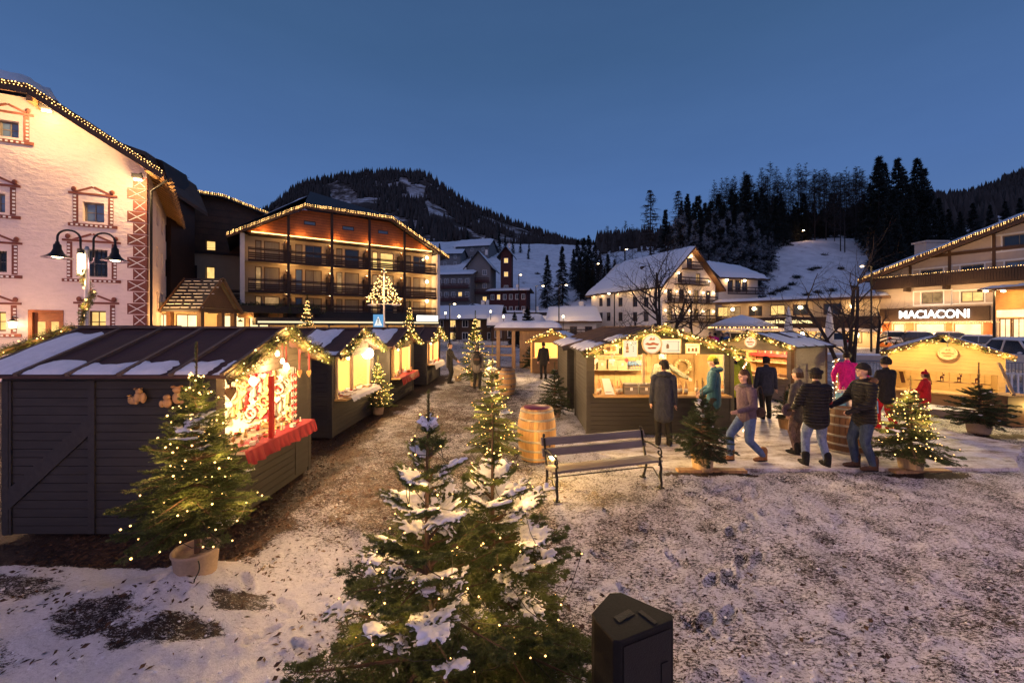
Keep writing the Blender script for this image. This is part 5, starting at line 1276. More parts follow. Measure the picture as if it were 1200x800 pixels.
def stall(label, loc, rz, Wd, D, eave, ridge, opening, wm='char', wmy='chary', roofm='redroof', snow=(), trim='char', inner='pinewood', of=.27, ov=.2, battens=.62, name='market_stall', counter=True, back=True, door=None):
 t_ = thing(name, label, 'market stall', loc, rz); h = Wd / 2; k = (ridge - eave) / h
 ox0, ox1, oz0, oz1 = opening
 def half(z): return h if z <= eave else max(0, h * (ridge - z) / (ridge - eave))
 def front(z):
  w = half(z)
  if oz0 < z < oz1: return [(-w, ox0), (ox1, w)]
  return [(-w, w)]
 mb = MB()
 planks(mb, front, 'x', 0, -1, .04, ridge - .05)
 planks(mb, lambda z: [(-half(z), half(z))], 'x', D, 1, .04, ridge - .05)
 for sx in (-1, 1): planks(mb, lambda z: [(.0, D)], 'y', sx * h, sx, .04, eave, m=1)
 mb.rng((-h, 0, .03), (-h + .03, D, eave - .01)); mb.rng((h - .03, 0, .03), (h, D, eave - .01)); mb.rng((-h + .03, D - .03, .03), (h - .03, D, eave - .01))
 mb.rng((-h + .03, 0, .03), (h - .03, .03, oz0)); mb.rng((-h + .03, 0, oz0), (ox0, .03, oz1)); mb.rng((ox1, 0, oz0), (h - .03, .03, oz1)); mb.rng((-h + .03, 0, oz1), (h - .03, .03, eave - .01)) if oz1 < eave - .02 else None
 for y in (0, D - .03): mb.prism([(-h, y, eave - .012), (h, y, eave - .012), (0, y, ridge - .02)], (0, .03, 0))
 mb.build('wall', [M[wm], M[wmy]], t_, False)
 for sx in (-1, 1):
  mb = MB(); mb.rng((sx * h - .06 * sx, -.034, .03), (sx * h + .036 * sx, -.0185, eave - .02)); mb.rng((sx * h + .0185 * sx, -.0184, .03), (sx * h + .035 * sx, .09, eave - .02)); mb.build('corner_trim', M[trim], t_, False)
  mb = MB(); mb.rng((sx * h + .0185 * sx, D - .09, .03), (sx * h + .035 * sx, D + .018, eave - .02)); mb.build('corner_trim', M[trim], t_, False)
 mb = MB(); e = .034
 nb = int((2 * h - 2 * e) / .15)
 for i in range(nb): a = -h + e + (2 * h - 2 * e) * i / nb; mb.rng((a + .004, D - .06 - .004 * (i % 2), .05), (a + (2 * h - 2 * e) / nb - .004, D - .035, eave))
 mb.rng((-h + e, .04, .05), (-h + e + .02, D - .06, eave - .05)); mb.rng((h - e - .02, .04, .05), (h - e, D - .06, eave - .05)); mb.rng((-h + e, .04, .03), (h - e, D - .06, .049))
 mb.build('inner_lining', M[inner], t_, False)
 mb = MB(); zr = ridge + .03; lo = lambda w: zr - w * k
 for sx in (-1, 1):
  mb.prism([(0, -of, zr), (sx * (h + ov), -of, lo(h + ov)), (sx * (h + ov), D + of, lo(h + ov)), (0, D + of, zr)], (0, 0, .035))
 sl = nrm((1, 0, -k))
 nbt = int((D + 2 * of) / battens)
 for sx in (-1, 1):
  for i in range(nbt + 1):
   y = -of + .03 + (D + 2 * of - .06) * i / nbt
   mb.bar((sx * .02, y, lo(.02) + .055), (sx * (h + ov + .02), y, lo(h + ov + .02) + .055), .05, .04, 1)
  mb.bar((0, -of - .012, zr - .02), (sx * (h + ov), -of - .012, lo(h + ov) - .02), .02, .12, 2)
 mb.bar((0, -of, zr + .05), (0, D + of, zr + .05), .14, .03, 1)
 roof = mb.build('roof', [M[roofm], M['batten'], M[trim]], t_, False)
 if snow:
  mb = MB()
  for n_, (sx, s0, s1, t0, t1, th) in enumerate(snow):
   Pf = lambda s, t, sx=sx: (sx * (h + ov) * (1 - s), t, lo((h + ov) * (1 - s)) + .037)
   snow_patch(mb, Pf, nrm((sx * k, 0, 1)), s0, s1, t0, t1, th, n_ + int(abs(loc[0]) * 10) % 50)
  mb.build('snow', M['roofsnow'], roof, False)
 if counter:
  mb = MB(); mb.rng((ox0 - .04, -.30, oz0 - .045), (ox1 + .04, .34, oz0)); mb.build('counter', M[inner], t_, False)
 if door:
  x0, x1 = door
 STALLS[label] = t_
 return t_
def to_world(t_, p):
 c, s = math.cos(t_.rotation_euler.z), math.sin(t_.rotation_euler.z)
 return np.array((t_.location.x + c * p[0] - s * p[1], t_.location.y + s * p[0] + c * p[1], t_.location.z + p[2]))
def garland_pts(st, Wd, eave, ridge, of=.27, ov=.2, dz=-.02, n=14, sag=.0):
 h = Wd / 2 + ov; k = (ridge - eave) / (Wd / 2); P = []
 for i in range(2 * n + 1):
  x = -h + h * i / n; P.append(to_world(st, (x, -of - .05, ridge + .05 - abs(x) * k + dz - .03 * abs(math.sin(i * .9)))))
 return np.array(P)
M['garland'] = foliage_mat('garland_needles', (.02, .035, .010), (.085, .095, .03))
def garland(label, P, r=.10, dens=170, K=9, nl=.055, w=.009, bulbs=34, br=.014, glow=10, mat='bulb', cat='garland', name='fir_garland', seed=1, glows=5, bmat=None):
 rg = np.random.default_rng(seed); P = np.array(P); c = P.mean(0); t_ = thing(name, label, cat, tuple(c))
 sg = np.linalg.norm(np.diff(P, axis=0), axis=1); cum = np.concatenate([[0], np.cumsum(sg)]); Lt = cum[-1]
 n = int(dens * Lt); s = rg.random(n) * Lt; X = np.stack([np.interp(s, cum, P[:, i]) for i in range(3)], -1)
 i = np.clip(np.searchsorted(cum, s) - 1, 0, len(sg) - 1); T = np.diff(P, axis=0)[i] / sg[i][:, None]
 rad = rg.normal(size=(n, 3)); rad -= (rad * T).sum(1)[:, None] * T; rad = unit(rad)
 bulge = .75 + .5 * fbm(s * 4, s * 0, seed)
 D = unit(rad + T * rg.choice((-.8, .8), (n, 1))); O = X + rad * (r * .25 * rg.random((n, 1)))
 mb = MB(); mb.tris(needles(O, D, unit(np.cross(D, rg.normal(size=(n, 3)))), r * 1.15 * bulge, K, nl, w, rg, 1.0))
 mb.tube(P, r * .25, 6, 1, False)
 mb.build('foliage', [M['garland'], M['bark']], t_)
 s = (np.arange(bulbs) + rg.uniform(.2, .8, bulbs)) / bulbs * Lt; B = np.stack([np.interp(s, cum, P[:, j]) for j in range(3)], -1)
 off = rg.normal(size=(bulbs, 3)); off = unit(off) * r * rg.uniform(.6, 1.05, (bulbs, 1)); off[:, 1] -= r * .3
 mb = MB(); mb.blobs(B + off, br * rg.uniform(.8, 1.3, bulbs), 0, shape=ICO[0]); mb.build('light_string', [M[mat]], t_)
 for k in range(glows):
  s_ = Lt * (k + .5) / glows; q = np.array([np.interp(s_, cum, P[:, j]) for j in range(3)]); lamp('garland_glow', q - np.array((0, r * 1.3, .04)), glow / glows, (1, .55, .16), .08, t_)
 return t_
SNOW1 = [(-1, 0, .26, -.02, .42, .03), (-1, 0, .24, .5, 1.0, .035), (-1, 0, .22, 1.06, 1.62, .035), (-1, 0, .24, 1.68, 2.2, .04), (-1, 0, .85, 2.25, 2.86, .045), (-1, 0, .20, -.24, -.12, .02), (1, .1, .9, .2, 2.6, .04)]
st1 = stall('large charcoal market stall with braced side door and wooden bears, nearest on the left', (-3.67, 6.05, 0), PI / 2, 2.24, 2.58, 2.03, 2.50, (-.98, .62, 1.02, 1.92), snow=SNOW1, inner='whitewood0')
mb = MB(); y0, y1 = 1.50, 2.56; x = -1.12 - .0185
def side(a, b, c, d, th): mb.rng((x - th, a, c), (x - .0005, b, d))
for yy in (y0, y1): side(yy - .04, yy + .04, .05, 1.93, .022)
side(.12, 2.5, 1.935, 2.0, .022)
mb.bar((x - .012, y0 + .04, 1.38), (x - .012, y1 - .04, .42), .022, .20, 0, (1, 0, 0)) if False else None
P4 = [(x, y0 + .04, 1.48), (x, y0 + .04, 1.25), (x, y1 - .04, .34), (x, y1 - .04, .60)]
mb.prism(P4, (-.021, 0, 0))
mb.build('side_door', M['char'], st1, False)
st2 = stall('dark market stall with papers and books on its counter, second of the left row', (-4.15, 10.5, 0), PI / 2, 2.7, 2.6, 1.95, 2.46, (-1.2, 1.0, .9, 1.85), snow=[(-1, .25, .95, .25, 1.0, .04), (-1, 0, .12, -.2, 1.2, .03), (1, .1, .9, .2, 2.4, .04)])
st3 = stall('dark market stall with red draped counter, third of the left row', (-3.95, 14.3, 0), PI / 2, 3.0, 2.8, 1.95, 2.46, (-1.3, 1.2, .9, 1.85), snow=[(-1, .15, .95, .1, 1.0, .05), (1, .1, .9, .2, 2.4, .04)])
st4 = stall('dark market stall with pale cloth on its counter, farthest of the left row', (-3.75, 19.0, 0), PI / 2, 3.2, 2.8, 1.95, 2.46, (-1.4, 1.3, .9, 1.85), snow=[(1, .1, .9, .2, 2.4, .04)])
garland('fir garland with warm bulbs along the gable of the nearest left stall', garland_pts(st1, 2.24, 2.03, 2.5), .105, 260, 10, .05, .006, 44, .0115, 16, seed=1)
garland('fir garland with warm bulbs along the gable of the second left stall', garland_pts(st2, 2.7, 1.95, 2.46), .11, 170, 8, .06, .01, 40, .018, 16, seed=2)
garland('fir garland with warm bulbs along the gable of the third left stall', garland_pts(st3, 3.0, 1.95, 2.46), .12, 130, 8, .07, .012, 36, .022, 14, seed=3)
garland('fir garland with warm bulbs along the gable of the farthest left stall', garland_pts(st4, 3.2, 1.95, 2.46), .13, 110, 8, .08, .014, 34, .026, 14, seed=4)
for st, pw, ys in ((st1, 105, (.10, 1.3)), (st2, 130, (.06, 1.4)), (st3, 130, (.06, 1.5)), (st4, 150, (.06, 1.5))):
 for y in ys:
  x = -.25 if y < 1 else .1
  z = 1.80; mb = MB(); mb.ell((x, y, z), (.05, .05, .065), 0, 2); o = mb.build('ceiling_bulb', M['lampglow'], st, False)
  llamp('stall_lamp', (x, y, z - .12), pw / len(ys), (1, .62, .30), .07, st)
g = thing('globe_lamp', 'glaring round globe lamp hanging at the gable of the second left stall', 'lamp', tuple(at(431, 414, 11.5)))
mb = MB(); mb.ell((0, 0, 0), .16, 0, 2); mb.build('globe', emis('glaring_globe', (1, .82, .5), 30, False), g, False)
mb = MB(); mb.tube([(0, 0, .15), (0, 0, .6)], .015, 6); mb.lathe([(.06, .13), (.07, .19), (.02, .2)], n=10); mb.build('stem', M['metal'], g, False)
llamp('globe_light', (.22, -.1, -.05), 150, WARM2, .16, g)
def heart_shape(mb, c, s, th, ax, m=0, n=26):
 """heart plate centred at c; ax: (right, up) unit vectors"""
 a = np.linspace(0, 2 * PI, n, endpoint=False); X = 16 * np.sin(a) ** 3 / 17; Z = (13 * np.cos(a) - 5 * np.cos(2 * a) - 2 * np.cos(3 * a) - np.cos(4 * a)) / 17
 r, u = [np.array(q, float) for q in ax]; nn = np.cross(r, u)
 P = np.array(c) + np.outer(X * s, r) + np.outer(Z * s, u) - nn * th / 2
 mb.prism(P, nn * th, m)
AXF = ((0, 1, 0), (0, 0, 1))
def hang_heart(label, p, s, kind='heart', mat='heart', drop=.25, rot=0):
 t_ = thing('hanging_' + kind, label, kind, tuple(p)); mb = MB(); c, sn = math.cos(rot), math.sin(rot)
 if kind == 'heart': heart_shape(mb, (0, 0, 0), s, .018, ((-sn, c, 0), (0, 0, 1)))
 else: mb.lathe([(0, -s), (s * .55, -s * .75), (s * .72, -.1 * s), (s * .5, s * .7), (s * .2, s), (0, s * 1.02)], n=16)
 mb.build('pendant', M[mat], t_, False)
 mb = MB(); mb.rng((-.006, -.012, s * .6), (.006, .012, s * .6 + drop)); mb.build('ribbon', M['redcloth'], t_, False)
 if mat == 'eggglow': llamp('bauble_light', (-.14, -.08, -.02), 230, (1, .48, .16), .05, t_)
 return t_
M['eggglow'] = emis('lit_paper_bauble', (1, .8, .5), 4, False)
for (px, py, d, s, kind, mat, lab, dr) in (
 (270, 500 - 40, 5.0, .10, 'heart', 'brownwood', 'large dark wooden heart hanging at the near end of the red clothed counter', .2),
 (325, 414, 5.85, .05, 'bauble', 'eggglow', 'small glowing white bauble hanging below the garland peak, leftmost of three', .22),
 (331, 423, 5.95, .045, 'bauble', 'eggglow', 'smallest glowing white bauble, the middle one of three below the garland peak', .3),
 (335.5, 430, 6.0, .065, 'bauble', 'eggglow', 'largest glowing white bauble hanging lowest below the garland peak', .36),
 (351, 437, 6.45, .07, 'heart', 'heart', 'pale carved wooden heart on a ribbon before the dark stall door', .34),
 (362, 437, 6.95, .07, 'heart', 'heart', 'pale carved wooden heart on a ribbon at the far corner of the near left stall', .34)):
 hang_heart(lab, at(px, py, d), s, kind, mat, dr)
def bears(label, px, py, parts):
 p = at(px, py, 4.86); t_ = thing('wooden_bear_plaque', label, 'carving', tuple(p)); mb = MB()
 for i, (x, z, rx, rz_) in enumerate(parts): mb.ell((x, -.008 * (i % 3), z), (rx, .03, rz_), 0, 2)
 mb.build('carving', M['heart'], t_, False)
bears('carved wooden plaque of small bears on the dark stall side beside the door', 161, 466, ((-.06, -.03, .055, .05), (-.075, .0, .025, .025), (.02, .01, .045, .06), (.02, .08, .04, .035), (-.012, .112, .014, .014), (.05, .112, .014, .014), (.07, .0, .035, .065), (-.01, -.05, .03, .03), (-.085, .03, .012, .012)))
bears('carved wooden plaque of two sitting bears, half behind the lit fir', 205, 466, ((.03, .0, .06, .075), (.03, .10, .05, .042), (-.01, .138, .017, .017), (.072, .138, .017, .017), (-.085, -.06, .055, .06), (-.085, .01, .042, .035), (.11, -.05, .04, .065), (-.15, -.07, .03, .045)))
def red_swag(label, st, x0, x1, y, z, drop, seed, mat='redcloth', cat='tablecloth', name='counter_cloth'):
 rg = np.random.default_rng(seed); n, k = 70, 10; V = []
 for i in range(n):
  a = i / (n - 1); x = x0 + (x1 - x0) * a; dr = drop * (.95 + .05 * math.sin(a * 9 + 1) + .04 * rg.random())
  for j in range(k):
   f = j / (k - 1); fold = .022 * math.sin(a * 75 + 1.7 * math.sin(a * 13)) * f + .012 * math.sin(a * 170) * f
   V.append(to_world(st, (x + .02 * math.sin(f * 3 + a * 20) * f, y - .012 - .05 * f - fold, z - dr * f - .01 * f * math.sin(a * 40))))
  V.append(to_world(st, (x, y + .30, z + .004)))
 V = np.array(V).reshape(n, k + 1, 3); V = np.concatenate([V[:, -1:], V[:, :-1]], 1); kk = k + 1
 i = np.arange(n - 1)[:, None] * kk; j = np.arange(kk - 1)[None]
 t_ = MB().add(V.reshape(-1, 3), np.stack([i + j, i + j + 1, i + kk + j + 1, i + kk + j], -1).reshape(-1, 4), 0, True)
 c = V.reshape(-1, 3).mean(0); o = t_.build(name, M[mat]); return tag(o, label, cat)
red_swag('crimson gathered cloth draped along the counter of the nearest left stall', st1, -1.05, .72, -.30, 1.022, .19, 1)
red_swag('pale cloth sagging from the counter of the second left stall', st2, -1.0, 1.0, -.31, .902, .10, 2, 'whitecloth')
red_swag('bright red cloth draped over the counter of the third left stall', st3, -1.2, 1.1, -.31, .902, .24, 3, 'redbright')
red_swag('white cloth hanging over the counter of the farthest left stall', st4, -1.3, 1.2, -.31, .902, .22, 4, 'whitecloth')
M['straw'] = plain('straw_ornament', (.62, .45, .2), .7, 30, .25, .3)
M['whitewood'] = plain('whitewashed_wood', (.75, .68, .55), .7, 20, .12, .2)
def good(kind, st, x, y, z, s, rg, label, group, mat=None):
 t_ = None; mb = MB(); W_ = lambda a, b, c: to_world(st, (x + a, y + b, z + c))
 mm = [mat or 'heart']
 r = st.rotation_euler.z + rg.uniform(-.5, .5)
 if kind == 'box': p = W_(0, 0, s * .4); mb.box(p, (s * 1.6, s * 1.1, s * .8), 0, r); mb.box(p + np.array((0, 0, s * .43)), (s * 1.7, s * 1.2, s * .1), 0, r)
 elif kind == 'figurine': mb.lathe([(s * .32, 0), (s * .36, s * .1), (s * .2, s * .9), (s * .12, s * 1.1), (s * .22, s * 1.3), (s * .2, s * 1.55), (0, s * 1.68)], W_(0, 0, 0), 12)
 elif kind == 'candle': mb.lathe([(s * .3, 0), (s * .3, s * 1.1), (s * .22, s * 1.12), (0, s * 1.06)], W_(0, 0, 0), 12); mb.tube([W_(0, 0, s * 1.06), W_(0, 0, s * 1.2)], s * .03, 4)
 elif kind == 'star':
  P = []
  for i in range(10):
   a = i * PI / 5; q = s * (1 if i % 2 == 0 else .42); P.append(W_(q * math.sin(a), .0, s * .85 + q * math.cos(a)))
  n_ = np.array(to_world(st, (0, 1, 0))) - np.array(to_world(st, (0, 0, 0))); mb.prism(P, n_ * .02)
 elif kind == 'tree_ornament': mb.lathe([(s * .1, 0), (s * .1, s * .2), (s * .55, s * .22), (s * .25, s * .8), (s * .38, s * .82), (s * .14, s * 1.3), (0, s * 1.75)], W_(0, 0, 0), 10)
 elif kind == 'wreath':
  a = np.linspace(0, 2 * PI, 25); mb.tube([W_(s * math.cos(q), -.01 * math.sin(q * 9), s + s * math.sin(q)) for q in a], s * .22 * (1 + .25 * np.sin(a * 11)), 7, 0, False)
 elif kind == 'basket': mb.lathe([(s * .5, 0), (s * .7, s * .6), (s * .74, s * .62), (s * .62, s * .6), (s * .45, s * .1), (0, s * .1)], W_(0, 0, 0), 14); [mb.ell(W_(rg.uniform(-.4, .4) * s, rg.uniform(-.4, .4) * s, s * .55), s * .25, 1, 1) for _ in range(6)]; mm.append('redbright')
 elif kind == 'book': p = W_(0, 0, s * .35); mb.box(p, (s * 1.6, s * 1.15, s * .35), 0, r); mb.box(p + np.array((0, 0, s * .19)), (s * 1.62, s * 1.17, s * .03), 1, r); mm.append('paper')
 elif kind == 'bottle': mb.lathe([(s * .26, 0), (s * .29, .04 * s), (s * .29, s * 1.25), (s * .11, s * 1.62), (s * .1, s * 2.1), (s * .12, s * 2.12), (s * .12, s * 2.2), (0, s * 2.2)], W_(0, 0, 0), 12)
 o = mb.build({'tree_ornament': 'wooden_tree_ornament', 'box': 'gift_box', 'star': 'wooden_star'}.get(kind, kind), [M[q] for q in mm])
 if kind == 'bottle':
  l_ = MB(); l_.lathe([(s * .296, s * .35), (s * .296, s * .95)], W_(0, 0, 0), 12); l_.build('paper_label', M['labelpaper'], o)
 return tag(o, label, kind.replace('_', ' '), group)
rg = np.random.default_rng(12)
GK = ['box', 'figurine', 'candle', 'star', 'tree_ornament', 'wreath', 'basket', 'figurine', 'tree_ornament', 'box']
GM = {'box': ['heart', 'whitewood'], 'figurine': ['whitewood', 'heart', 'straw'], 'candle': ['whitewood', 'redbright'], 'star': ['straw', 'whitewood'], 'tree_ornament': ['heart', 'whitewood'], 'wreath': ['straw'], 'basket': ['straw']}
n = 0
for row, (y, z) in enumerate(((-.20, 1.028), (-.04, 1.028), (.14, 1.028), (.28, 1.028))):
 for i in range(13):
  x = -.92 + 1.5 * (i + .2 + .6 * rg.random()) / 13; k = GK[rg.integers(len(GK))]
  if row < 2 and k in ('star', 'wreath'): k = 'box'
  m_ = GM[k][rg.integers(len(GM[k]))]
  good(k, st1, x, y + rg.uniform(-.04, .04), z, rg.uniform(.035, .062) * (1.3 if row > 1 else .85), rg, f'small {"whitewashed" if m_ == "whitewood" else "red" if m_ == "redbright" else "straw" if m_ == "straw" else "carved wooden"} {k.replace("_", " ")} on the crowded counter of the nearest left stall', 'small ornaments crowding the first counter', m_)
mb = MB()
for z in (1.25, 1.55): mb.rng((-1.0, 2.26, z), (1.0, 2.51, z + .025))
mb.build('shelf', M['palewood'], st1, False)
for zi, z in enumerate((1.28, 1.58)):
 for i in range(9):
  k = GK[rg.integers(len(GK))]; m_ = GM[k][rg.integers(len(GM[k]))]
  good(k, st1, -.9 + i * .22, 2.38, z, .07, rg, f'{"whitewashed" if m_ == "whitewood" else "red" if m_ == "redbright" else "straw" if m_ == "straw" else "carved wooden"} {k.replace("_", " ")} on the rear shelves of the nearest left stall', 'ornaments on the rear shelves', m_)
for i in range(88):
 kk = i % 4; y = .12 + 1.45 * ((i * .618) % 1); z = .98 + .80 * ((i + .5) / 88); p = to_world(st1, (1.03 if i % 3 else .98, y, z)); m_ = ('redbright', 'whitewood', 'straw', 'whitewood', 'heart', 'whitewood', 'straw')[(i * 5) % 7]; mb = MB()
 if kk == 0: heart_shape(mb, p, .075, .02, ((1, 0, 0), (0, 0, 1)))
 elif kk == 1: a = np.linspace(0, 2 * PI, 21); mb.tube([p + np.array((.085 * math.cos(q), 0, .085 * math.sin(q))) for q in a], .022 * (1 + .3 * np.sin(a * 9)), 7, 0, False)
 elif kk == 2: mb.prism([p + np.array(((.085 if j % 2 == 0 else .035) * math.sin(j * PI / 5), 0, (.085 if j % 2 == 0 else .035) * math.cos(j * PI / 5))) for j in range(10)], (0, .02, 0))
 else: mb.lathe([(.012, -.1), (.055, -.085), (.03, 0), (.045, .01), (0, .12)], p, 10)
 tag(mb.build(('wooden_heart', 'straw_ring', 'wooden_star', 'angel_figure')[kk], M[m_]), f'{("red", "whitewashed", "straw coloured", "whitewashed", "natural wood", "whitewashed", "straw coloured")[(i * 5) % 7]} {("heart", "ring wreath", "star", "angel")[kk]} hung on the far inner wall of the nearest left stall', ('heart', 'wreath', 'star', 'figurine')[kk], 'ornaments on the inner wall')
mb = MB(); mb.box((-.42, -.27, 1.46), (.055, .055, .88)); mb.build('red_post', M['redbright'], st1, False)
for i, x in enumerate((.50, .60)):
 t_ = thing('ornament_string', ('string of red and white wooden hearts by the dark door, inner one', 'string of red and white wooden hearts by the dark door, outer one')[i], 'decoration', tuple(to_world(st1, (x, -.06, 1.85))))
 mb = MB(); mb.tube([(0, 0, 0), (0, 0, -.8)], .004, 4)
 for j in range(12): heart_shape(mb, (0, 0, -.06 - j * .062), .032, .012, AXF, j % 2 + 1)
 mb.build('hearts_row', [M['wire'], M['redbright'], M['whitewood']], t_, False)
mb = MB(); mb.rng((.65, -.03, .1), (1.08, -.0185, 1.9)); mb.build('front_door', M['char'], st1, False); mb = MB(); mb.rng((1.05, .62, .95), (1.06, 1.05, 1.85)); mb.build('red_hanging', M['redcloth'], st1, False)
for st, nn, z, lab, kinds in ((st2, 22, .905, 'second', ('book', 'book', 'box', 'candle', 'book')), (st3, 16, .905, 'third', ('box', 'basket', 'figurine', 'candle')), (st4, 16, .905, 'farthest', ('box', 'basket', 'figurine', 'candle'))):
 for i in range(nn):
  k = kinds[rg.integers(len(kinds))]; m_ = ['paper', 'whitewood', 'redbright', 'heart'][rg.integers(4)]
  good(k, st, -1.0 + 1.95 * rg.random(), rg.uniform(-.22, .25), z, rg.uniform(.07, .12), rg, f'{"pale" if m_ in ("paper", "whitewood") else "red" if m_ == "redbright" else "brown"} {k} on the counter of the {lab} left stall', f'goods on the {lab} counter', m_)
 for i in range(8):
  k = ('candle', 'figurine', 'star', 'wreath')[i % 4]
  good(k, st, -1.0 + .27 * i, 1.6, 1.25, .11, rg, f'{("pale", "brown")[i % 2]} {k} at the back of the {lab} left stall', f'goods at the back of the {lab} stall', ('whitewood', 'heart')[i % 2])
 mb = MB(); mb.rng((-1.15, 1.5, 1.2), (1.15, 1.75, 1.24)); mb.rng((-1.15, 1.72, 1.5), (1.15, 1.76, 1.9)); mb.build('shelf', M['redpaint'], st, False)
 for xx in (-1.15, -.25, .95): mb = MB(); mb.box((xx, -.02, 1.4), (.07, .07, 1.0)); mb.build('post', M['palewood'], st, False)
p = at(388, 446, 9.85); o = thing('tilted_board', 'large pale paper board leaning on the counter of the second left stall', 'board', tuple(p)); mb = MB()
mb.add([(-.05, -.35, -.16), (-.05, .35, -.16), (-.22, .35, .16), (-.22, -.35, .16)], np.arange(4)); mb.add([(-.07, -.35, -.16), (-.24, -.35, .16), (-.24, .35, .16), (-.07, .35, -.16)], np.arange(4)); mb.build('sheet', M['paper'], o, False); mb = MB(); mb.tube([(-.2, 0, .1), (-.42, 0, -.16)], .012, 5); mb.build('prop', M['palewood'], o, False)
st5 = stall('half hidden stall with evergreen gable at the left edge behind the large charcoal stall', (-10.0, 9.3, 0), 0, 3.0, 2.4, 2.0, 2.52, (-1.3, 1.3, 1.0, 1.9), snow=[(-1, .05, .9, -.2, 2.4, .05), (1, .05, .9, -.2, 2.4, .05)])
garland('dark fir garland along the gable of the half hidden stall at the left edge', garland_pts(st5, 3.0, 2.0, 2.52), .15, 190, 9, .06, .009, 22, .013, 6, seed=6)
llamp('stall_lamp', (0, .5, 1.75), 60, (1, .55, .25), .08, st5)
sA = stall('olive dark wine stall with bottles on its lit counter and round sign', (3.52, 9.5, 0), R_(-1), 3.42, 2.0, 1.97, 2.52, (-1.55, 1.52, .99, 1.95), wm='olive', wmy='olive', trim='olive', roofm='blackroof', of=.25, ov=.15, snow=[(-1, 0, .30, -.22, 2.2, .045), (-1, .38, .62, -.2, 1.2, .03), (1, .0, .5, -.2, 2.2, .045), (1, .55, .95, .5, 2.2, .04)])
garland('thick fir garland with many bulbs along the gable of the wine stall', garland_pts(sA, 3.42, 1.97, 2.52, .25, .15), .13, 260, 9, .055, .008, 80, .0165, 26, seed=5, glows=7)
sA2 = stall('dark closed stall with snow striped roof behind the wine stall', (3.55, 12.4, 0), R_(-1), 3.6, 3.0, 1.95, 2.5, (-1.0, 1.0, 1.0, 1.3), wm='olive', wmy='olive', trim='olive', roofm='blackroof', snow=[(-1, 0, .32, -.25, 3.2, .05), (1, .0, .5, -.2, 3.2, .045)], counter=False)
for x in (-.9, .3, 1.2): llamp('stall_lamp', (x, .75, 1.85), 34, (1, .70, .34), .08, sA); mb = MB(); mb.ell((x, .75, 1.93), (.05, .05, .06), 0, 1); mb.build('ceiling_bulb', M['lampglow'], sA, False)
mb = MB()
for z in (1.36, 1.76): mb.rng((-1.6, 1.62, z), (.1, 1.93, z + .03))
mb.build('shelf', M['palewood'], sA, False)
mb = MB(); mb.rng((-.42, -.04, 1.0), (-.36, .02, 1.95)); mb.build('post', M['palewood'], sA, False)
def onA(x, y, z): return to_world(sA, (x, y, z))
bt = [(-1.48, -.1), (-1.42, .02), (-1.03, -.1), (-.93, -.05), (-.9, .05), (-.12, -.1), (.02, -.02), (.42, -.08), (.50, .0), (.58, -.1), (.98, -.12), (1.09, -.1), (1.20, -.12), (.9, .05), (1.45, -.05), (-1.1, .1)]
for i, (x, y) in enumerate(bt): good('bottle', sA, x, y, .993, .145, rg, 'dark corked wine bottle standing on the wine stall counter', 'wine bottles on the counter')
for i in range(5): good('bottle', sA, -1.45 + i * .13 + (.55 if i > 2 else 0), 1.78, 1.795, .11, rg, 'dark wine bottle on the top shelf at the back of the wine stall', 'wine bottles on the top shelf')
M['carton'] = plain('brown_carton', (.36, .25, .14), .8, 20, .12, .1)
for i, (x, z, w_, h_) in enumerate(((-.72, .993, .3, .24), (-.37 + .0, .993, .3, .24), (-1.5, 1.39, .2, .2), (-1.28, 1.39, .18, .2), (-1.02, 1.39, .24, .25), (-.72, 1.39, .26, .25), (-.45, 1.39, .26, .25))):
 y = -.08 if z < 1.2 else 1.76
 mb = MB(); mb.box((0, 0, h_ / 2), (w_, .2, h_)); mb.box((0, 0, h_ + .006), (w_ + .008, .208, .012)); mb.rng((-.03, -.103, h_ * .4), (.03, -.1005, h_ * .7), 1)
 q = onA(x, y, z); o = thing('gift_carton', ('grey gift carton on the wine counter, left of two', 'grey gift carton on the wine counter, right of two', 'small carton at the left end of the lower wine shelf', 'narrow carton second from the left on the lower wine shelf', 'carton third from the left on the lower wine shelf', 'carton fourth from the left on the lower wine shelf', 'carton at the right end of the lower wine shelf row')[i], 'carton', tuple(q)); mb.build('box', [M['greywood' if i < 2 else 'carton'], M['paper']], o, False); mb2 = MB(); mb2.rng((-w_ / 2 - .003, -.106, h_ * .75), (w_ / 2 + .003, -.1005, h_ * .8)); mb2.build('ribbon', M['carton'], o, False)
for i in range(6):
 mb = MB(); mb.lathe([(.035, 0), (.008, .01), (.006, .09), (.04, .13), (.045, .2), (.035, .22), (.042, .2), (0, .12)], onA(-.28 + i * .075, 1.78, 1.392), 10); tag(mb.build('wine_glass', M['glassblue']), 'stemmed wine glass in the row on the lower wine shelf', 'glass', 'wine glasses on the lower shelf')
mb = MB(); mb.lathe([(.08, 0), (.10, .2), (.105, .21), (.09, .2), (.07, .02), (0, .02)], onA(.14, -.1, .993), 16); tag(mb.build('wine_cooler', M['galv']), 'steel wine cooler bucket among the bottles on the wine counter', 'bucket')
o = thing('price_board', 'pale leaning price board at the left of the wine counter', 'board', tuple(onA(-1.22, -.1, .993))); mb = MB(); mb.hexa([(-.1, -.04, 0), (.12, -.04, 0), (.12, -.02, 0), (-.1, -.02, 0), (-.16, .06, .36), (.02, .06, .36), (.02, .08, .36), (-.16, .08, .36)]); mb.build('board', M['paper'], o, False); mb = MB(); [mb.rng((-.1, -.036 + .012 * j, .05 + .045 * j), (.05, -.034 + .012 * j, .06 + .045 * j)) for j in range(1)]; mb.build('writing', M['metal'], o, False)
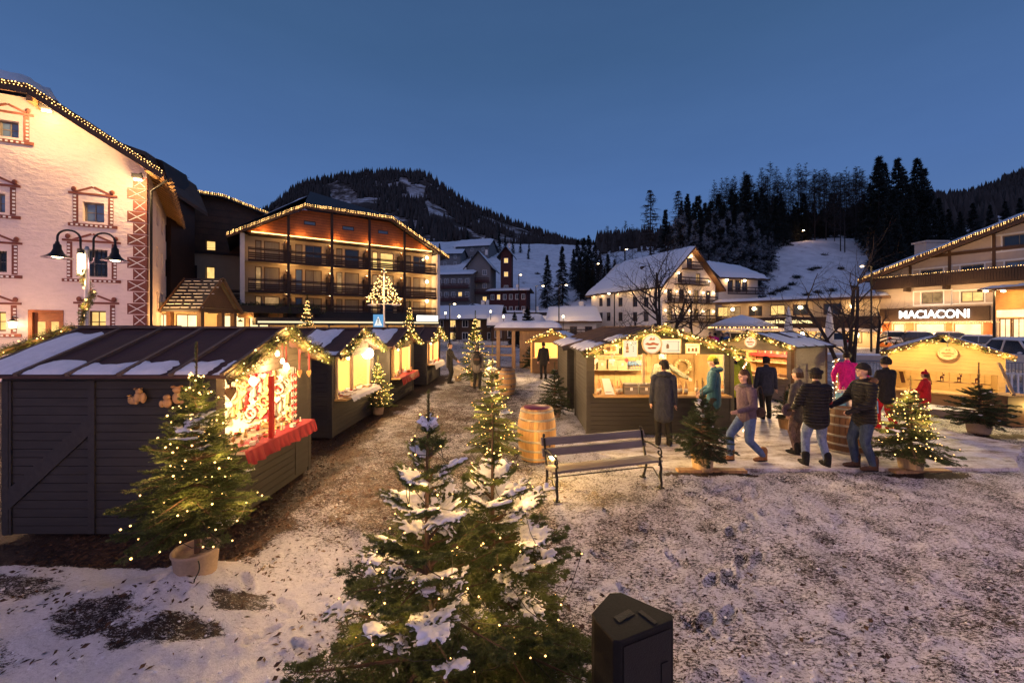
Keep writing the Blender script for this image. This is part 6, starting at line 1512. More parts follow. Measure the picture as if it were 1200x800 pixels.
def sign_board(label, px0, px1, py0, py1, d, mat, deco, st=None, frame=True):
 a = at(px0, py1, d); b = at(px1, py0, d); c = (a + b) / 2; w_, h_ = (b.x - a.x), (b.z - a.z)
 t_ = thing('hanging_board', label, 'sign board', tuple(c)); mb = MB(); mb.box((0, 0, 0), (w_, .02, h_)); mb.build('panel', M[mat], t_, False)
 if frame:
  mb = MB()
  for q in (((0, 0, h_ / 2 + .008), (w_ + .03, .03, .016)), ((0, 0, -h_ / 2 - .008), (w_ + .03, .03, .016)), ((w_ / 2 + .008, 0, 0), (.016, .03, h_)), ((-w_ / 2 - .008, 0, 0), (.016, .03, h_))): mb.box(*q)
  mb.build('frame', M['palewood'], t_, False)
 mb = MB()
 for (u, v, ww, hh) in deco: mb.box((u * w_ / 2, -.0125, v * h_ / 2), (ww * w_, .004, hh * h_))
 mb.build('print', M['brownwood'], t_, False)
 return t_
dB = 9.16
sign_board('white backlit menu board with printed bottle under the wine stall garland', 730.5, 746.5, 399, 418, dB, 'board', ((-.45, .45, .10, .22), (-.45, .05, .2, .2), (-.45, -.35, .22, .12), (.45, .2, .06, .05), (.45, 0, .06, .05), (.45, -.3, .05, .05)))
sign_board('white backlit board with small red crest right of the round sign', 775, 797, 398, 413, dB, 'board', ((-.35, -.1, .14, .26), (-.35, .25, .10, .10), (.78, 0, .02, .75), (.3, -.68, .7, .03), (.3, .72, .7, .02)))
sign_board('small framed picture board at the left under the wine stall garland', 709, 724, 404, 413.5, dB, 'palewood', ((-.5, 0, .3, .5), (.45, 0, .3, .5)))
sign_board('small pale board with three bottle pictures at the right under the wine stall garland', 804, 819, 403, 413.5, dB, 'whitewood', ((-.6, -.25, .16, .4), (0, -.25, .18, .35), (.55, -.25, .18, .42), (0, .6, .8, .06)))
def round_sign(label, p, r, rz, mark=True, power=22, mat='board'):
 t_ = thing('round_sign', label, 'sign', tuple(p), rz); mb = MB()
 a = np.linspace(0, 2 * PI, 33)[:-1]
 mb.prism([(r * math.cos(q), 0, r * math.sin(q)) for q in a], (0, .05, 0)); mb.build('disc', M[mat], t_, False)
 mb = MB(); mb.tube([(r * math.cos(q), -.0, r * math.sin(q)) for q in np.linspace(0, 2 * PI, 41)], .018, 6, 0, False); mb.build('rim', M['palewood'], t_, False)
 mb = MB()
 mb.prism([(r * x, -.006, r * z) for x, z in ((-.75, -.02), (-.5, .16), (-.2, .06), (.1, .2), (.45, .08), (.75, .02), (.6, -.16), (.2, -.08), (-.2, -.16), (-.55, -.1))], (0, .004, 0)); mb.prism([(r * x, -.006, r * z) for x, z in ((-.5, -.35), (.5, -.32), (.35, -.5), (-.35, -.52))], (0, .004, 0)); mb.prism([(r * x, -.0065, r * z) for x, z in ((-.3, .4), (-.1, .7), (.05, .5), (.25, .72), (.3, .42))], (0, .004, 0))
 mb.build('emblem', M['orangewood'], t_, False)
 mb = MB(); mb.tube([(0, .02, r + .01), (0, .0, r + .22), (0, -.22, r + .24)], .012, 6); mb.lathe([(.02, .05), (.07, -.03), (.06, -.03), (.0, .03)], (0, -.22, r + .2), 12); mb.build('lamp_arm', M['metal'], t_, False)
 llamp('sign_lamp', (0, -.22, r + .12), power, WARM2, .05, t_); return t_
round_sign('round yellow sign with a brown emblem at the middle of the wine stall garland', at(764, 403, 9.0), .215, 0, power=14)
p = onA(1.28, 1.8, 1.45); o = thing('straw_wreath', 'glittering straw wreath on the back wall of the wine stall', 'wreath', tuple(p)); mb = MB(); a = np.linspace(0, 2 * PI, 41); mb.tube([(.2 * math.cos(q), .02 * math.sin(q * 7), .2 * math.sin(q)) for q in a], .05 * (1 + .25 * np.sin(a * 13)), 8, 0, False); mb.build('ring', M['straw'], o, False); light_string(o, np.array([(.21 * math.cos(q), -.05, .21 * math.sin(q)) for q in np.linspace(0, 2 * PI, 16)]), .009, 'bulb', 0)
for i, (px, py) in enumerate(((697, 423), (717, 423), (734, 422), (749, 424))):
 hang_heart(('pale wooden heart hanging at the left inside the wine stall', 'dark red heart bunch hanging inside the wine stall, second from left', 'small red heart hanging inside the wine stall near the white menu board', 'pale ribbon heart hanging inside the wine stall beside the post')[i], at(px, py, 10.4), (.10, .09, .06, .07)[i], 'heart', ('whitewood', 'redpaint', 'redbright', 'whitewood')[i], .12, -PI / 2)
ang = R_(30); cB = np.array((9.54, 13.5)); fd = np.array((-math.sin(ang), math.cos(ang)))
loc = cB + fd * 1.25
sB = stall('brown market stall with glowing sweets counter turned towards the wine stall', (loc[0], loc[1], 0), ang - PI / 2, 2.5, 2.35, 1.88, 2.3, (-1.1, 1.05, .82, 1.72), wm='greywood', wmy='greywood', trim='brownwood', roofm='blackroof', snow=[(1, .02, .95, -.2, 1.0, .05), (1, .02, .55, 1.0, 2.5, .05), (1, .6, .95, 1.5, 2.5, .045), (-1, .05, .9, -.2, 2.5, .05)])
garland('fir garland with bulbs along the gable of the sweets stall', garland_pts(sB, 2.5, 1.88, 2.3), .11, 190, 8, .06, .01, 50, .02, 16, seed=7)
for y in (.5, 1.5): llamp('stall_lamp', (0, y - .3, 1.70), 130, (1, .62, .3), .08, sB); mb = MB(); mb.ell((0, y, 1.8), .06, 0, 1); mb.build('ceiling_bulb', M['lampglow'], sB, False)
mb = MB()
for z in (1.15, 1.45): mb.rng((-1.1, 1.7, z), (1.1, 2.1, z + .03))
mb.rng((-1.1, 1.66, 1.40), (1.1, 1.69, 1.52), 1); mb.build('shelf', [M['palewood'], M['redbright']], sB, False)
for i in range(56):
 k = ('candle', 'box', 'basket', 'figurine')[i % 4]; m_ = ('whitewood', 'redbright', 'straw', 'heart')[(i * 7) % 4]
 x = -1.0 + 2.0 * ((i * .618) % 1); y, z = ((-.15, .825), (.1, .825), (1.85, 1.185), (1.85, 1.485))[i % 4 if i % 4 else (i // 4) % 4]
 good(k, sB, x, y, z, .11, rg, f'{("pale", "red", "straw coloured", "brown")[(i * 7) % 4]} {k} in the glowing sweets stall', 'goods of the sweets stall', m_)
round_sign('round bright sign at the gable of the sweets stall', to_world(sB, (0, -.33, 2.02)), .2, ang - PI / 2, power=16)
sC = stall('pale yellow wooden stall with oval sign under a lamp, far right', (13.13, 12.15, 0), R_(-45), 2.36, 1.9, 1.76, 2.24, (-1.08, 1.08, .60, 1.22), wm='pinewood', wmy='pinewood', trim='pinewood', roofm='blackroof', snow=[(-1, .05, .95, -.2, 2.2, .05), (1, .05, .95, -.2, 2.2, .05)])
garland('fir garland with bulbs along the gable of the pale wooden stall', garland_pts(sC, 2.36, 1.76, 2.24), .09, 190, 8, .05, .009, 50, .015, 12, seed=8)
llamp('stall_lamp', (0, -.55, 2.1), 42, (1, .72, .28), .06, sC); llamp('stall_lamp', (.4, .9, 1.5), 22, (1, .7, .3), .1, sC)
mb = MB(); mb.tube([(0, -.02, 2.12), (0, -.5, 2.2)], .015, 6); mb.lathe([(.02, .06), (.11, -.05), (.10, -.05), (.02, .04)], (0, -.52, 2.16), 12); mb.build('sign_lamp', M['metal'], sC, False)
o = round_sign('round carved sign under the lamp of the pale wooden stall', to_world(sC, (.10, -.1, 1.78)), .19, R_(-45), power=.1, mat='palewood')
for i, (px) in enumerate((1104, 1119, 1136, 1144)):
 q = to_world(sC, (-.35 + .36 * i, .55, 1.0)); t_ = thing('wooden_reindeer', 'small red and brown wooden figure in the row inside the pale stall', 'figurine', tuple(q), 0, 'small figures in the pale stall'); mb = MB(); mb.ell((0, 0, 0), (.06, .03, .035), 0, 1); mb.ell((.06, 0, .06), (.03, .022, .03), 0, 1)
 for a in (-.04, .04): mb.tube([(a, 0, 0), (a, 0, -.12)], .012, 5)
 for a in (-1, 1): mb.tube([(.06, .01 * a, .08), (.05, .04 * a, .14)], .008, 4)
 mb.build('body', M['redpaint'], t_, False); mb = MB(); mb.rng((-.1, .02, -.14), (.1, .06, -.12)); mb.build('stand', M['brownwood'], t_, False)
mb = MB(); mb.rng((-1.0, .5, .84), (1.0, .64, .86)); mb.build('shelf', M['pinewood'], sC, False)
for x in (-.9, -.3): mb = MB(); mb.hexa([(x, .3, .76), (x + .1, .3, .76), (x + .1, .36, .76), (x, .36, .76), (x - .06, .55, 1.1), (x + .04, .55, 1.1), (x + .04, .6, 1.1), (x - .06, .6, 1.1)]); mb.build('bracket', M['brownwood'], sC, False)
mb = MB(); mb.box((0, 0, .1), (2.1, .7, .2)); o = thing('snowy_step', 'low snow covered wooden step before the pale wooden stall', 'step', tuple(to_world(sC, (-.1, -.75, 0))), R_(-45)); mb.build('boards', M['greywood'], o, False); mb = MB(); puffy(mb, (-1.05, -.35, .202), (1.05, -.35, .202), (1.05, .35, .202), (-1.05, .35, .202), .05, 16, 8, 3, 0, .1); mb.build('snow', M['snow'], o, False)
sD = stall('small far stall with garland at the end of the lane beside the snowy kiosk', (2.2, 21.5, 0), R_(-18), 2.4, 2.4, 1.8, 2.3, (-1.0, 1.0, .9, 1.7), wm='brownwood', wmy='brownwood', trim='pinewood', roofm='blackroof', snow=[(1, .02, .9, -.2, 2.4, .07), (-1, .02, .9, -.2, 2.4, .07)])
garland('fir garland with bulbs along the gable of the small far stall', garland_pts(sD, 2.4, 1.8, 2.3), .13, 100, 8, .08, .015, 34, .028, 12, seed=9)
llamp('stall_lamp', (0, .8, 1.6), 90, WARM2, .08, sD)
def kiosk():
 t_ = thing('snowy_kiosk', 'wooden kiosk with a thick flat cap of snow at the end of the lane', 'kiosk', (.95, 25.5, 0), R_(-6)); mb = MB()
 for i in range(11): mb.rng((-.4, -.8 - .02 * (i % 2), .1 + i * .2), (1.9, -.76, .29 + i * .2))
 mb.rng((-.4, -.75, 0), (1.9, 1.2, 2.3)); mb.build('wall', M['rawwood'], t_, False)
 mb = MB(); mb.rng((-1.9, -1.3, 2.32), (2.2, 1.4, 2.5)); r = mb.build('roof', M['brownwood'], t_, False)
 mb = MB(); puffy(mb, (-1.95, -1.35, 2.5), (2.25, -1.35, 2.5), (2.25, 1.45, 2.5), (-1.95, 1.45, 2.5), .42, 22, 14, 3, 0, .55, .06); mb.build('snow', M['roofsnow'], r, False)
 for x in (-.75, -1.7): mb = MB(); mb.box((x, -1.0, 1.15), (.22, .22, 2.3)); mb.build('post', M['rawwood'], t_, False)
 mb = MB(); mb.rng((-2.6, -1.05, .75), (-.6, -.95, .87)); mb.rng((-2.6, -1.05, 1.3), (-.9, -.95, 1.4)); mb.build('rail', M['rawwood'], t_, False)
kiosk()
arm_lamp0 = []
def xmas(label, loc, T, K, nl, w, lights=0, br=.014, potr=.19, poth=.28, mat='fir', power=18, snow=0, snow_size=.05, voxel=0, glows=4, wire=0, name='fir_tree', z0=.3, turns=6, rz=0, seed=1, rmin=.3, bulb='bulb', potmat='pot', white=False):
 t_ = thing(name, label, 'fir tree', loc, rz)
 fir_parts(t_, T, K, nl, w, M[mat], twig=nl < .05)
 if potr: bucket(t_, potr, poth, potmat)
 rg = np.random.default_rng(seed)
 if lights:
  P = spiral_lights(T, lights, turns, rg, z0, rmin); light_string(t_, P, br, bulb, wire)
  if glows: crown_glow(t_, T['H'], T['R'], z0, glows, power, rg)
 if snow: snow_on(t_, T, snow, snow_size, seed, voxel)
 return t_
def G(px, py, z=0): return gnd(px, py, z)
TA = fir(2.17, .72, 21, 12, .045, True, .35, -.5, -6, 52, .8, 6, 3, .36, .20, .2)
TB = fir(1.98, .80, 22, 11, .045, True, .30, -.3, -10, 45, .75, 6, 3, .36, .34, .2)
pA = (-.47, 2.24, .05); pB = (-.13, 2.78, .0)
xmas('snow laden lit fir nearest the camera, with a bare upright leader', pA, TA, 50, .026, .0042, 95, .0056, .17, .34, 'fir', 6.5, 60, .042, .0065, 18, .0028, z0=.5, turns=7, seed=5, bulb='bulbnear')
xmas('snow laden lit fir close to the camera, right of the nearest, beside the loudspeaker', pB, TB, 50, .026, .0044, 105, .006, .17, .32, 'fir', 7.5, 72, .044, .0065, 18, .0028, z0=.45, turns=7, seed=6, bulb='bulbnear')
T1 = fir(2.44, .64, 31, 15, .05, True, .64, 0, -4, 45, .85, 8, 3, .36, .42)
x, y, _ = G(230, 683); xmas('full lit fir in a burlap pot before the big charcoal stall', (x, y, .0), T1, 28, .027, .005, 150, .0086, .20, .36, 'fir', 24, 9, .05, .011, 13, .004, z0=.55, turns=9, seed=7, rmin=.1)
mb = MB(); a = np.linspace(0, 1, 12); P = np.stack([x + .17 + .02 * np.sin(a * 9), y - .19 - .05 * a, .34 - .42 * a + .12 * a ** 2], -1); mb.tube(P, .006, 5); tag(mb.build('power_cable', M['wire']), 'dark power cable hanging from the burlap pot into the snow', 'cable')
T3 = fir(2.30, .60, 33, 12, .06, True, .40, 0, -10, 46, .9, 7, 3, .36, .40)
x, y, _ = G(577, 548); xmas('slim lit fir in a pale pot in mid lane, left of the wine barrel', (x, y, 0), T3, 18, .032, .0055, 140, .0085, .19, .30, 'fir', 20, 4, .05, .016, 5, 0, z0=.45, turns=9, seed=8, potmat='palewood')
T2 = fir(1.72, .56, 34, 10, .07, False, .32, 0, -8, 45, .85, 7, 3, .38, .3)
x, y, _ = G(443, 485); xmas('bushy lit fir in a pot beside the second left stall', (x, y, 0), T2, 22, .045, .009, 140, .0115, .18, .26, 'fir', 24, 0, 0, 0, 4, 0, z0=.38, turns=8, seed=9)
T4 = fir(3.25, .85, 35, 14, .10, False, .5, 0, -10, 42, .9, 7, 3, .36, .45)
x, y, _ = G(557, 452); xmas('tall lit fir at the far end of the left stalls beside a standing visitor', (x, y, 0), T4, 18, .07, .015, 200, .016, .25, .35, 'fir', 40, 0, 0, 0, 4, 0, z0=.6, turns=11, seed=10)
T5 = fir(4.1, .95, 36, 15, .13, False, .5, 0, -8, 42, .9, 7, 3, .36, .5)
xmas('lit fir rising behind the third left stall in front of the hotel', ((480 - 600) * 24 / FL, 24, 0), T5, 16, .09, .02, 180, .022, .3, .4, 'fir', 40, 0, 0, 0, 3, 0, z0=.8, turns=11, seed=11)
xmas('slender lit fir on the hotel forecourt left of the light tree', ((360 - 600) * 25 / FL, 25, 0), fir(4.55, .85, 37, 15, .13, False, .6, 0, -8, 45, .9, 7, 3, .36, .5), 16, .09, .02, 170, .024, .3, .4, 'firdark', 34, 0, 0, 0, 3, 0, z0=1.6, turns=11, seed=12)
T8 = fir(1.62, .62, 41, 10, .06, True, .36, 0, -8, 48, .85, 7, 3, .36, .34)
x, y, _ = G(823, 551); xmas('unlit potted fir with snow flecks, before the counter of the wine stall', (x, y, .02), T8, 18, .032, .0055, 0, potr=.20, poth=.30, mat='firdark', snow=16, snow_size=.032, voxel=.013, seed=13, potmat='palewood')
T7 = fir(1.55, .60, 42, 10, .07, False, .3, 0, -12, 42, .85, 8, 3, .38, .25)
x, y, _ = G(650, 488); xmas('dark unlit snow flecked fir leaning on the wine stall side wall', (x, y, 0), T7, 24, .045, .009, 0, potr=.2, poth=.28, mat='firdark', snow=22, snow_size=.028, voxel=.014, seed=14)
T9 = fir(1.66, .68, 43, 11, .06, True, .36, 0, -12, 42, .9, 7, 3, .36, .3)
x, y, _ = G(1067, 551); xmas('brightly lit fir in a pale pot at the right, before the pale wooden stall', (x, y, .02), T9, 18, .032, .0058, 180, .009, .20, .28, 'fir', 24, 3, .05, .016, 5, .003, z0=.38, turns=9, seed=15, potmat='palewood')
T10 = fir(1.72, .74, 44, 8, .08, True, .35, 0, -4, 30, .55, 7, 2, .36, .62)
x, y, _ = G(1147, 507); xmas('unlit fir with a long bare leader before the pale wooden stall', (x, y, 0), T10, 18, .036, .007, 0, potr=.24, poth=.26, mat='firdark', snow=12, snow_size=.035, voxel=.015, seed=16)
T11 = fir(1.12, .48, 45, 7, .07, False, .34, 0, -4, 45, .8, 7, 3, .38, .2)
x, y, _ = G(925, 503); xmas('small unlit fir in a wooden pot behind the walking woman', (x, y, 0), T11, 20, .042, .0085, 0, potr=.26, poth=.32, mat='firdark', snow=6, snow_size=.03, voxel=.015, seed=17, potmat='rawwood')
x, y, _ = G(622, 432); xmas('dark unlit fir at the foot of the snowy kiosk', (x, y, 0), fir(1.5, .75, 46, 8, .09, False, .25, 0, -8, 40, .8, 7, 3, .38, .2), 18, .07, .016, 0, potr=.22, poth=.2, mat='firdark', snow=10, snow_size=.05, seed=18)
xmas('tall dark conifer standing behind the snowy kiosk', ((618 - 600) * 48 / FL, 48, 0), fir(4.9, 1.8, 47, 14, .22, False, .5, 0, -18, 30, .8, 8, 3, .36, .4), 16, .2, .045, 0, potr=0, mat='spruce', seed=19)
xmas('dark conifer left of the one behind the snowy kiosk', ((603 - 600) * 52 / FL, 52, 0), fir(4.4, 1.1, 48, 14, .22, False, .5, 0, -18, 30, .8, 8, 3, .36, .4), 16, .2, .045, 0, potr=0, mat='spruce', seed=20)
p = G(537, 446); t_ = thing('white_frosted_shrub', 'frosted white ornamental shrub at the foot of the farthest left stall', 'shrub', p); rg = np.random.default_rng(4)
D = unit(rg.normal(size=(260, 3)) + (0, 0, .8)); mb = MB(); mb.tris(needles(D * .12 + (0, 0, .35), D, unit(np.cross(D, rg.normal(size=(260, 3)))), np.full(260, .3), 8, .06, .02, rg, 1)); mb.build('twigs', M['whitewood'], t_, False); bucket(t_, .18, .25)
def light_pole(label, loc, h, r, n, seed, blob=.018):
 t_ = thing('light_wrapped_post', label, 'light post', loc); mb = MB(); mb.tube([(0, 0, 0), (0, 0, h)], r * .6, 8); mb.build('post', M['rawwood'], t_, False)
 a = np.linspace(0, 1, n); P = np.stack([r * np.cos(a * 50), r * np.sin(a * 50), .1 + a * (h - .1)], -1); light_string(t_, P, blob, 'bulbwhite', 0)
 for z in (h * .3, h * .75): llamp('post_glow', (r + .12, -r - .1, z), 4, WARM2, .06, t_)
light_pole('white light wrapped post at the right corner of the wine stall', (5.38, 9.2, 0), 1.75, .035, 46, 1, .009)
light_pole('light wrapped stub among the bare tree trunks by the railing', (10.9, 13.4, 0), 1.5, .09, 40, 2, .011)
def spruce_mesh(seed, H=20, R=4.0, nwh=30, snowy=False):
 rg = np.random.default_rng(seed); O = []; D = []; L = []
 for i in range(nwh):
  f = i / (nwh - 1); z = H * (.05 + .93 * f); ln = R * (1 - f) ** .85 * rg.uniform(.8, 1.15) + .15; nb = 7 if f < .7 else 5
  for k in range(nb):
   a = rg.uniform(0, 2 * PI); el = -.30 + .75 * f + rg.normal(0, .08); l = ln * rg.uniform(.65, 1.15)
   d = np.array((math.cos(a) * math.cos(el), math.sin(a) * math.cos(el), math.sin(el)))
   for s in np.linspace(.1, .8, 5):
    O.append(np.array((0, 0, z)) + d * l * s - np.array((0, 0, .18 * l * s * s))); D.append(nrm(d + rg.normal(0, .12, 3) - np.array((0, 0, .18 * s)))); L.append(l * .28)
 O = np.array(O); D = np.array(D); mb = MB()
 mb.tris(needles(O, D, unit(np.cross(np.cross(D, (0, 0, 1.)), D)), np.array(L), 9, .72, .17, rg, .8, .55)); return mb
def far_tree(name, label, group, trunk, crown, mats, loc):
 t_ = thing(name, label, 'tree', loc, 0, group); trunk.build('trunk', M[mats[0]], t_, False); crown.build('crown', M[mats[1]], t_, False); return t_
def pole_trunk(H, r): return MB().tube([(0, 0, -1), (.05, 0, H * .5), (0, .05, H * .97)], [r, r * .6, r * .1], 6)
def larch(seed, H=22, full=.7):
 rg = np.random.default_rng(seed); tr = pole_trunk(H, .15); cr = MB()
 for i in range(int(150 * full)):
  f = rg.random() ** .8; z = H * (.22 + .76 * f); a = rg.uniform(0, 2 * PI); l = 3.0 * (1 - f) ** .8 * rg.uniform(.5, 1.1) + .25; up = rg.uniform(.05, .55)
  d = np.array((math.cos(a), math.sin(a), up)); P = [np.array((0, 0, z)), np.array((0, 0, z)) + d * l * .5 + (0, 0, -.05 * l), np.array((0, 0, z)) + d * l + (0, 0, .1 * l)]
  cr.tube(P, [.05, .035, .014], 3, 0, False)
  for j in range(8):
   s = rg.uniform(.2, 1); q = P[0] + (P[2] - P[0]) * s; e = q + (d + rg.normal(0, .8, 3)) * l * .4; cr.tube([q, e], [.022, .008], 3, 0, False)
 return tr, cr
PROTO = {}
far0 = (0, 600, -400)
KINDL = {'spruce': ('spruce_tree', 'dark spruce in the wood on the right slope', 'dark spruces of the right slope'), 'snow': ('snowy_spruce', 'snow dusted spruce at the left edge of the right snow slope', 'snowy spruces beside the slope'),
         'larch': ('bare_larch', 'bare thin larch standing along the crest of the right slope', 'bare larches on the crest'), 'larch2': ('bare_larch', 'big dark larch with drooping bare tiers behind the white hotel', 'big larches behind the white hotel')}
PROTO['spruce'] = [(spruce_mesh(s), pole_trunk(20, .25), 'spruce') for s in (1, 2, 3)]
PROTO['snow'] = [(spruce_mesh(s, 20, 3.8), pole_trunk(20, .25), 'sprucesnow') for s in (4, 5)]
PROTO['larch'] = [(larch(s)[1], larch(s)[0], 'darkbark') for s in (6, 7, 8)]
def larch_tiers(seed):
 rg = np.random.default_rng(seed); cr = MB(); H = 22
 for i in range(26):
  z = H * (.12 + .86 * i / 25); l0 = 4.6 * (1 - i / 26) ** .75 + .2
  for k in range(8):
   a = rg.uniform(0, 2 * PI); l = l0 * rg.uniform(.6, 1.1); d = np.array((math.cos(a), math.sin(a), 0)); P = [np.array((0, 0, z)), np.array((0, 0, z - .06 * l)) + d * l * .5, np.array((0, 0, z - .02 * l)) + d * l]
   cr.tube(P, [.07, .06, .02], 3, 0, False)
   for j in range(7): s = rg.uniform(.2, 1); q = P[0] + (P[2] - P[0]) * s; cr.tube([q, q + np.array((rg.normal(0, .35), rg.normal(0, .35), -rg.uniform(.2, .8)))], [.035, .012], 3, 0, False)
 return cr
PROTO['larch2'] = [(larch_tiers(s), pole_trunk(22, .3), 'darkbark') for s in (1, 2)]
USED = {}
def plant(kind, px, d, ytop, k=None, label=None, h=None, base=None, group=None):
 rgl = PROTO[kind]; k = (k if k is not None else int(px * 7 + d)) % len(rgl)
 p = hill_pt(px, d) if base is None else Vector((at(px, 0, d).x, d, base)); H0 = 20 if kind in ('spruce', 'snow') else 22
 hh = h or (HC + (CY - ytop) * d / FL - p.z); s = max(hh, 2) / H0
 name, lab, grp = KINDL[kind]; g = group if label else grp; rz = (px * 1.37 + d) % 6.28
 key = (kind, k)
 if key not in USED:
  cr, tr, m_ = rgl[k]; o = far_tree(name, label or lab, g, tr, cr, ('darkbark', m_), p); USED[key] = o
  o.rotation_euler.z = rz; o.scale = (s,) * 3
  if not g and 'group' in o: del o['group']
  return o
 o = dup(USED[key], p, rz, label or lab, None, (s * random.uniform(.85, 1.15), s * random.uniform(.85, 1.15), s))
 if g: o['group'] = g
 elif 'group' in o: del o['group']
 return o
for px, d, yt in ((762, 104, 221), (795, 108, 222)): plant('larch2', px, d, yt)
for px, d, yt in ((712, 120, 262), (722, 118, 264), (733, 122, 257), (741, 125, 262), (703, 110, 272)): plant('larch', px, d, yt)
rs = random.Random(3)
for px, d, yt in ((818, 104, 230), (833, 98, 236), (848, 102, 240), (826, 112, 238), (862, 108, 228), (875, 104, 205), (872, 118, 214), (886, 112, 225), (897, 118, 232), (908, 128, 238), (918, 130, 236), (842, 120, 228), (805, 116, 240), (780, 116, 246), (857, 125, 222), (893, 130, 220),
                  (1030, 118, 184), (1036, 124, 192), (1052, 120, 186), (1058, 130, 196), (1075, 118, 186), (1083, 124, 198), (1046, 108, 222), (1064, 110, 216), (1090, 116, 222), (1100, 122, 232), (1020, 126, 215), (1012, 130, 228), (1070, 104, 240), (1050, 102, 246), (1085, 106, 246), (1030, 104, 262), (1112, 118, 245), (1125, 122, 248), (1140, 124, 238), (1105, 108, 252), (1160, 128, 240), (1178, 130, 236), (1195, 132, 232), (1022, 100, 284), (1040, 98, 276), (945, 140, 240), (962, 143, 246), (980, 146, 244), (1000, 140, 238), (932, 138, 246)): plant('spruce', px, d, yt)
for px, d, yt in ((800, 92, 250), (815, 88, 258), (830, 86, 262), (845, 88, 256), (858, 90, 262), (868, 92, 250), (880, 96, 258), (888, 97, 268), (792, 96, 256), (838, 94, 248), (853, 96, 246), (872, 98, 262), (896, 104, 276), (904, 110, 272)): plant('snow', px, d, yt)
for i in range(46):
 px = 800 + i * 4.7 + rs.uniform(-3, 3); plant('spruce', px, rs.uniform(138, 172), 226 + rs.uniform(0, 26))
for i in range(60):
 px = 838 + i * 3.1 + rs.uniform(-2, 2); plant('larch', px, rs.uniform(142, 175), 192 + 10 * abs(math.sin(i * .9)) + rs.uniform(-6, 14) + (8 if px < 870 else 0))
for px, d, yt in ((985, 122, 200), (990, 121, 206), (978, 132, 205), (1010, 128, 196), (1003, 135, 192), (955, 138, 202), (968, 137, 198)): plant('larch', px, d, yt)
def hzf(P, D, X): return hz(P, D, X)
cones(hzf, (1012, 1650), (136, 325), 2600, (6, 12), 71, 'forest_behind_shops')
cones(hzf, (700, 1012), (182, 300), 1500, (5, 11), 72, 'forest_behind_crest')
CL = 'dark spruce in the clump between snow slope and white hotel'
for px, d, yt in ((677, 122, 281), (684, 118, 279), (690, 120, 276), (697, 122, 284), (672, 128, 292), (703, 116, 296), (688, 112, 300), (694, 110, 306), (680, 110, 304), (712, 112, 298), (720, 108, 304), (708, 105, 314)): plant('spruce', px, d, yt, None, CL, group='dark spruces of the middle clump')
plant('spruce', 641, 108, 299, None, 'lone dark spruce on the snow slope, left of the slim one'); plant('spruce', 659, 110, 289, None, 'slim tall dark spruce on the snow slope near the street lamp'); plant('spruce', 619, 175, 292, None, 'small solitary spruce high on the open snow slope')
HL = 'dark spruce among the houses on the left slope'
for px, d, yt in ((585, 186, 271), (577, 190, 275), (592, 190, 276), (601, 192, 280), (568, 192, 280), (548, 192, 270), (509, 150, 300), (515, 180, 285), (610, 195, 283), (620, 198, 284)): plant('spruce', px, d, yt, None, HL, group='spruces among the hill houses')
FL2 = 'small dark conifer among the houses and walls at the foot of the left slope'
for i in range(26):
 px = 506 + i * 7.2 + rs.uniform(-4, 4); plant('spruce', px, rs.uniform(64, 92), 0, None, FL2, h=rs.uniform(2.2, 5.5), group='small conifers at the foot of the slope')
for i, (px, py, d) in enumerate(((522, 368, 66), (538, 372, 64), (575, 366, 70), (590, 372, 66), (660, 372, 64), (566, 358, 80))): arm_lamp0.append((px, py, d))
for i, (px, d) in enumerate(((905, 92), (912, 94), (928, 98), (950, 108), (957, 109), (934, 103), (965, 120), (893, 90), (985, 108), (975, 93), (1000, 95), (600, 118), (655, 140), (630, 150), (920, 95), (945, 90), (958, 92))):
 p = hill_pt(px, d); t_ = thing('hillside_shrub', 'low dark shrub poking out of the snow slope', 'shrub', p, 0, 'shrubs on the snow slopes'); rg = np.random.default_rng(i); D = unit(rg.normal(size=(90, 3)) * (1, 1, .5) + (0, 0, .35)); mb = MB()
 mb.tris(needles(rg.normal(0, .35, (90, 3)) * (1.3, 1, .4), D, unit(np.cross(D, rg.normal(size=(90, 3)))), np.full(90, .75), 6, .25, .12, rg, 1)); mb.build('twigs', M['spruce'], t_, False)
def bare(label, loc, H, seed, mats='darkbark', **kw):
 t_ = thing('bare_tree', label, 'tree', loc); tr, cr = bare_branches(H, seed, **kw); tr.build('trunk', M[mats], t_, False); cr.build('crown', M[mats], t_, False); return t_
bare('large bare tree with two leaning stems before the white hotel', ((772 - 600) * 38 / FL, 38, 0), 12.8, 3, spread=.58, levels=3, nlimb=8, r0=.15, first=.34, fork=((2.9, .16, 1.0), (.5, .22, .95), (0.1, .75, .8)))
bare('second bare tree right of the leaning one before the white hotel', ((812 - 600) * 36 / FL, 36, 0), 7.4, 8, spread=.62, levels=3, nlimb=8, r0=.11, first=.2)
bare('small bare shrubby tree left of the white hotel entrance', ((745 - 600) * 40 / FL, 40, 0), 6.0, 9, spread=.6, levels=3, nlimb=9, r0=.10, first=.12)
bare('pollarded bare tree with knotty stems before the long restaurant', (12.9, 15.2, 0), 6.2, 14, spread=.55, levels=3, nlimb=5, r0=.085, first=.45, thin=.55, fork=((2.6, .34, 1.0), (1.2, .10, 1.1), (.3, .22, 1.15), (3.6, .12, .8)))
bare('thin bare tree at the corner of the shop building', ((1028 - 600) * 30 / FL, 30, 0), 5.4, 17, spread=.65, levels=3, nlimb=8, r0=.12, first=.35)
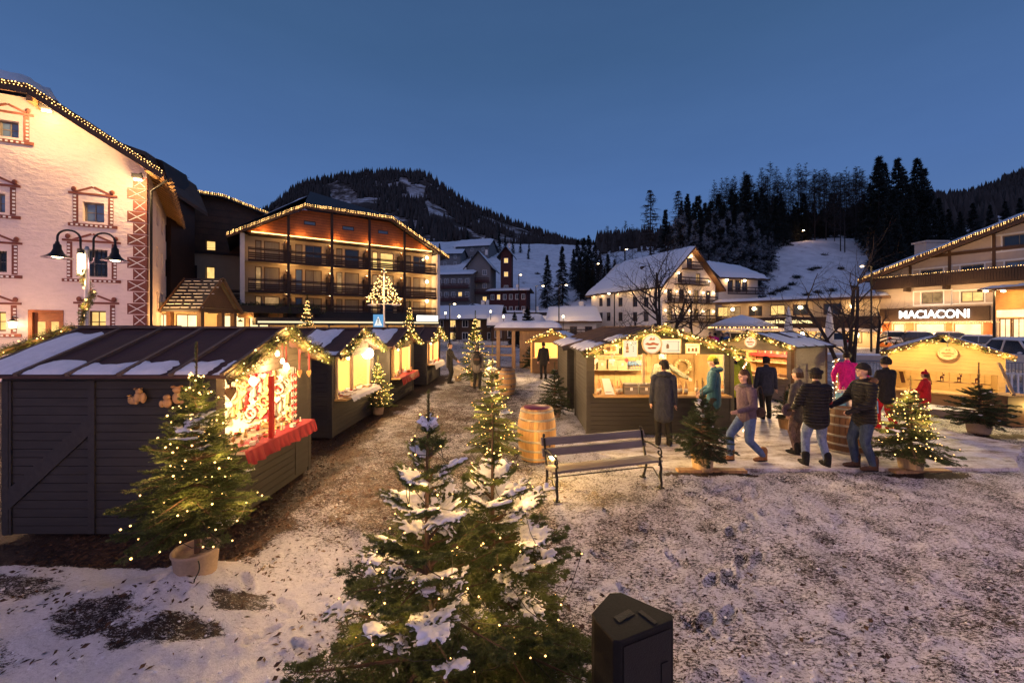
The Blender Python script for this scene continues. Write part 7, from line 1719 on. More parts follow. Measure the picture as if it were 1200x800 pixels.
def bell_lamp():
 d = 12.0; X = (102 - CX) * d / FL; t_ = thing('double_street_lamp', 'double armed street lamp with bell shades and a fir garland round its pole', 'street lamp', (X, d, 0))
 mb = MB(); mb.lathe([(.10, 0), (.10, .5), (.06, .6), (.05, 4.85), (.065, 4.9), (.03, 5.0)], n=14); mb.build('pole', M['galv'], t_, False)
 ax = np.array((.93, .55, 0)); ax /= np.linalg.norm(ax)
 for s in (-1, 1):
  a = np.linspace(0, PI, 15); P = [np.array((0, 0, 4.5)), ax * s * .12 + (0, 0, 4.55), ax * s * .14 + (0, 0, 5.0)] + [ax * s * (.14 + .24 - .24 * math.cos(q)) + np.array((0, 0, 5.2 + .24 * math.sin(q))) for q in a] + [ax * s * .62 + (0, 0, 5.02)]
  mb = MB(); mb.tube(P, .028, 8); arm = mb.build('arm', M['metal'], t_, False)
  c = ax * s * .62
  mb = MB(); mb.lathe([(.04, 5.08), (.05, 5.02), (.085, 4.98), (.09, 4.86), (.14, 4.74), (.22, 4.66), (.34, 4.60), (.33, 4.595), (.2, 4.65), (.1, 4.76), (.0, 4.8)], c, 24); mb.build('lamp_shade', M['metal'], arm, False)
  mb = MB(); mb.ell(c + (0, 0, 4.64), (.12, .12, .05), 0, 2); mb.build('bulb', M['lampglow'], arm, False); llamp('street_light', c + (0, 0, 4.52), 130, (1, .49, .47), .14, t_)
 a = np.linspace(0, 1, 26); P = np.stack([X + .10 * np.cos(a * 17), d + .10 * np.sin(a * 17), .8 + a * 3.5], -1)
 garland('fir garland wound around the pole of the left double street lamp', P, .11, 190, 8, .07, .012, 16, .03, 10, seed=21, mat='bulb', name='pole_garland')
 mb = MB(); mb.lathe([(.05, 4.2), (.075, 4.18), (.075, 4.75), (.05, 4.77)], (-.12, -.06, 0), 10); mb.build('light_tube', M['lampglow'], t_, False); llamp('tube_light', (-.12, -.3, 4.4), 30, WARM2, .06, t_); return t_
BL = bell_lamp()
for i, (x, y, a) in enumerate(((-8.5, -3.5, .6), (5.5, -5.5, 2.2), (9.5, 1.6, 1.2))):  # added lamp copies out of view, there to light the foreground snow
 dup(BL, (x, y, 0), a, ('added copy of the double street lamp, unseen beyond the left edge, lighting the foreground', 'added copy of the double street lamp, unseen behind the viewpoint, lighting the foreground', 'added copy of the double street lamp, unseen beyond the right edge, lighting the foreground')[i])
def arm_lamp(label, px, d, ybase, ytop, side, power, reach=1.2, c=WARM2, name='street_lamp', base=0.0, heads=1):
 p = at(px, 0, d); h = HC + (CY - ytop) * d / FL - base; t_ = thing(name, label, 'street lamp', (p.x, d, base)); mb = MB(); r = .05 + d * .0006
 mb.tube([(0, 0, 0), (0, 0, h * .6), (0, 0, h)], [r * 1.3, r, r * .8], 8); mb.build('pole', M['metal'], t_, False)
 for s in ((side,) if heads == 1 else (-1, 1)):
  mb = MB(); mb.tube([(0, 0, h - .05), (s * reach * .5, 0, h + .12), (s * reach, 0, h + .1)], r * .55, 6); hd = mb.build('arm', M['metal'], t_, False)
  mb = MB(); mb.ell((s * (reach + .25), 0, h + .08), (.26, .12, .06), 0, 1); mb.build('lamp_head', M['galv'], hd, False); mb = MB(); k = .07 + d * .0011; mb.ell((s * (reach + .25), -.02, h - .02), (k * 1.5, k, k * .6), 0, 1); mb.build('lens', M['lampglow'], hd, False)
  llamp('street_light', (s * (reach + .25), -.1, h - .35), power, c, .2, t_)
 return t_
arm_lamp('tall street lamp with glaring head before the middle snow slope, right of two', 655, 62, 392, 334, 1, 200, .9)
arm_lamp('street lamp with glaring head before the middle snow slope, left of two', 628, 80, 385, 335, 1, 200, 1.2)
arm_lamp('street lamp at the long wall of the white hotel', 720, 55, 395, 344, -1, 120, .5)
arm_lamp('street lamp beside the roof corner of the shop building', 1021, 40, 408, 312, -1, 220, .7)
arm_lamp('dark two headed street lamp before the shop entrance', 1165, 27, 412, 341, 1, 150, .35, heads=2)
arm_lamp('street lamp below the apartment block', 527, 62, 392, 356, 1, 80, .5)
for i, (px, py, d, lab) in enumerate(((940, 270, 134, 'orange glowing lamp at the top of the right snow slope'), (732, 292, 88, 'orange glowing lamp above the ridge of the white hotel'), (699, 309, 104, 'faint orange lamp among the dark middle spruces'), (608, 322, 96, 'small orange lamp at the roof edge of the red veranda building'))):
 p = at(px, py, d); b = hill_z(px, d) - .5; arm = arm_lamp(lab, px, d, 0, py, 1, (130, 75, 40, 80)[i], .2, (1, .5, .2), 'hill_lamp', b)
for i, (px, py, d) in enumerate(arm_lamp0):
 p = at(px, py, d); b = hill_z(px, d) - .4; t_ = thing('path_lamp', 'small warm path lamp among the conifers at the foot of the left slope', 'path lamp', (p.x, d, b), 0, 'path lamps at the foot of the slope'); hh = p.z - b
 mb = MB(); mb.tube([(0, 0, 0), (0, 0, hh)], .05, 6); mb.build('pole', M['metal'], t_, False); mb = MB(); mb.lathe([(.06, hh), (.16, hh + .05), (.16, hh + .25), (.05, hh + .35)], n=8); mb.build('lamp', M['lampglow'], t_, False); llamp('hill_glow', (0, -.4, hh + .2), 45, WARM, .15, t_)
def light_tree():
 d = 24.5; X = (450 - CX) * d / FL; t_ = thing('light_tree', 'pyramid of warm bulbs on a tall lamp post with a pedestrian sign', 'light decoration', (X, d, 0)); mb = MB(); mb.lathe([(.09, 0), (.08, 2.4), (.05, 3.9), (.04, 6.2)], n=10); mb.build('post', M['whitepaint'], t_, False)
 rg = np.random.default_rng(3); P = []
 for k in range(10):
  f = k / 9; r = .95 * (1 - f) + .04; z = 4.1 + 2.0 * f; n = max(2, int(17 * (1 - f) + 2)); a = np.arange(n) * 2 * PI / n + k
  P += [(r * math.cos(q), r * math.sin(q), z + rg.normal(0, .05)) for q in a]
 P += [(rg.normal(0, .35), rg.normal(0, .35), z) for z in np.linspace(4.1, 5.2, 24)]
 mb = MB(); mb.blobs(np.array(P), .04, 0, shape=ICO[0])
 for q in range(8): a = q * PI / 4; mb.tube([(.95 * math.cos(a), .95 * math.sin(a), 4.1), (0, 0, 6.15)], .01, 4, 1, False)
 for z, r in ((4.1, .95), (4.75, .66), (5.4, .36)): mb.tube([(r * math.cos(a), r * math.sin(a), z) for a in np.linspace(0, 2 * PI, 17)], .012, 4, 1, False)
 mb.build('light_string', [M['bulb'], M['wire']], t_, False)
 for z in (4.4, 5.0, 5.6): llamp('tree_glow', (0, -.7 * (6.2 - z) / 2, z), 22, WARM, .2, t_)
 mb = MB(); mb.tube([(-.7, 0, 3.95), (.7, 0, 3.95)], .025, 6); [mb.ell((s * .75, 0, 3.9), (.28, .14, .06), 0, 1) for s in (-1, 1)]; mb.build('lamp_head', M['whitepaint'], t_, False)
 mb = MB(); mb.box((-.33, -.06, 2.92), (.62, .03, .78)); sg = mb.build('pedestrian_sign', emis('blue_sign', (.16, .42, .75), .9, False), t_, False)
 mb = MB(); y = -.085; cx = -.33; mb.prism([(cx - .25, y, 2.62), (cx + .25, y, 2.62), (cx, y, 3.2)], (0, .009, 0)); mb.build('triangle', emis('white_sign', (.9, .9, .85), 1.1, False), sg, False)
 mb = MB(); y = -.092; mb.ell((cx + .0, y, 3.02), (.045, .006, .045), 0, 1); mb.bar((cx, y, 2.98), (cx - .01, y, 2.8), .05, .006); mb.bar((cx - .01, y, 2.82), (cx - .09, y, 2.66), .03, .006); mb.bar((cx - .01, y, 2.82), (cx + .09, y, 2.66), .03, .006); mb.bar((cx, y, 2.95), (cx + .09, y, 2.85), .025, .006); mb.build('walking_figure', M['metal'], sg, False)
light_tree()
M['barreltop'] = plain('wet_red_top', (.15, .018, .04), .4, 9, .5, .2); M['oak'] = wood('barrel_oak', (.46, .27, .11), 'z', .5, .35, 5); M['oakdark'] = wood('old_barrel_oak', (.13, .065, .035), 'z', .5, .35, 5)
def barrel(label, loc, h, r, mat, top='barreltop'):
 t_ = thing('wine_barrel', label, 'barrel', loc); z = np.linspace(0, h, 15); R0 = r * (.80 + .20 * np.sin(PI * z / h) ** .9); mb = MB(); n = 28
 a = np.arange(n) * 2 * PI / n
 for k in range(n):
  V = []
  for zz, q in zip(z, R0):
   for da in (.012, 2 * PI / n - .012): V.append((q * math.cos(a[k] + da), q * math.sin(a[k] + da), zz))
  mb.add(V, np.array([(2 * i, 2 * i + 1, 2 * i + 3, 2 * i + 2) for i in range(14)]), 0)
 mb.lathe(np.stack([R0 - .012, z], -1), n=28); mb.build('staves', M[mat], t_, False)
 for f in (.06, .22, .40, .62, .80, .95):
  zz = f * h; q = np.interp(zz, z, R0) + .003; mb = MB(); mb.lathe([(q, zz - .022), (q + .003, zz - .018), (q + .003, zz + .018), (q, zz + .022)], n=36); mb.build('hoop', M['steel'], t_, False)
 mb = MB(); mb.lathe([(R0[-1] - .012, h - .035), (0, h - .035)], n=28); mb.build('lid', M[mat], t_, False)
 if top: mb = MB(); mb.lathe([(R0[-1] - .02, h - .01), (R0[-1] - .06, h + .012), (0, h + .014)], n=28); mb.build('top_cloth', M[top], t_, False)
 mb = MB(); mb.ell((.55 * r, -.83 * r * .98, h * .33), (.03, .03, .03), 0, 1); mb.build('bung', M['darkwood'], t_, False)
 return t_
x, y, _ = G(629, 536); barrel('pale oak wine barrel with red cloth top, behind the bench', (x, y, 0), 1.0, .385, 'oak')
x, y, _ = G(592, 461); barrel('pale oak wine barrel farther down the lane, right of the mid lane fir', (x, y, 0), 1.0, .42, 'oak', 'darkwood')
x, y, _ = G(990, 529); bx, by = x, y; barrel('dark old wine barrel used as a table between the visitors', (x, y, 0), .98, .42, 'oakdark', None)
o = thing('round_table', 'dark round standing table beside the farther pale barrel', 'table', G(575, 468)); mb = MB(); mb.lathe([(.0, 1.05), (.38, 1.05), (.38, 1.09), (0, 1.09)], n=24); mb.build('tabletop', M['darkwood'], o, False); mb = MB(); mb.lathe([(.26, 0), (.26, .02), (.035, .05), (.03, 1.05)], n=14); mb.build('leg', M['metal'], o, False)
M['bagblue'] = plain('blue_paper_bag', (.10, .26, .42), .7, 10, .1, .1); M['bagwhite'] = plain('pale_paper_bag', (.6, .52, .48), .7, 10, .1, .1)
for i, (dx, dy, mt, lab, w_, h_) in enumerate(((-.16, -.1, 'bagblue', 'blue paper bag on the dark barrel, left of the white one', .16, .28), (.0, -.14, 'bagwhite', 'pale paper bag on the dark barrel between two blue ones', .18, .32), (.17, -.06, 'bagblue', 'blue paper bag on the dark barrel nearest the man in the fur collar', .15, .26), (.02, .12, 'bagwhite', 'larger pale parcel standing at the back of the dark barrel', .26, .30))):
 o = thing('paper_bag', lab, 'bag', (bx + dx, by + dy, .95), .2 * i); mb = MB(); q = w_ / 2; mb.hexa([(-q, -.05, 0), (q, -.05, 0), (q, .05, 0), (-q, .05, 0), (-q * 1.05, -.045, h_), (q * 1.05, -.045, h_), (q * 1.05, .045, h_), (-q * 1.05, .045, h_)]); mb.build('body', M[mt], o, False)
 mb = MB(); a = np.linspace(0, PI, 9); mb.tube([(q * .5 * math.cos(k), -.04, h_ + .09 * math.sin(k)) for k in a], .004, 5); mb.build('handle', M['palewood'], o, False)
def bench():
 A = np.array((.668, 5.89)); B = np.array((2.395, 6.39)); rz = math.atan2(*(B - A)[::-1]); L = np.linalg.norm(B - A); t_ = thing('park_bench', 'weathered slatted park bench with scrolled iron ends before the wine barrel', 'bench', (*A, 0), rz)
 for y in (.03, .155, .28): mb = MB(); mb.rng((-.05, y, .405 - (y - .03) * .10), (L + .05, y + .105, .44 - (y - .03) * .10)); mb.build('seat_slat', M['greywood'], t_, False)
 for z, yy in ((.58, .47), (.74, .515)): mb = MB(); mb.hexa([(-.05, yy, z - .055), (L + .05, yy, z - .055), (L + .05, yy + .035, z - .05), (-.05, yy + .035, z - .05), (-.05, yy + .03, z + .055), (L + .05, yy + .03, z + .055), (L + .05, yy + .065, z + .06), (-.05, yy + .065, z + .06)]); mb.build('back_slat', M['greywood'], t_, False)
 sc = lambda cy, cz, r0, r1, a0, a1, n=18: [(0, cy + (r0 + (r1 - r0) * k / n) * math.cos(a0 + (a1 - a0) * k / n), cz + (r0 + (r1 - r0) * k / n) * math.sin(a0 + (a1 - a0) * k / n)) for k in range(n + 1)]
 for x in (.0, L):
  mb = MB(); T = lambda P, r: mb.tube([(x + p[0], p[1], p[2]) for p in P], r, 8)
  T([(0, .02, .0), (0, -.01, .08), (0, .03, .2), (0, .0, .32), (0, .03, .40)], [.028, .02, .026, .02, .024])       # front leg
  T([(0, .50, .0), (0, .45, .10), (0, .40, .24), (0, .43, .40), (0, .48, .58), (0, .54, .80)], [.026, .02, .022, .022, .02, .018])   # rear leg and back stay
  T(sc(.545, .835, .045, .012, -1.5, 4.2), .013)                                              # scroll at the top
  T([(0, .02, .40), (0, .2, .39), (0, .42, .37)], .02)                                        # seat rail
  T([(0, .485, .62), (0, .36, .645), (0, .2, .64), (0, .06, .63)], .018)                       # arm
  T(sc(.05, .565, .07, .015, 1.57, 7.6, 26), .014)                                            # big scroll of the arm front
  T([(0, -.01, .52), (0, .04, .47), (0, .03, .40)], .018); T(sc(.02, .33, .05, .012, .4, 5.5), .012); T([(0, .03, .14), (0, .22, .26), (0, .41, .2)], .013)
  T(sc(.44, .33, .04, .01, 1, 6), .010)
  mb.rng((x - .04, -.03, 0), (x + .04, .06, .018)); mb.rng((x - .04, .46, 0), (x + .04, .54, .018)); mb.build('iron_end', M['metal'], t_, False)
 mb = MB(); mb.tube([(0, .42, .2), (L, .42, .2)], .01, 6); mb.build('stretcher', M['metal'], t_, False)
bench()
x, y = .66, 6.52; o = thing('ground_lantern', 'glaring warm lantern standing behind the left end of the bench', 'lantern', (x, y, 0)); mb = MB(); mb.tube([(0, 0, 0), (0, 0, .40)], .012, 6); mb.lathe([(.05, .40), (.055, .42), (.03, .43)], n=10); mb.lathe([(.06, .575), (.05, .6), (.0, .62)], n=10); mb.build('stake', M['metal'], o, False)
mb = MB(); mb.lathe([(.035, .43), (.058, .47), (.062, .53), (.04, .575), (0, .58)], n=14); mb.build('globe', emis('lantern_globe', (1, .72, .3), 30, False), o, False); llamp('lantern_light', (0, -.09, .44), 40, (1, .54, .11), .05, o); llamp('lantern_light', (-.05, .1, .5), 14, (1, .54, .11), .05, o)
def speaker():
 zt = 1.14; W4 = [(.500, 1.845), (.800, 1.975), (.815, 2.02), (.60, 2.19), (.535, 2.185), (.405, 2.03), (.41, 1.985), (.47, 1.85)]
 c = np.mean(W4, 0); t_ = thing('loudspeaker', 'black angular loudspeaker box at the bottom edge, right of the near firs', 'loudspeaker', (*c, 0)); pl = [(a - c[0], b - c[1]) for a, b in W4]
 me = MB(); me.prism([(a, b, .52) for a, b in pl], (0, 0, zt - .52)); o = me.build('cabinet', M['plastic'], t_, False); b = o.modifiers.new('b', 'BEVEL'); b.width = .007; b.segments = 3; APPLY.append(o)
 p, q = np.array((*pl[0], 0)), np.array((*pl[1], 0)); n_ = nrm(np.cross(q - p, (0, 0, 1))); d = nrm(q - p)
 def face(a0, a1, z0, z1, t0, t1, mb): mb.hexa([p + d * a + n_ * t + (0, 0, z) for z in (z0, z1) for a, t in ((a0, t1), (a1, t1), (a1, t0), (a0, t0))])
 mb = MB(); face(.02, .31, .55, zt - .03, .0005, .004, mb); mb.build('grille', M['grille'], t_, False)
 mb = MB(); face(.245, .285, .86, .96, .0045, .008, mb); mb.build('handle', M['metal'], t_, False)
 u = np.array((.85, .52, 0)); w = np.array((-.52, .85, 0))
 for (x, y, a, b_, nm) in ((0, .0, .055, .02, 'top_recess'), (.115, -.01, .012, .05, 'top_slot')):
  k = np.array((x, y, zt)); mb = MB(); mb.hexa([k + u * sa * a + w * sb * b_ + (0, 0, z) for z in (.0004, .0022) for sa, sb in ((-1, -1), (1, -1), (1, 1), (-1, 1))]); mb.build(nm, M['grille'], t_, False)
 mb = MB(); mb.tube([(0, 0, .52), (0, 0, .25)], .02, 8); [mb.tube([(0, 0, .4), (.4 * math.cos(a), .4 * math.sin(a), .01)], .012, 6) for a in (.3, 2.4, 4.5)]; mb.build('stand', M['metal'], t_, False)
speaker()
def path():
 poly = [(2.55, 7.26), (4.6, 7.2), (7.0, 7.2), (9.2, 7.3), (11.0, 8.6), (10.6, 10.6), (9.2, 11.6), (8.3, 13.2), (6.6, 14.5), (5.5, 13.2), (5.4, 9.25), (2.2, 9.2), (1.2, 8.6)]
 P = []
 for (a, b), (c, d) in zip(poly, poly[1:] + poly[:1]):
  n = max(2, int(math.hypot(c - a, d - b) / .12))
  for i in range(n): x = a + (c - a) * i / n; y = b + (d - b) * i / n; P.append((x + .35 * (fbm(x * 2.1, y * 2.1, 5) - .47), y + .30 * (fbm(x * 2.3, y * 2.3, 6) - .47), .03))
 mb = MB(); mb.prism(P, (0, 0, -.1)); return mb
m, t, out = nt('trodden_path'); v = vec_of(t); vs = vec_of(t, (1, 2.2, 1))
n1 = noise(t, vs, 2.2, 6, .62); n2 = noise(t, v, 26, 5, .65); nn = math_(t, 'ADD', math_(t, 'MULTIPLY', n1, .68), math_(t, 'MULTIPLY', n2, .32))
col = ramp(t, nn, [(.34, (.10, .08, .07)), (.42, (.24, .21, .19)), (.47, (.46, .44, .44)), (.58, (.68, .68, .70))]); bsdf(t, out, col, ramp(t, nn, [(.4, (.42,) * 3), (.55, (.8,) * 3)]), 0, nn, .6, .03, .35); M['path'] = m
tag(path().build('path', M['path']), kind='structure')
for p, q, lab in (((2.95, 7.12, .03), (4.15, 7.08, .03), 'timber board in the snow beside the potted unlit fir'), ((6.75, 7.07, .03), (7.75, 7.08, .03), 'timber board in the snow under the brightly lit fir')):
 mb = MB(); mb.bar(p, q, .14, .05); tag(mb.build('edging_board', M['rawwood']), lab, 'board')
def fabric(name, c, scale=25, var=.18, bump=.25, rough=.85, bands=0):
 m, t, out = nt(name); v = vec_of(t); n = noise(t, v, scale, 4); n2 = noise(t, v, 4, 3)
 n3 = noise(t, vec_of(t, (1, 1, .55)), 9, 3, .6, 1.6); col = ramp(t, math_(t, 'ADD', math_(t, 'MULTIPLY', n, .35), math_(t, 'MULTIPLY', n3, .65)), [(.3, mul(c, .7 - var * .5)), (.7, mul(c, 1.1 + var))])
 h = math_(t, 'ADD', math_(t, 'MULTIPLY', n3, 2.2), math_(t, 'MULTIPLY', n, .35))
 if bands:
  w = N(t, 'ShaderNodeTexWave', wave_type='BANDS', bands_direction='Z', Scale=bands, Distortion=.6); t.links.new(v, w.inputs['Vector']); h = math_(t, 'ADD', math_(t, 'MULTIPLY', w.outputs['Fac'], 2.2), n)
 bsdf(t, out, col, rough, 0, h, .6 if bands else .55, .03, .2); return m
FB = dict(black=fabric('black_cloth', (.018, .017, .018)), navy=fabric('navy_coat', (.028, .032, .05)), puffer=fabric('black_quilted_jacket', (.02, .019, .021), 25, .18, .3, .55, 5.5), jeans=fabric('blue_denim', (.10, .15, .27), 60), palejeans=fabric('pale_denim', (.20, .25, .36), 60), darkjeans=fabric('dark_denim', (.035, .055, .11), 60),
          lime=fabric('lime_jacket', (.40, .45, .03)), teal=fabric('teal_jacket', (.02, .07, .11)), greenhat=fabric('green_knit', (.28, .33, .04), 50, .2, .6), redtr=fabric('red_ski_trousers', (.42, .012, .02)), pink=fabric('pink_jacket', (.75, .02, .22)), magenta=fabric('magenta_jacket', (.35, .02, .18)),
          mauve=fabric('mauve_jacket', (.12, .085, .105)), tan=fabric('tan_boots', (.30, .14, .05)), brown=fabric('brown_leather', (.07, .04, .028)), beige=fabric('beige_trousers', (.38, .29, .18)), red=fabric('red_jacket', (.50, .02, .025)), fur=fabric('brown_fur', (.16, .085, .045), 90, .4, .9), grey=fabric('grey_wool', (.11, .10, .095)), white=fabric('pale_trim', (.6, .58, .56)), blue=fabric('blue_jacket', (.02, .12, .35)), patt=fabric('patterned_skirt', (.13, .09, .08), 40, .8), khaki=fabric('olive_fleece', (.075, .07, .045)))
HAIR = {'dark': fabric('dark_hair', (.02, .013, .009), 80, .4, .5, .6), 'grey': fabric('grey_hair', (.16, .14, .12), 80, .3, .5, .6), 'brown': fabric('brown_hair', (.06, .032, .018), 80, .4, .5, .6)}
M['eye'] = plain('eye_dark', (.02, .015, .012), .2, 5, .1, 0); M['lips'] = plain('lips', (.4, .16, .13), .5, 5, .1, 0)
def ik(a, b, l1, l2, hint):
 a = np.array(a, float); b = np.array(b, float); d = b - a; L = np.linalg.norm(d); L2 = min(L, (l1 + l2) * .999); d = d / L; b2 = a + d * L2
 x = (l1 ** 2 - l2 ** 2 + L2 ** 2) / (2 * L2); y = math.sqrt(max(0, l1 ** 2 - x ** 2)); h = np.array(hint, float); h = h - d * (h @ d); h = nrm(h); return a + d * x + h * y, b2
def person(label, loc, rz, h=1.75, jacket='black', trousers='darkjeans', boots='brown', head=('beanie', 'black'), feet=((-.11, 0), (.12, .02)), hands=(None, None), turn=0, nod=0, lean=0, jl=.80, hair='dark', hood=None, extra=None, puff=1.0, lift=(0, 0), scarf=None, gloves=None, detail=True, twist=0.0, group=None):
 """local frame: faces -y. hands: (x,y,z) targets of left(-x)/right(+x) wrists"""
 s = h / 1.75; t_ = thing('person', label, 'person', loc, rz, group)
 V = lambda *a: np.array(a, float) * s
 f = [np.array((q[0], q[1], .085 + lift[i])) for i, q in enumerate(feet)]; hipc = np.array(((f[0][0] + f[1][0]) / 2, (f[0][1] + f[1][1]) / 2, .93 - .25 * abs(f[0][1] - f[1][1]) ** 2))
 up = np.array((0, -math.sin(lean), math.cos(lean))); ch = hipc + up * .40; nk = hipc + up * .565; ct, st_ = math.cos(twist), math.sin(twist)
 hip = [hipc + (-.09, 0, 0), hipc + (.09, 0, 0)]; sh = [nk + (-.185 * ct, -.185 * st_, -.055), nk + (.185 * ct, .185 * st_, -.055)]
 knees = []; ank = []
 for i in (0, 1): k, a = ik(hip[i], f[i], .445, .42, (0, -1, .1)); knees.append(k); ank.append(f[i])
 el = []; wr = []
 for i, sx in ((0, -1), (1, 1)):
  tgt = hands[i] if hands[i] is not None else (hipc[0] + sx * .27, hipc[1] - .06, .86)
  e, w = ik(sh[i], tgt, .295, .265, (sx * .55, .75, -.35)); el.append(e); wr.append(w)
 hd = nk + up * .10 + np.array((0, -.025, .105))
 Rh = Matrix.Rotation(turn, 3, 'Z') @ Matrix.Rotation(nod, 3, 'X'); RH = np.array(Rh)
 H = lambda x, y, z: (hd + RH @ np.array((x, y, z))) * s
 mb = MB(); S = s
 mb.caps(hipc * S, (hipc + up * .2) * S, .10 * S, .095 * S, 14); mb.caps((hipc + up * .2) * S, ch * S, .095 * S, .10 * S, 14); mb.caps(sh[0] * S, sh[1] * S, .062 * S, .062 * S, 12); mb.caps((nk - up * .03) * S, (hd - (0, 0, .04)) * S, .055 * S, .05 * S, 12)
 for i in (0, 1):
  mb.caps(hip[i] * S, knees[i] * S, .085 * S, .058 * S); mb.caps(knees[i] * S, ank[i] * S, .056 * S, .038 * S); mb.caps((ank[i] + (0, .03, -.04)) * S, (ank[i] + (0, -.15, -.05)) * S, .038 * S, .032 * S)
  mb.caps(sh[i] * S, el[i] * S, .052 * S, .04 * S); mb.caps(el[i] * S, wr[i] * S, .04 * S, .027 * S)
  d = nrm(wr[i] - el[i]); sd = nrm(np.cross(d, (1, .2, .1))); pn = np.cross(d, sd); sx = (-1, 1)[i]
  pc = wr[i] + d * .045; mb.ell(pc * S, (.038 * S, .022 * S, .05 * S), 0, 2, Matrix(np.stack([sd, pn, d], 1)))
  for q in range(4):
   b = wr[i] + d * .085 + sd * (-.03 + .02 * q); l = (.030, .036, .034, .026)[q]; m1 = b + d * l + pn * .006; m2 = m1 + (d * .75 + pn * .5) * l * .75; e_ = m2 + (d * .35 + pn * .8) * l * .5
   mb.tube([(b - d * .02) * S, b * S, m1 * S, m2 * S, e_ * S], [.0085 * S, .009 * S, .0085 * S, .0078 * S, .006 * S], 7)
  b = wr[i] + d * .03 - sd * .034; mb.tube([(b + sd * .012) * S, b * S, (b + d * .03 - sd * .016 + pn * .01) * S, (b + d * .055 - sd * .014 + pn * .022) * S], [.012 * S, .0105 * S, .0095 * S, .007 * S], 7)
 E = lambda c, r, sub=2: mb.ell(H(*c), tuple(q * S for q in r), 0, sub, Rh)
 E((0, .012, .02), (.077, .092, .105)); E((0, -.02, -.045), (.058, .07, .065)); E((0, -.062, -.088), (.028, .026, .022))       # skull, jaw, chin
 E((0, -.092, -.012), (.013, .02, .024), 1); E((0, -.098, -.024), (.016, .015, .011), 1); E((0, -.078, .034), (.05, .014, .012), 1)   # nose, brow
 for sx in (-1, 1): E((.078 * sx, .012, -.005), (.012, .022, .032), 1); E((.043 * sx, -.06, -.03), (.022, .018, .02), 1)
 E((0, -.083, -.056), (.024, .012, .010), 1)
 body = mb.build('body', M['skin'], t_, False); remesh(body, .0085 if detail else .013, 3, .4)
 if detail:
  mb = MB()
  for sx in (-1, 1): mb.ell(H(.031 * sx, -.079, .008), (.012 * S, .008 * S, .007 * S), 0, 1, Rh)
  mb.build('eye', M['eye'], t_, False); mb = MB(); mb.ell(H(0, -.091, -.056), (.021 * S, .006 * S, .006 * S), 0, 1, Rh); mb.build('mouth', M['lips'], t_, False)
 mb = MB(); P = puff; bot = hipc * (1, 1, 0) + (0, 0, jl)
 tors = [(bot, .172 if jl > .7 else .18), (hipc + up * .08, .165), (hipc + up * .24, .158), (ch, .168), (nk - up * .09, .15)]
 for (a, r1), (b, r2) in zip(tors[:-1], tors[1:]):
  for ox in (-.06, 0, .06): mb.caps((a + (ox * ct, ox * st_, 0)) * S, (b + (ox * ct, ox * st_, 0)) * S, r1 * (.78 if ox else .86) * S * P, r2 * (.78 if ox else .86) * S * P, 14)
 mb.caps((sh[0] + (.03, 0, 0)) * S, (sh[1] - (.03, 0, 0)) * S, .085 * S * P, .085 * S * P, 12)
 mb.caps((nk - up * .06) * S, (nk + up * .035) * S, .085 * S, .075 * S, 12)
 for i in (0, 1): mb.caps(sh[i] * S, el[i] * S, .078 * S * P, .066 * S * P, 12); mb.caps(el[i] * S, (wr[i] - nrm(wr[i] - el[i]) * .01) * S, .065 * S * P, .05 * S * P, 12)
 j = mb.build('jacket', FB[jacket], t_, False); remesh(j, .015 if detail else .02, 3, .5)
 mb = MB()
 for ox in (-.05, .05): mb.caps((hipc + up * .06 + (ox, 0, 0)) * S, (hipc - (-ox, 0, .03)) * S, .112 * S, .118 * S, 14)
 for i in (0, 1): mb.caps((hip[i] - (0, 0, .02)) * S, knees[i] * S, .108 * S, .076 * S, 12); mb.caps(knees[i] * S, (ank[i] + (0, .005, .02)) * S, .075 * S, .062 * S, 12)
 tr = mb.build('trousers', FB[trousers], t_, False); remesh(tr, .015 if detail else .02, 3, .5)
 for i in (0, 1):
  mb = MB(); a = ank[i]; mb.caps((a + (0, .01, .12)) * S, (a + (0, .012, -.02)) * S, .066 * S, .06 * S, 12); mb.caps((a + (0, .03, -.042)) * S, (a + (0, -.13, -.05)) * S, .048 * S, .042 * S, 12); mb.ell((a + (0, -.15, -.055)) * S, (.05 * S, .06 * S, .033 * S), 0, 2)
  b = mb.build('boot', FB[boots], t_, False); remesh(b, .012, 2, .5)
  mb = MB(); c = a + (0, -.05, -.085); pl = []
  for q in np.linspace(0, 2 * PI, 18, endpoint=False): pl.append((c + (.052 * math.cos(q), .135 * math.sin(q) , 0)) * S)
  mb.prism(pl, (0, 0, .022 * S)); mb.build('sole', FB['black'], b, False)
 kind, hm = head
 def cap(r, cut, z=.035, y=.012): # dome above cut
  Vv, Fv = ICO[3]; keep = Vv[:, 2] > cut; idx = -np.ones(len(Vv), int); idx[keep] = np.arange(keep.sum()); Fk = Fv[keep[Fv].all(1)]; q = (Vv[keep] * r + (0, y, z)) @ RH.T; return (q + hd) * s, idx[Fk]
 if kind == 'beanie':
  mb = MB(); v_, f_ = cap((.093, .108, .108), -.12, .032); mb.add(v_, f_, 0, True); a = np.linspace(0, 2 * PI, 25); mb.tube([H(.089 * math.cos(q), .012 + .103 * math.sin(q), .026 - .026 * math.sin(q)) for q in a], .011 * S, 8, 0, False, True, 1.8); mb.build('hat', FB[hm], t_, False)
 if kind == 'pompom': mb = MB(); v_, f_ = cap((.093, .108, .112), -.12, .032); mb.add(v_, f_, 0, True); mb.ell(H(0, .03, .165), .035 * S, 0, 2, None, True, .1); mb.build('hat', FB[hm], t_, False)
 if kind == 'hood': mb = MB(); v_, f_ = cap((.105, .118, .13), -.55, .02, .03); mb.add(v_, f_, 0, True); mb.build('hood', FB[hm], t_, False)
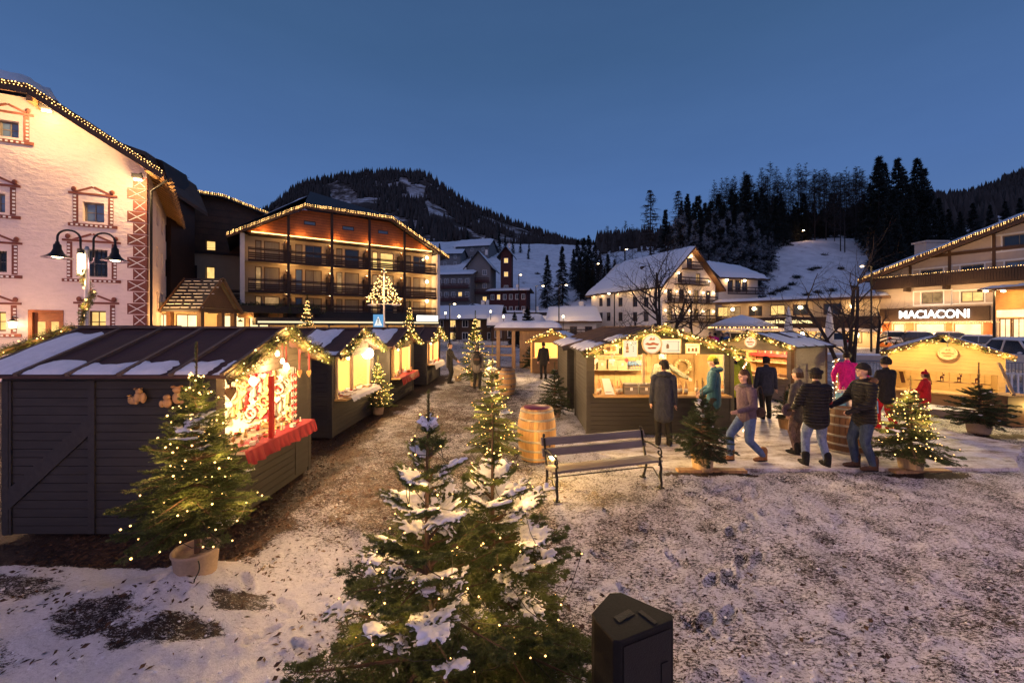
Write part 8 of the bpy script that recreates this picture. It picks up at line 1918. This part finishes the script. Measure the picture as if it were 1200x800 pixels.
 if kind == 'earflap':
  mb = MB(); v_, f_ = cap((.1, .115, .105), -.05, .03); mb.add(v_, f_, 0, True); a = np.linspace(0, 2 * PI, 25); mb.tube([H(.10 * math.cos(q), .012 + .108 * math.sin(q), .042 + .010 * math.cos(2 * q)) for q in a], .024 * S, 8, 0, False, True, 1.5)
  mb.build('hat', FB[hm], t_, False)
 if kind in ('hair', 'longhair') or kind in ('beanie', 'pompom', 'earflap'):
  mb = MB(); v_, f_ = cap((.085, .10, .108), -.05 if kind != 'hair' else .02, .026, .022); mb.add(v_, f_, 0, True)
  for q in np.linspace(.15, PI - .15, 9): # back and side locks
   z1 = -.17 if kind == 'longhair' else -.06; mb.caps(H(.074 * math.cos(q), .02 + .078 * math.sin(q), .03), H(.08 * math.cos(q), .03 + .082 * math.sin(q), z1), .026 * S, .016 * S, 8)
  mb.build('hair', HAIR[hair], t_, False)
 if hood:
  mb = MB(); a = np.linspace(-.35, PI + .35, 17); mb.tube([((nk + up * .02) + (.13 * math.cos(q), .02 + .11 * math.sin(q), .02 * math.sin(q))) * S for q in a], [.03 * S + .028 * S * math.sin(k * PI / 16) for k in range(17)], 9, 0, True); mb.build('hood', FB[hood], t_, False)
 if scarf: mb = MB(); a = np.linspace(0, 2 * PI, 17); mb.tube([((nk + up * .03) + (.085 * math.cos(q), -.0 + .085 * math.sin(q), .0)) * S for q in a], .032 * S, 8, 0, False); mb.build('scarf', FB[scarf], t_, False)
 if gloves:
  for i in (0, 1): mb = MB(); d = nrm(wr[i] - el[i]); mb.caps((wr[i]) * S, (wr[i] + d * .09) * S, .036 * S, .04 * S); mb.build('glove', FB[gloves], t_, False)
 t_['_wr'] = [float(q) for q in np.concatenate(wr) * s]
 return t_
def held(t_, i):
 q = t_['_wr'][3 * i:3 * i + 3]; return to_world(t_, q)
def cup(label, p, mat='redbright'):
 o = thing('mug', label, 'mug', tuple(p)); mb = MB(); mb.lathe([(.03, -.045), (.038, -.04), (.04, .045), (.034, .045), (.032, -.03), (0, -.03)], n=16); mb.build('cup', M[mat], o, False); mb = MB(); a = np.linspace(-1.3, 1.3, 8); mb.tube([(.038 + .024 * math.cos(q), 0, .028 * math.sin(q)) for q in a], .005, 5); mb.build('handle', M[mat], o, False)
def paperbag(label, p, mat='bagwhite', w=.22, h=.26):
 o = thing('shopping_bag', label, 'bag', tuple(p)); mb = MB(); mb.hexa([(-w / 2, -.05, -h - .1), (w / 2, -.05, -h - .1), (w / 2, .05, -h - .1), (-w / 2, .05, -h - .1), (-w / 2, -.03, -.1), (w / 2, -.03, -.1), (w / 2, .03, -.1), (-w / 2, .03, -.1)]); mb.build('body', M[mat], o, False); mb = MB(); mb.tube([(-w / 4, 0, -.1), (-.02, 0, 0), (.02, 0, 0), (w / 4, 0, -.1)], .006, 5); mb.build('handle', M['wire'], o, False)
def P_(px, py): x, y, _ = gnd(px, py, .035); return (x, y, .035)
BACK = PI       # facing away from the camera
person('person in a dark navy coat and black cap at the wine counter', P_(778, 521), PI - .25, 1.76, 'navy', 'black', 'black', ('beanie', 'black'), jl=.62, turn=.75, hands=((-.24, -.05, .8), (.26, -.08, .82)), hood='navy')
v_ = to_world(sA, (.42, .95, .06)); person('bearded vendor in an olive fleece behind the wine counter, reaching over a bottle', tuple(v_), .12, 1.80, 'khaki', 'black', 'black', ('hair', None), hands=((-.22, -.22, 1.02), (.50, -.30, 1.18)), hair='grey', turn=.15)
person('person in a teal jacket and lime knit hat at the right of the wine counter', (4.55, 9.0, .035), -PI / 2 - .5, 1.82, 'teal', 'black', 'black', ('beanie', 'greenhat'), hands=((-.2, -.25, 1.0), (.22, -.22, 1.0)), nod=.15, hood='teal')
person('person in a bright lime jacket with bent head before the sweets stall', (5.93, 10.6, .035), PI + .35, 1.78, 'lime', 'black', 'black', ('hair', None), lean=.18, nod=.3, hands=((-.2, -.25, .95), (.2, -.28, .95)))
person('person in a lime jacket standing farther back, in front of the sweets stall', (6.95, 12.0, .035), PI / 2 + .3, 1.74, 'lime', 'black', 'black', ('hair', None))
person('dark haired person in black between the two lime jackets', (6.45, 11.9, .035), PI, 1.80, 'black', 'black', 'black', ('hair', None))
person('person in a dark checked coat and cap walking towards the sweets stall', (7.08, 11.1, .035), PI - .3, 1.66, 'navy', 'black', 'black', ('beanie', 'black'), feet=((-.1, -.06), (.1, .1)))
x, y = P_(875, 540)[:2]; w_ = person('long haired person striding left in a mauve jacket, blue jeans and tan boots', (x, y, .035), -PI / 2 + .12, 1.74, 'mauve', 'jeans', 'tan', ('longhair', None), feet=((-.09, -.27), (.08, .28)), hands=((-.21, .16, .90), (.19, -.30, 1.0)), lift=(0, .02), lean=.06, nod=.15, scarf='grey', jl=.85, hair='brown')
person('stout person in black quilted jacket, fur hat and pale jeans, back turned', P_(957, 545), PI - .1, 1.72, 'puffer', 'palejeans', 'black', ('earflap', 'black'), feet=((-.17, .02), (.18, -.03)), hands=((-.22, -.30, 1.0), (.24, -.28, 1.02)), puff=1.18, turn=-.35, jl=.84)
person('person with patterned leggings, half hidden behind the quilted jacket', (5.78, 8.05, .035), PI + .5, 1.64, 'grey', 'patt', 'black', ('pompom', 'grey'), hair='brown')
f_ = person('person in a dark jacket with brown hood, jeans and tall boots beside the barrel', P_(1012, 549), -PI / 2 - .1, 1.82, 'puffer', 'darkjeans', 'brown', ('beanie', 'black'), feet=((-.1, -.06), (.1, .08)), hands=((-.16, -.36, 1.08), (.20, -.30, 1.04)), hood='fur', puff=1.05, gloves='black', jl=.84)
cup('red mug in the gloved hand of the person in the brown hooded jacket', held(f_, 0) + np.array((-.09, 0, .03)))
rr_ = person('person in a black jacket and bright red trousers with hood up, back turned', P_(1037, 504), PI + .1, 1.72, 'black', 'redtr', 'redtr', ('hood', 'black'), feet=((-.19, .05), (.17, -.02)), hands=((-.30, -.12, .9), (.34, -.05, .86)), puff=1.08)
paperbag('pale shopping bag in the hand of the person with red trousers', held(rr_, 1) + np.array((0, -.02, -.06)), 'bagblue', .24, .3)
person('person in a bright pink jacket reaching down by the bare tree', (9.6, 11.4, .035), PI * .78, 1.76, 'pink', 'beige', 'brown', ('hair', None), lean=.14, nod=.25, hands=((-.52, -.32, 1.0), (.3, -.2, .95)))
person('child in a red jacket standing at the pale wooden stall', (11.15, 10.75, 0), PI + .4, 1.32, 'red', 'redtr', 'brown', ('pompom', 'redtr'), hands=((-.25, -.25, 1.0), (.22, -.3, 1.1)), hair='brown')
def bag(label, p, rz, mat, w, h, kind='handbag'):
 o = thing(kind, label, kind, tuple(p), rz); mb = MB(); mb.ell((0, 0, 0), (w, w * .45, h), 0, 2); b = mb.build('body', FB[mat], o, False); mb = MB(); a = np.linspace(-.2, PI + .2, 13)
 mb.tube([(w * .7 * math.cos(q), 0, h * .7 + (.42 if kind == 'handbag' else .05) * max(0, math.sin(q))) for q in a], .008, 5); mb.build('strap', FB['brown'], o, False); mb = MB(); mb.rng((-w * .7, -w * .47, -h * .1), (w * .7, -w * .40, h * .25)); mb.build('flap', FB['brown'], o, False)
bag('dark plum handbag hanging beside the patterned leggings', (5.50, 7.95, .93), .4, 'mauve', .15, .13)
bag('small brown shoulder bag on the hip of the striding person', (4.66, 7.48, .98), .2, 'brown', .12, .10)
bag('dark rucksack on the back of the person before the tall lit fir', (-1.45, 16.38, 1.22), 0, 'black', .17, .24, 'rucksack')
person('person in a dark coat reaching over the counter of the farthest left stall', P_(527, 449), PI / 2 - .2, 1.74, 'black', 'black', 'black', ('hair', None), hands=((-.2, -.42, 1.06), (.22, -.3, 1.0)))
person('person in a dark grey coat with backpack before the tall lit fir', (-1.45, 16.6, 0), PI - .2, 1.72, 'grey', 'black', 'black', ('beanie', 'grey'), hood='black')
person('person in black at the counter of the small far stall', ((637 - 600) * 19.6 / FL, 19.6, 0), PI + .2, 1.74, 'black', 'black', 'black', ('beanie', 'black'))
for i, (px, d, jk, lab) in enumerate(((838, 27, 'pink', 'distant person in a pink jacket among the passers-by behind the wine stall'), (846, 28, 'navy', 'distant person in dark navy among the passers-by behind the wine stall'), (852, 27.5, 'blue', 'distant person in a bright blue jacket behind the garland of the sweets stall'), (832, 30, 'red', 'distant person in a red jacket behind the right eave of the wine stall'))):
 person(lab, ((px - 600) * d / FL, d, .35), PI + i, 1.72, jk, 'black', 'black', ('beanie', ('black', 'grey', 'black', 'grey')[i]), detail=False)
M['carwhite'] = plain('white_car_paint', (.62, .62, .62), .25, 4, .05, 0, spec=.6); M['carsilver'] = plain('silver_car_paint', (.32, .33, .35), .25, 4, .05, 0, .4, spec=.6); M['cardark'] = plain('dark_car_paint', (.03, .032, .038), .25, 4, .1, 0, spec=.6)
M['tyre'] = plain('tyre_rubber', (.015, .015, .015), .85, 30, .2, .2); M['taillight'] = plain('tail_light', (.25, .01, .01), .3, 5, .1, 0); M['plate'] = plain('number_plate', (.7, .7, .68), .4, 20, .05, 0)
def car(label, loc, rz, paint, snow=True, suv=False):
 t_ = thing('parked_car', label, 'car', loc, rz); h = 1.68 if suv else 1.46; L = 4.3; w = .88
 def loft(prof, y0, y1, mb, m=0, inset=.0):
  k = len(prof)
  V = []
  for y, ins in ((-y1, inset), (-y0, 0), (y0, 0), (y1, inset)):
   c = np.mean(np.array(prof), 0)
   for x, z in prof: V.append((c[0] + (x - c[0]) * (1 - ins * .5), y, z - (z - .3) * ins * .3 if z > .5 else z + ins * .1))
  i = np.arange(3)[:, None] * k; j = np.arange(k)[None]; j2 = (j + 1) % k
  mb.add(V, np.stack([i + j, i + j2, i + k + j2, i + k + j], -1).reshape(-1, 4)[:, ::-1], m, False); b = mb.n - 4 * k
  mb.C.append((np.arange(k)[None] + b, m, False)); mb.C.append((np.arange(k)[None, ::-1] + b + 3 * k, m, False))
 bl = h * .60; mb = MB()
 loft([(-2.15, .45), (-2.1, .28), (2.08, .28), (2.15, .5), (2.12, bl - .14), (1.75, bl - .02), (.95, bl + .02), (-1.9, bl + .05), (-2.13, bl - .08)], .74, w, mb, 0, .12)
 body = mb.build('body', M[paint], t_, False); b = body.modifiers.new('b', 'BEVEL'); b.width = .04; b.segments = 2; APPLY.append(body)
 mb = MB(); P = [(-1.95, bl + .03), (1.0, bl + .0), (.25, h - .03), (-1.45, h - .01)]; V = [(x, y * (1 if z < bl + .1 else .82), z) for y in (-.80, .80) for x, z in P]; mb.hexa([V[0], V[1], V[5], V[4], V[3], V[2], V[6], V[7]]); mb.build('window', M['glassdark'], t_, False)
 mb = MB(); mb.hexa([(-1.5, -.67, h - .03), (.28, -.67, h - .05), (.28, .67, h - .05), (-1.5, .67, h - .03), (-1.42, -.62, h + .02), (.18, -.62, h), (.18, .62, h), (-1.42, .62, h + .02)])
 for sy in (-1, 1):
  for (a, b_) in (((-1.97, bl + .02), (-1.46, h - .02)), ((-.62, bl + .02), (-.6, h - .02)), ((1.02, bl), (.26, h - .03))): mb.bar((a[0], sy * .805, a[1]), (b_[0], sy * .665, b_[1]), .07, .06)
 mb.build('roof', M[paint], t_, False)
 for x in (-1.32, 1.35):
  for sy in (-1, 1):
   mb = MB(); R = .33; V = [(R * .75, -.11), (R, -.08), (R, .08), (R * .75, .11)]; Mr = Matrix.Rotation(PI / 2, 3, 'X'); tmp = MB().lathe(V, n=20); P_t = tmp.V[0] @ np.array(Mr).T + np.array((x, sy * .80, R)); mb.add(P_t, tmp.C[0][0], 0, True); wh = mb.build('wheel', M['tyre'], t_, False)
   tmp = MB().lathe([(.0, -.09), (R * .74, -.10), (R * .74, .10), (0, .09)], n=14); mb = MB(); mb.add(tmp.V[0] @ np.array(Mr).T + np.array((x, sy * .80, R)), tmp.C[0][0], 0); mb.build('rim', M['galv'], wh, False)
 for sy in (-1, 1):
  mb = MB(); mb.box((2.08, sy * .62, bl - .22), (.14, .34, .14)); mb.build('headlight', M['panel' if False else 'glassblue'], t_, False); mb = MB(); mb.box((-2.12, sy * .66, bl - .1), (.08, .26, .22)); mb.build('tail_light', M['taillight'], t_, False)
  mb = MB(); mb.ell((.75, sy * .97, bl + .08), (.07, .09, .06), 0, 1); mb.build('wing_mirror', M[paint], t_, False)
 mb = MB(); mb.box((-2.165, 0, .62), (.02, .5, .11)); mb.box((2.165, 0, .48), (.02, .5, .11)); mb.build('number_plate', M['plate'], t_, False)
 if snow: mb = MB(); puffy(mb, (-1.5, -.68, h + .0), (.25, -.68, h - .02), (.25, .68, h - .02), (-1.5, .68, h + .0), .12, 12, 8, 3, 0, .15); puffy(mb, (1.0, -.7, bl + .02), (1.95, -.7, bl - .06), (1.95, .7, bl - .06), (1.0, .7, bl + .02), .07, 8, 8, 3, 0, .15); mb.build('snow', M['roofsnow'], t_, False)
def carat(lab, px, d, rz, paint, z=.0, **k): car(lab, ((px - 600) * d / FL, d, z), rz, paint, **k)
carat('white hatchback parked before the long restaurant, tail towards the square', 970, 36, R_(70), 'carwhite', .55, snow=False)
carat('white hatchback parked before the first shop window, tail towards the square', 1045, 45, R_(60), 'carwhite', .5)
carat('snow covered dark car before the middle shop window', 1084, 42.5, R_(-40), 'cardark', .5)
carat('snow covered silver car between the middle and right shop windows', 1121, 40, R_(-40), 'carsilver', .5)
carat('silver snow topped car beside the dark lamp post before the shop entrance', 1160, 33.5, R_(-50), 'carsilver', .3)
carat('white car with snowy bonnet parked under the open parasol', 862, 44, R_(-100), 'carwhite', .4)
carat('large white off-road car at the right edge behind the slatted railing', 1212, 19, R_(-110), 'carwhite', .25, suv=True)
def railing(label, A, B, h=1.05, gap=.12, mat='galv', z=0, solid=False):
 A = np.array((*A, z), float); B = np.array((*B, z), float); t_ = thing('railing', label, 'railing', tuple(A)); n = int(np.linalg.norm(B - A) / gap); up = np.array((0, 0, 1.))
 mb = MB(); mb.tube([A + up * h, B + up * h], .025, 6); mb.tube([A + up * .15, B + up * .15], .02, 6); mb.build('rail', M[mat], t_)
 mb = MB()
 for i in range(n + 1): p = A + (B - A) * i / n; mb.bar(p + up * .15, p + up * h, .02 if not solid else .06, .02, 0)
 mb.build('bar_grid', M[mat], t_)
 for i in range(int(np.linalg.norm(B - A) / 2) + 1): p = A + nrm(B - A) * i * 2; mb = MB(); mb.tube([p, p + up * (h + .05)], .035, 6); mb.build('post', M[mat], t_)
railing('grey barred railing behind the pollarded tree', (14.2, 17.5), (21.5, 16.2), 1.1)
railing('dark street railing above the wall before the shop entrance', (26, 27), (40, 23.0), 1.0, .5, 'metal', .5)
railing('pale slatted railing behind the leaning plank at the right edge', (15.3, 13.2), (19.5, 12.2), 1.05, .16, 'whitepaint', 0, True)
t_ = thing('retaining_wall', 'low snow topped wall along the road before the shop building', 'wall', (10, 30, 0)); mb = MB(); P = [(9, 33, 0), (22, 30, 0), (32, 26, 0), (44, 21, 0)]
for a, b in zip(P[:-1], P[1:]): mb.bar(np.array(a) + (0, 0, .25), np.array(b) + (0, 0, .25), .3, .5)
mb.build('masonry', M['beige'], t_); mb = MB()
for a, b in zip(P[:-1], P[1:]): a = np.array(a, float); b = np.array(b, float); n_ = nrm(np.cross(b - a, (0, 0, 1))) * .17; puffy(mb, a + n_ + (0, 0, .502), b + n_ + (0, 0, .502), b - n_ + (0, 0, .502), a - n_ + (0, 0, .502), .12, 40, 6, 2, 0, .1)
mb.build('snow', M['roofsnow'], t_)
for i, (px, lab) in enumerate(((924, 'closed pale parasol before the long restaurant, left of two'), (972, 'closed pale parasol before the long restaurant beside the white hatchback'))):
 d = 34; p = at(px, 0, d); t_ = thing('closed_parasol', lab, 'parasol', (p.x, d, 0)); mb = MB(); mb.tube([(0, 0, 0), (0, 0, 4.3)], .04, 8); mb.build('pole', M['galv'], t_, False); mb = MB(); mb.lathe([(.16, 1.2), (.30, 1.5), (.30, 2.4), (.20, 3.4), (.07, 4.15), (.02, 4.3)], n=10); mb.build('canopy', M['whitecloth'], t_, False)
d = 42; p = at(869, 0, d); t_ = thing('open_parasol', 'open snow topped parasol edged with lights before the long restaurant', 'parasol', (p.x, d, 0)); mb = MB(); mb.tube([(0, 0, 0), (0, 0, 3.6)], .05, 8); mb.build('pole', M['galv'], t_, False); mb = MB(); mb.lathe([(3.2, 2.55), (3.15, 2.65), (1.6, 3.2), (0, 3.65)], n=8); mb.build('canopy', M['whitecloth'], t_, False); mb = MB(); mb.lathe([(3.1, 2.67), (1.6, 3.34), (0, 3.8)], n=16); mb.build('snow', M['roofsnow'], t_, False)
light_string(t_, np.array([(3.15 * math.cos(a), 3.15 * math.sin(a), 2.45) for a in np.linspace(0, 2 * PI, 40)]), .05, 'bulb', 0); llamp('parasol_glow', (0, -1, 2.3), 90, WARM, .2, t_)
o = thing('leaning_plank', 'yellow wooden plank leaning at the corner of the pale wooden stall', 'plank', tuple(at(1178, 444, 10.9))); a = at(1170, 425, 10.9) - at(1178, 444, 10.9); b = at(1188, 463, 10.4) - at(1178, 444, 10.9); mb = MB(); mb.bar(a, b, .10, .03, 0, (0, 1, 0)); mb.build('board', M['pinewood'], o, False); o['_'] = 1; del o['_']
p = gnd(1186, 497); o = thing('dark_lamp_block', 'dark wooden block with a small yellow lamp at the right edge', 'bollard', (p[0], p[1], 0)); mb = MB(); mb.rng((-.42, -.25, 0), (.38, .3, .74)); mb.rng((-.45, -.28, .74), (.41, .33, .79)); mb.build('block', M['brownwood'], o, False); mb = MB(); mb.ell((.30, -.29, .5), (.07, .05, .11), 0, 2); mb.build('lamp', M['lampglow'], o, False); llamp('block_lamp', (.30, -.42, .5), 22, (1, .6, .15), .05, o)
apply_all()
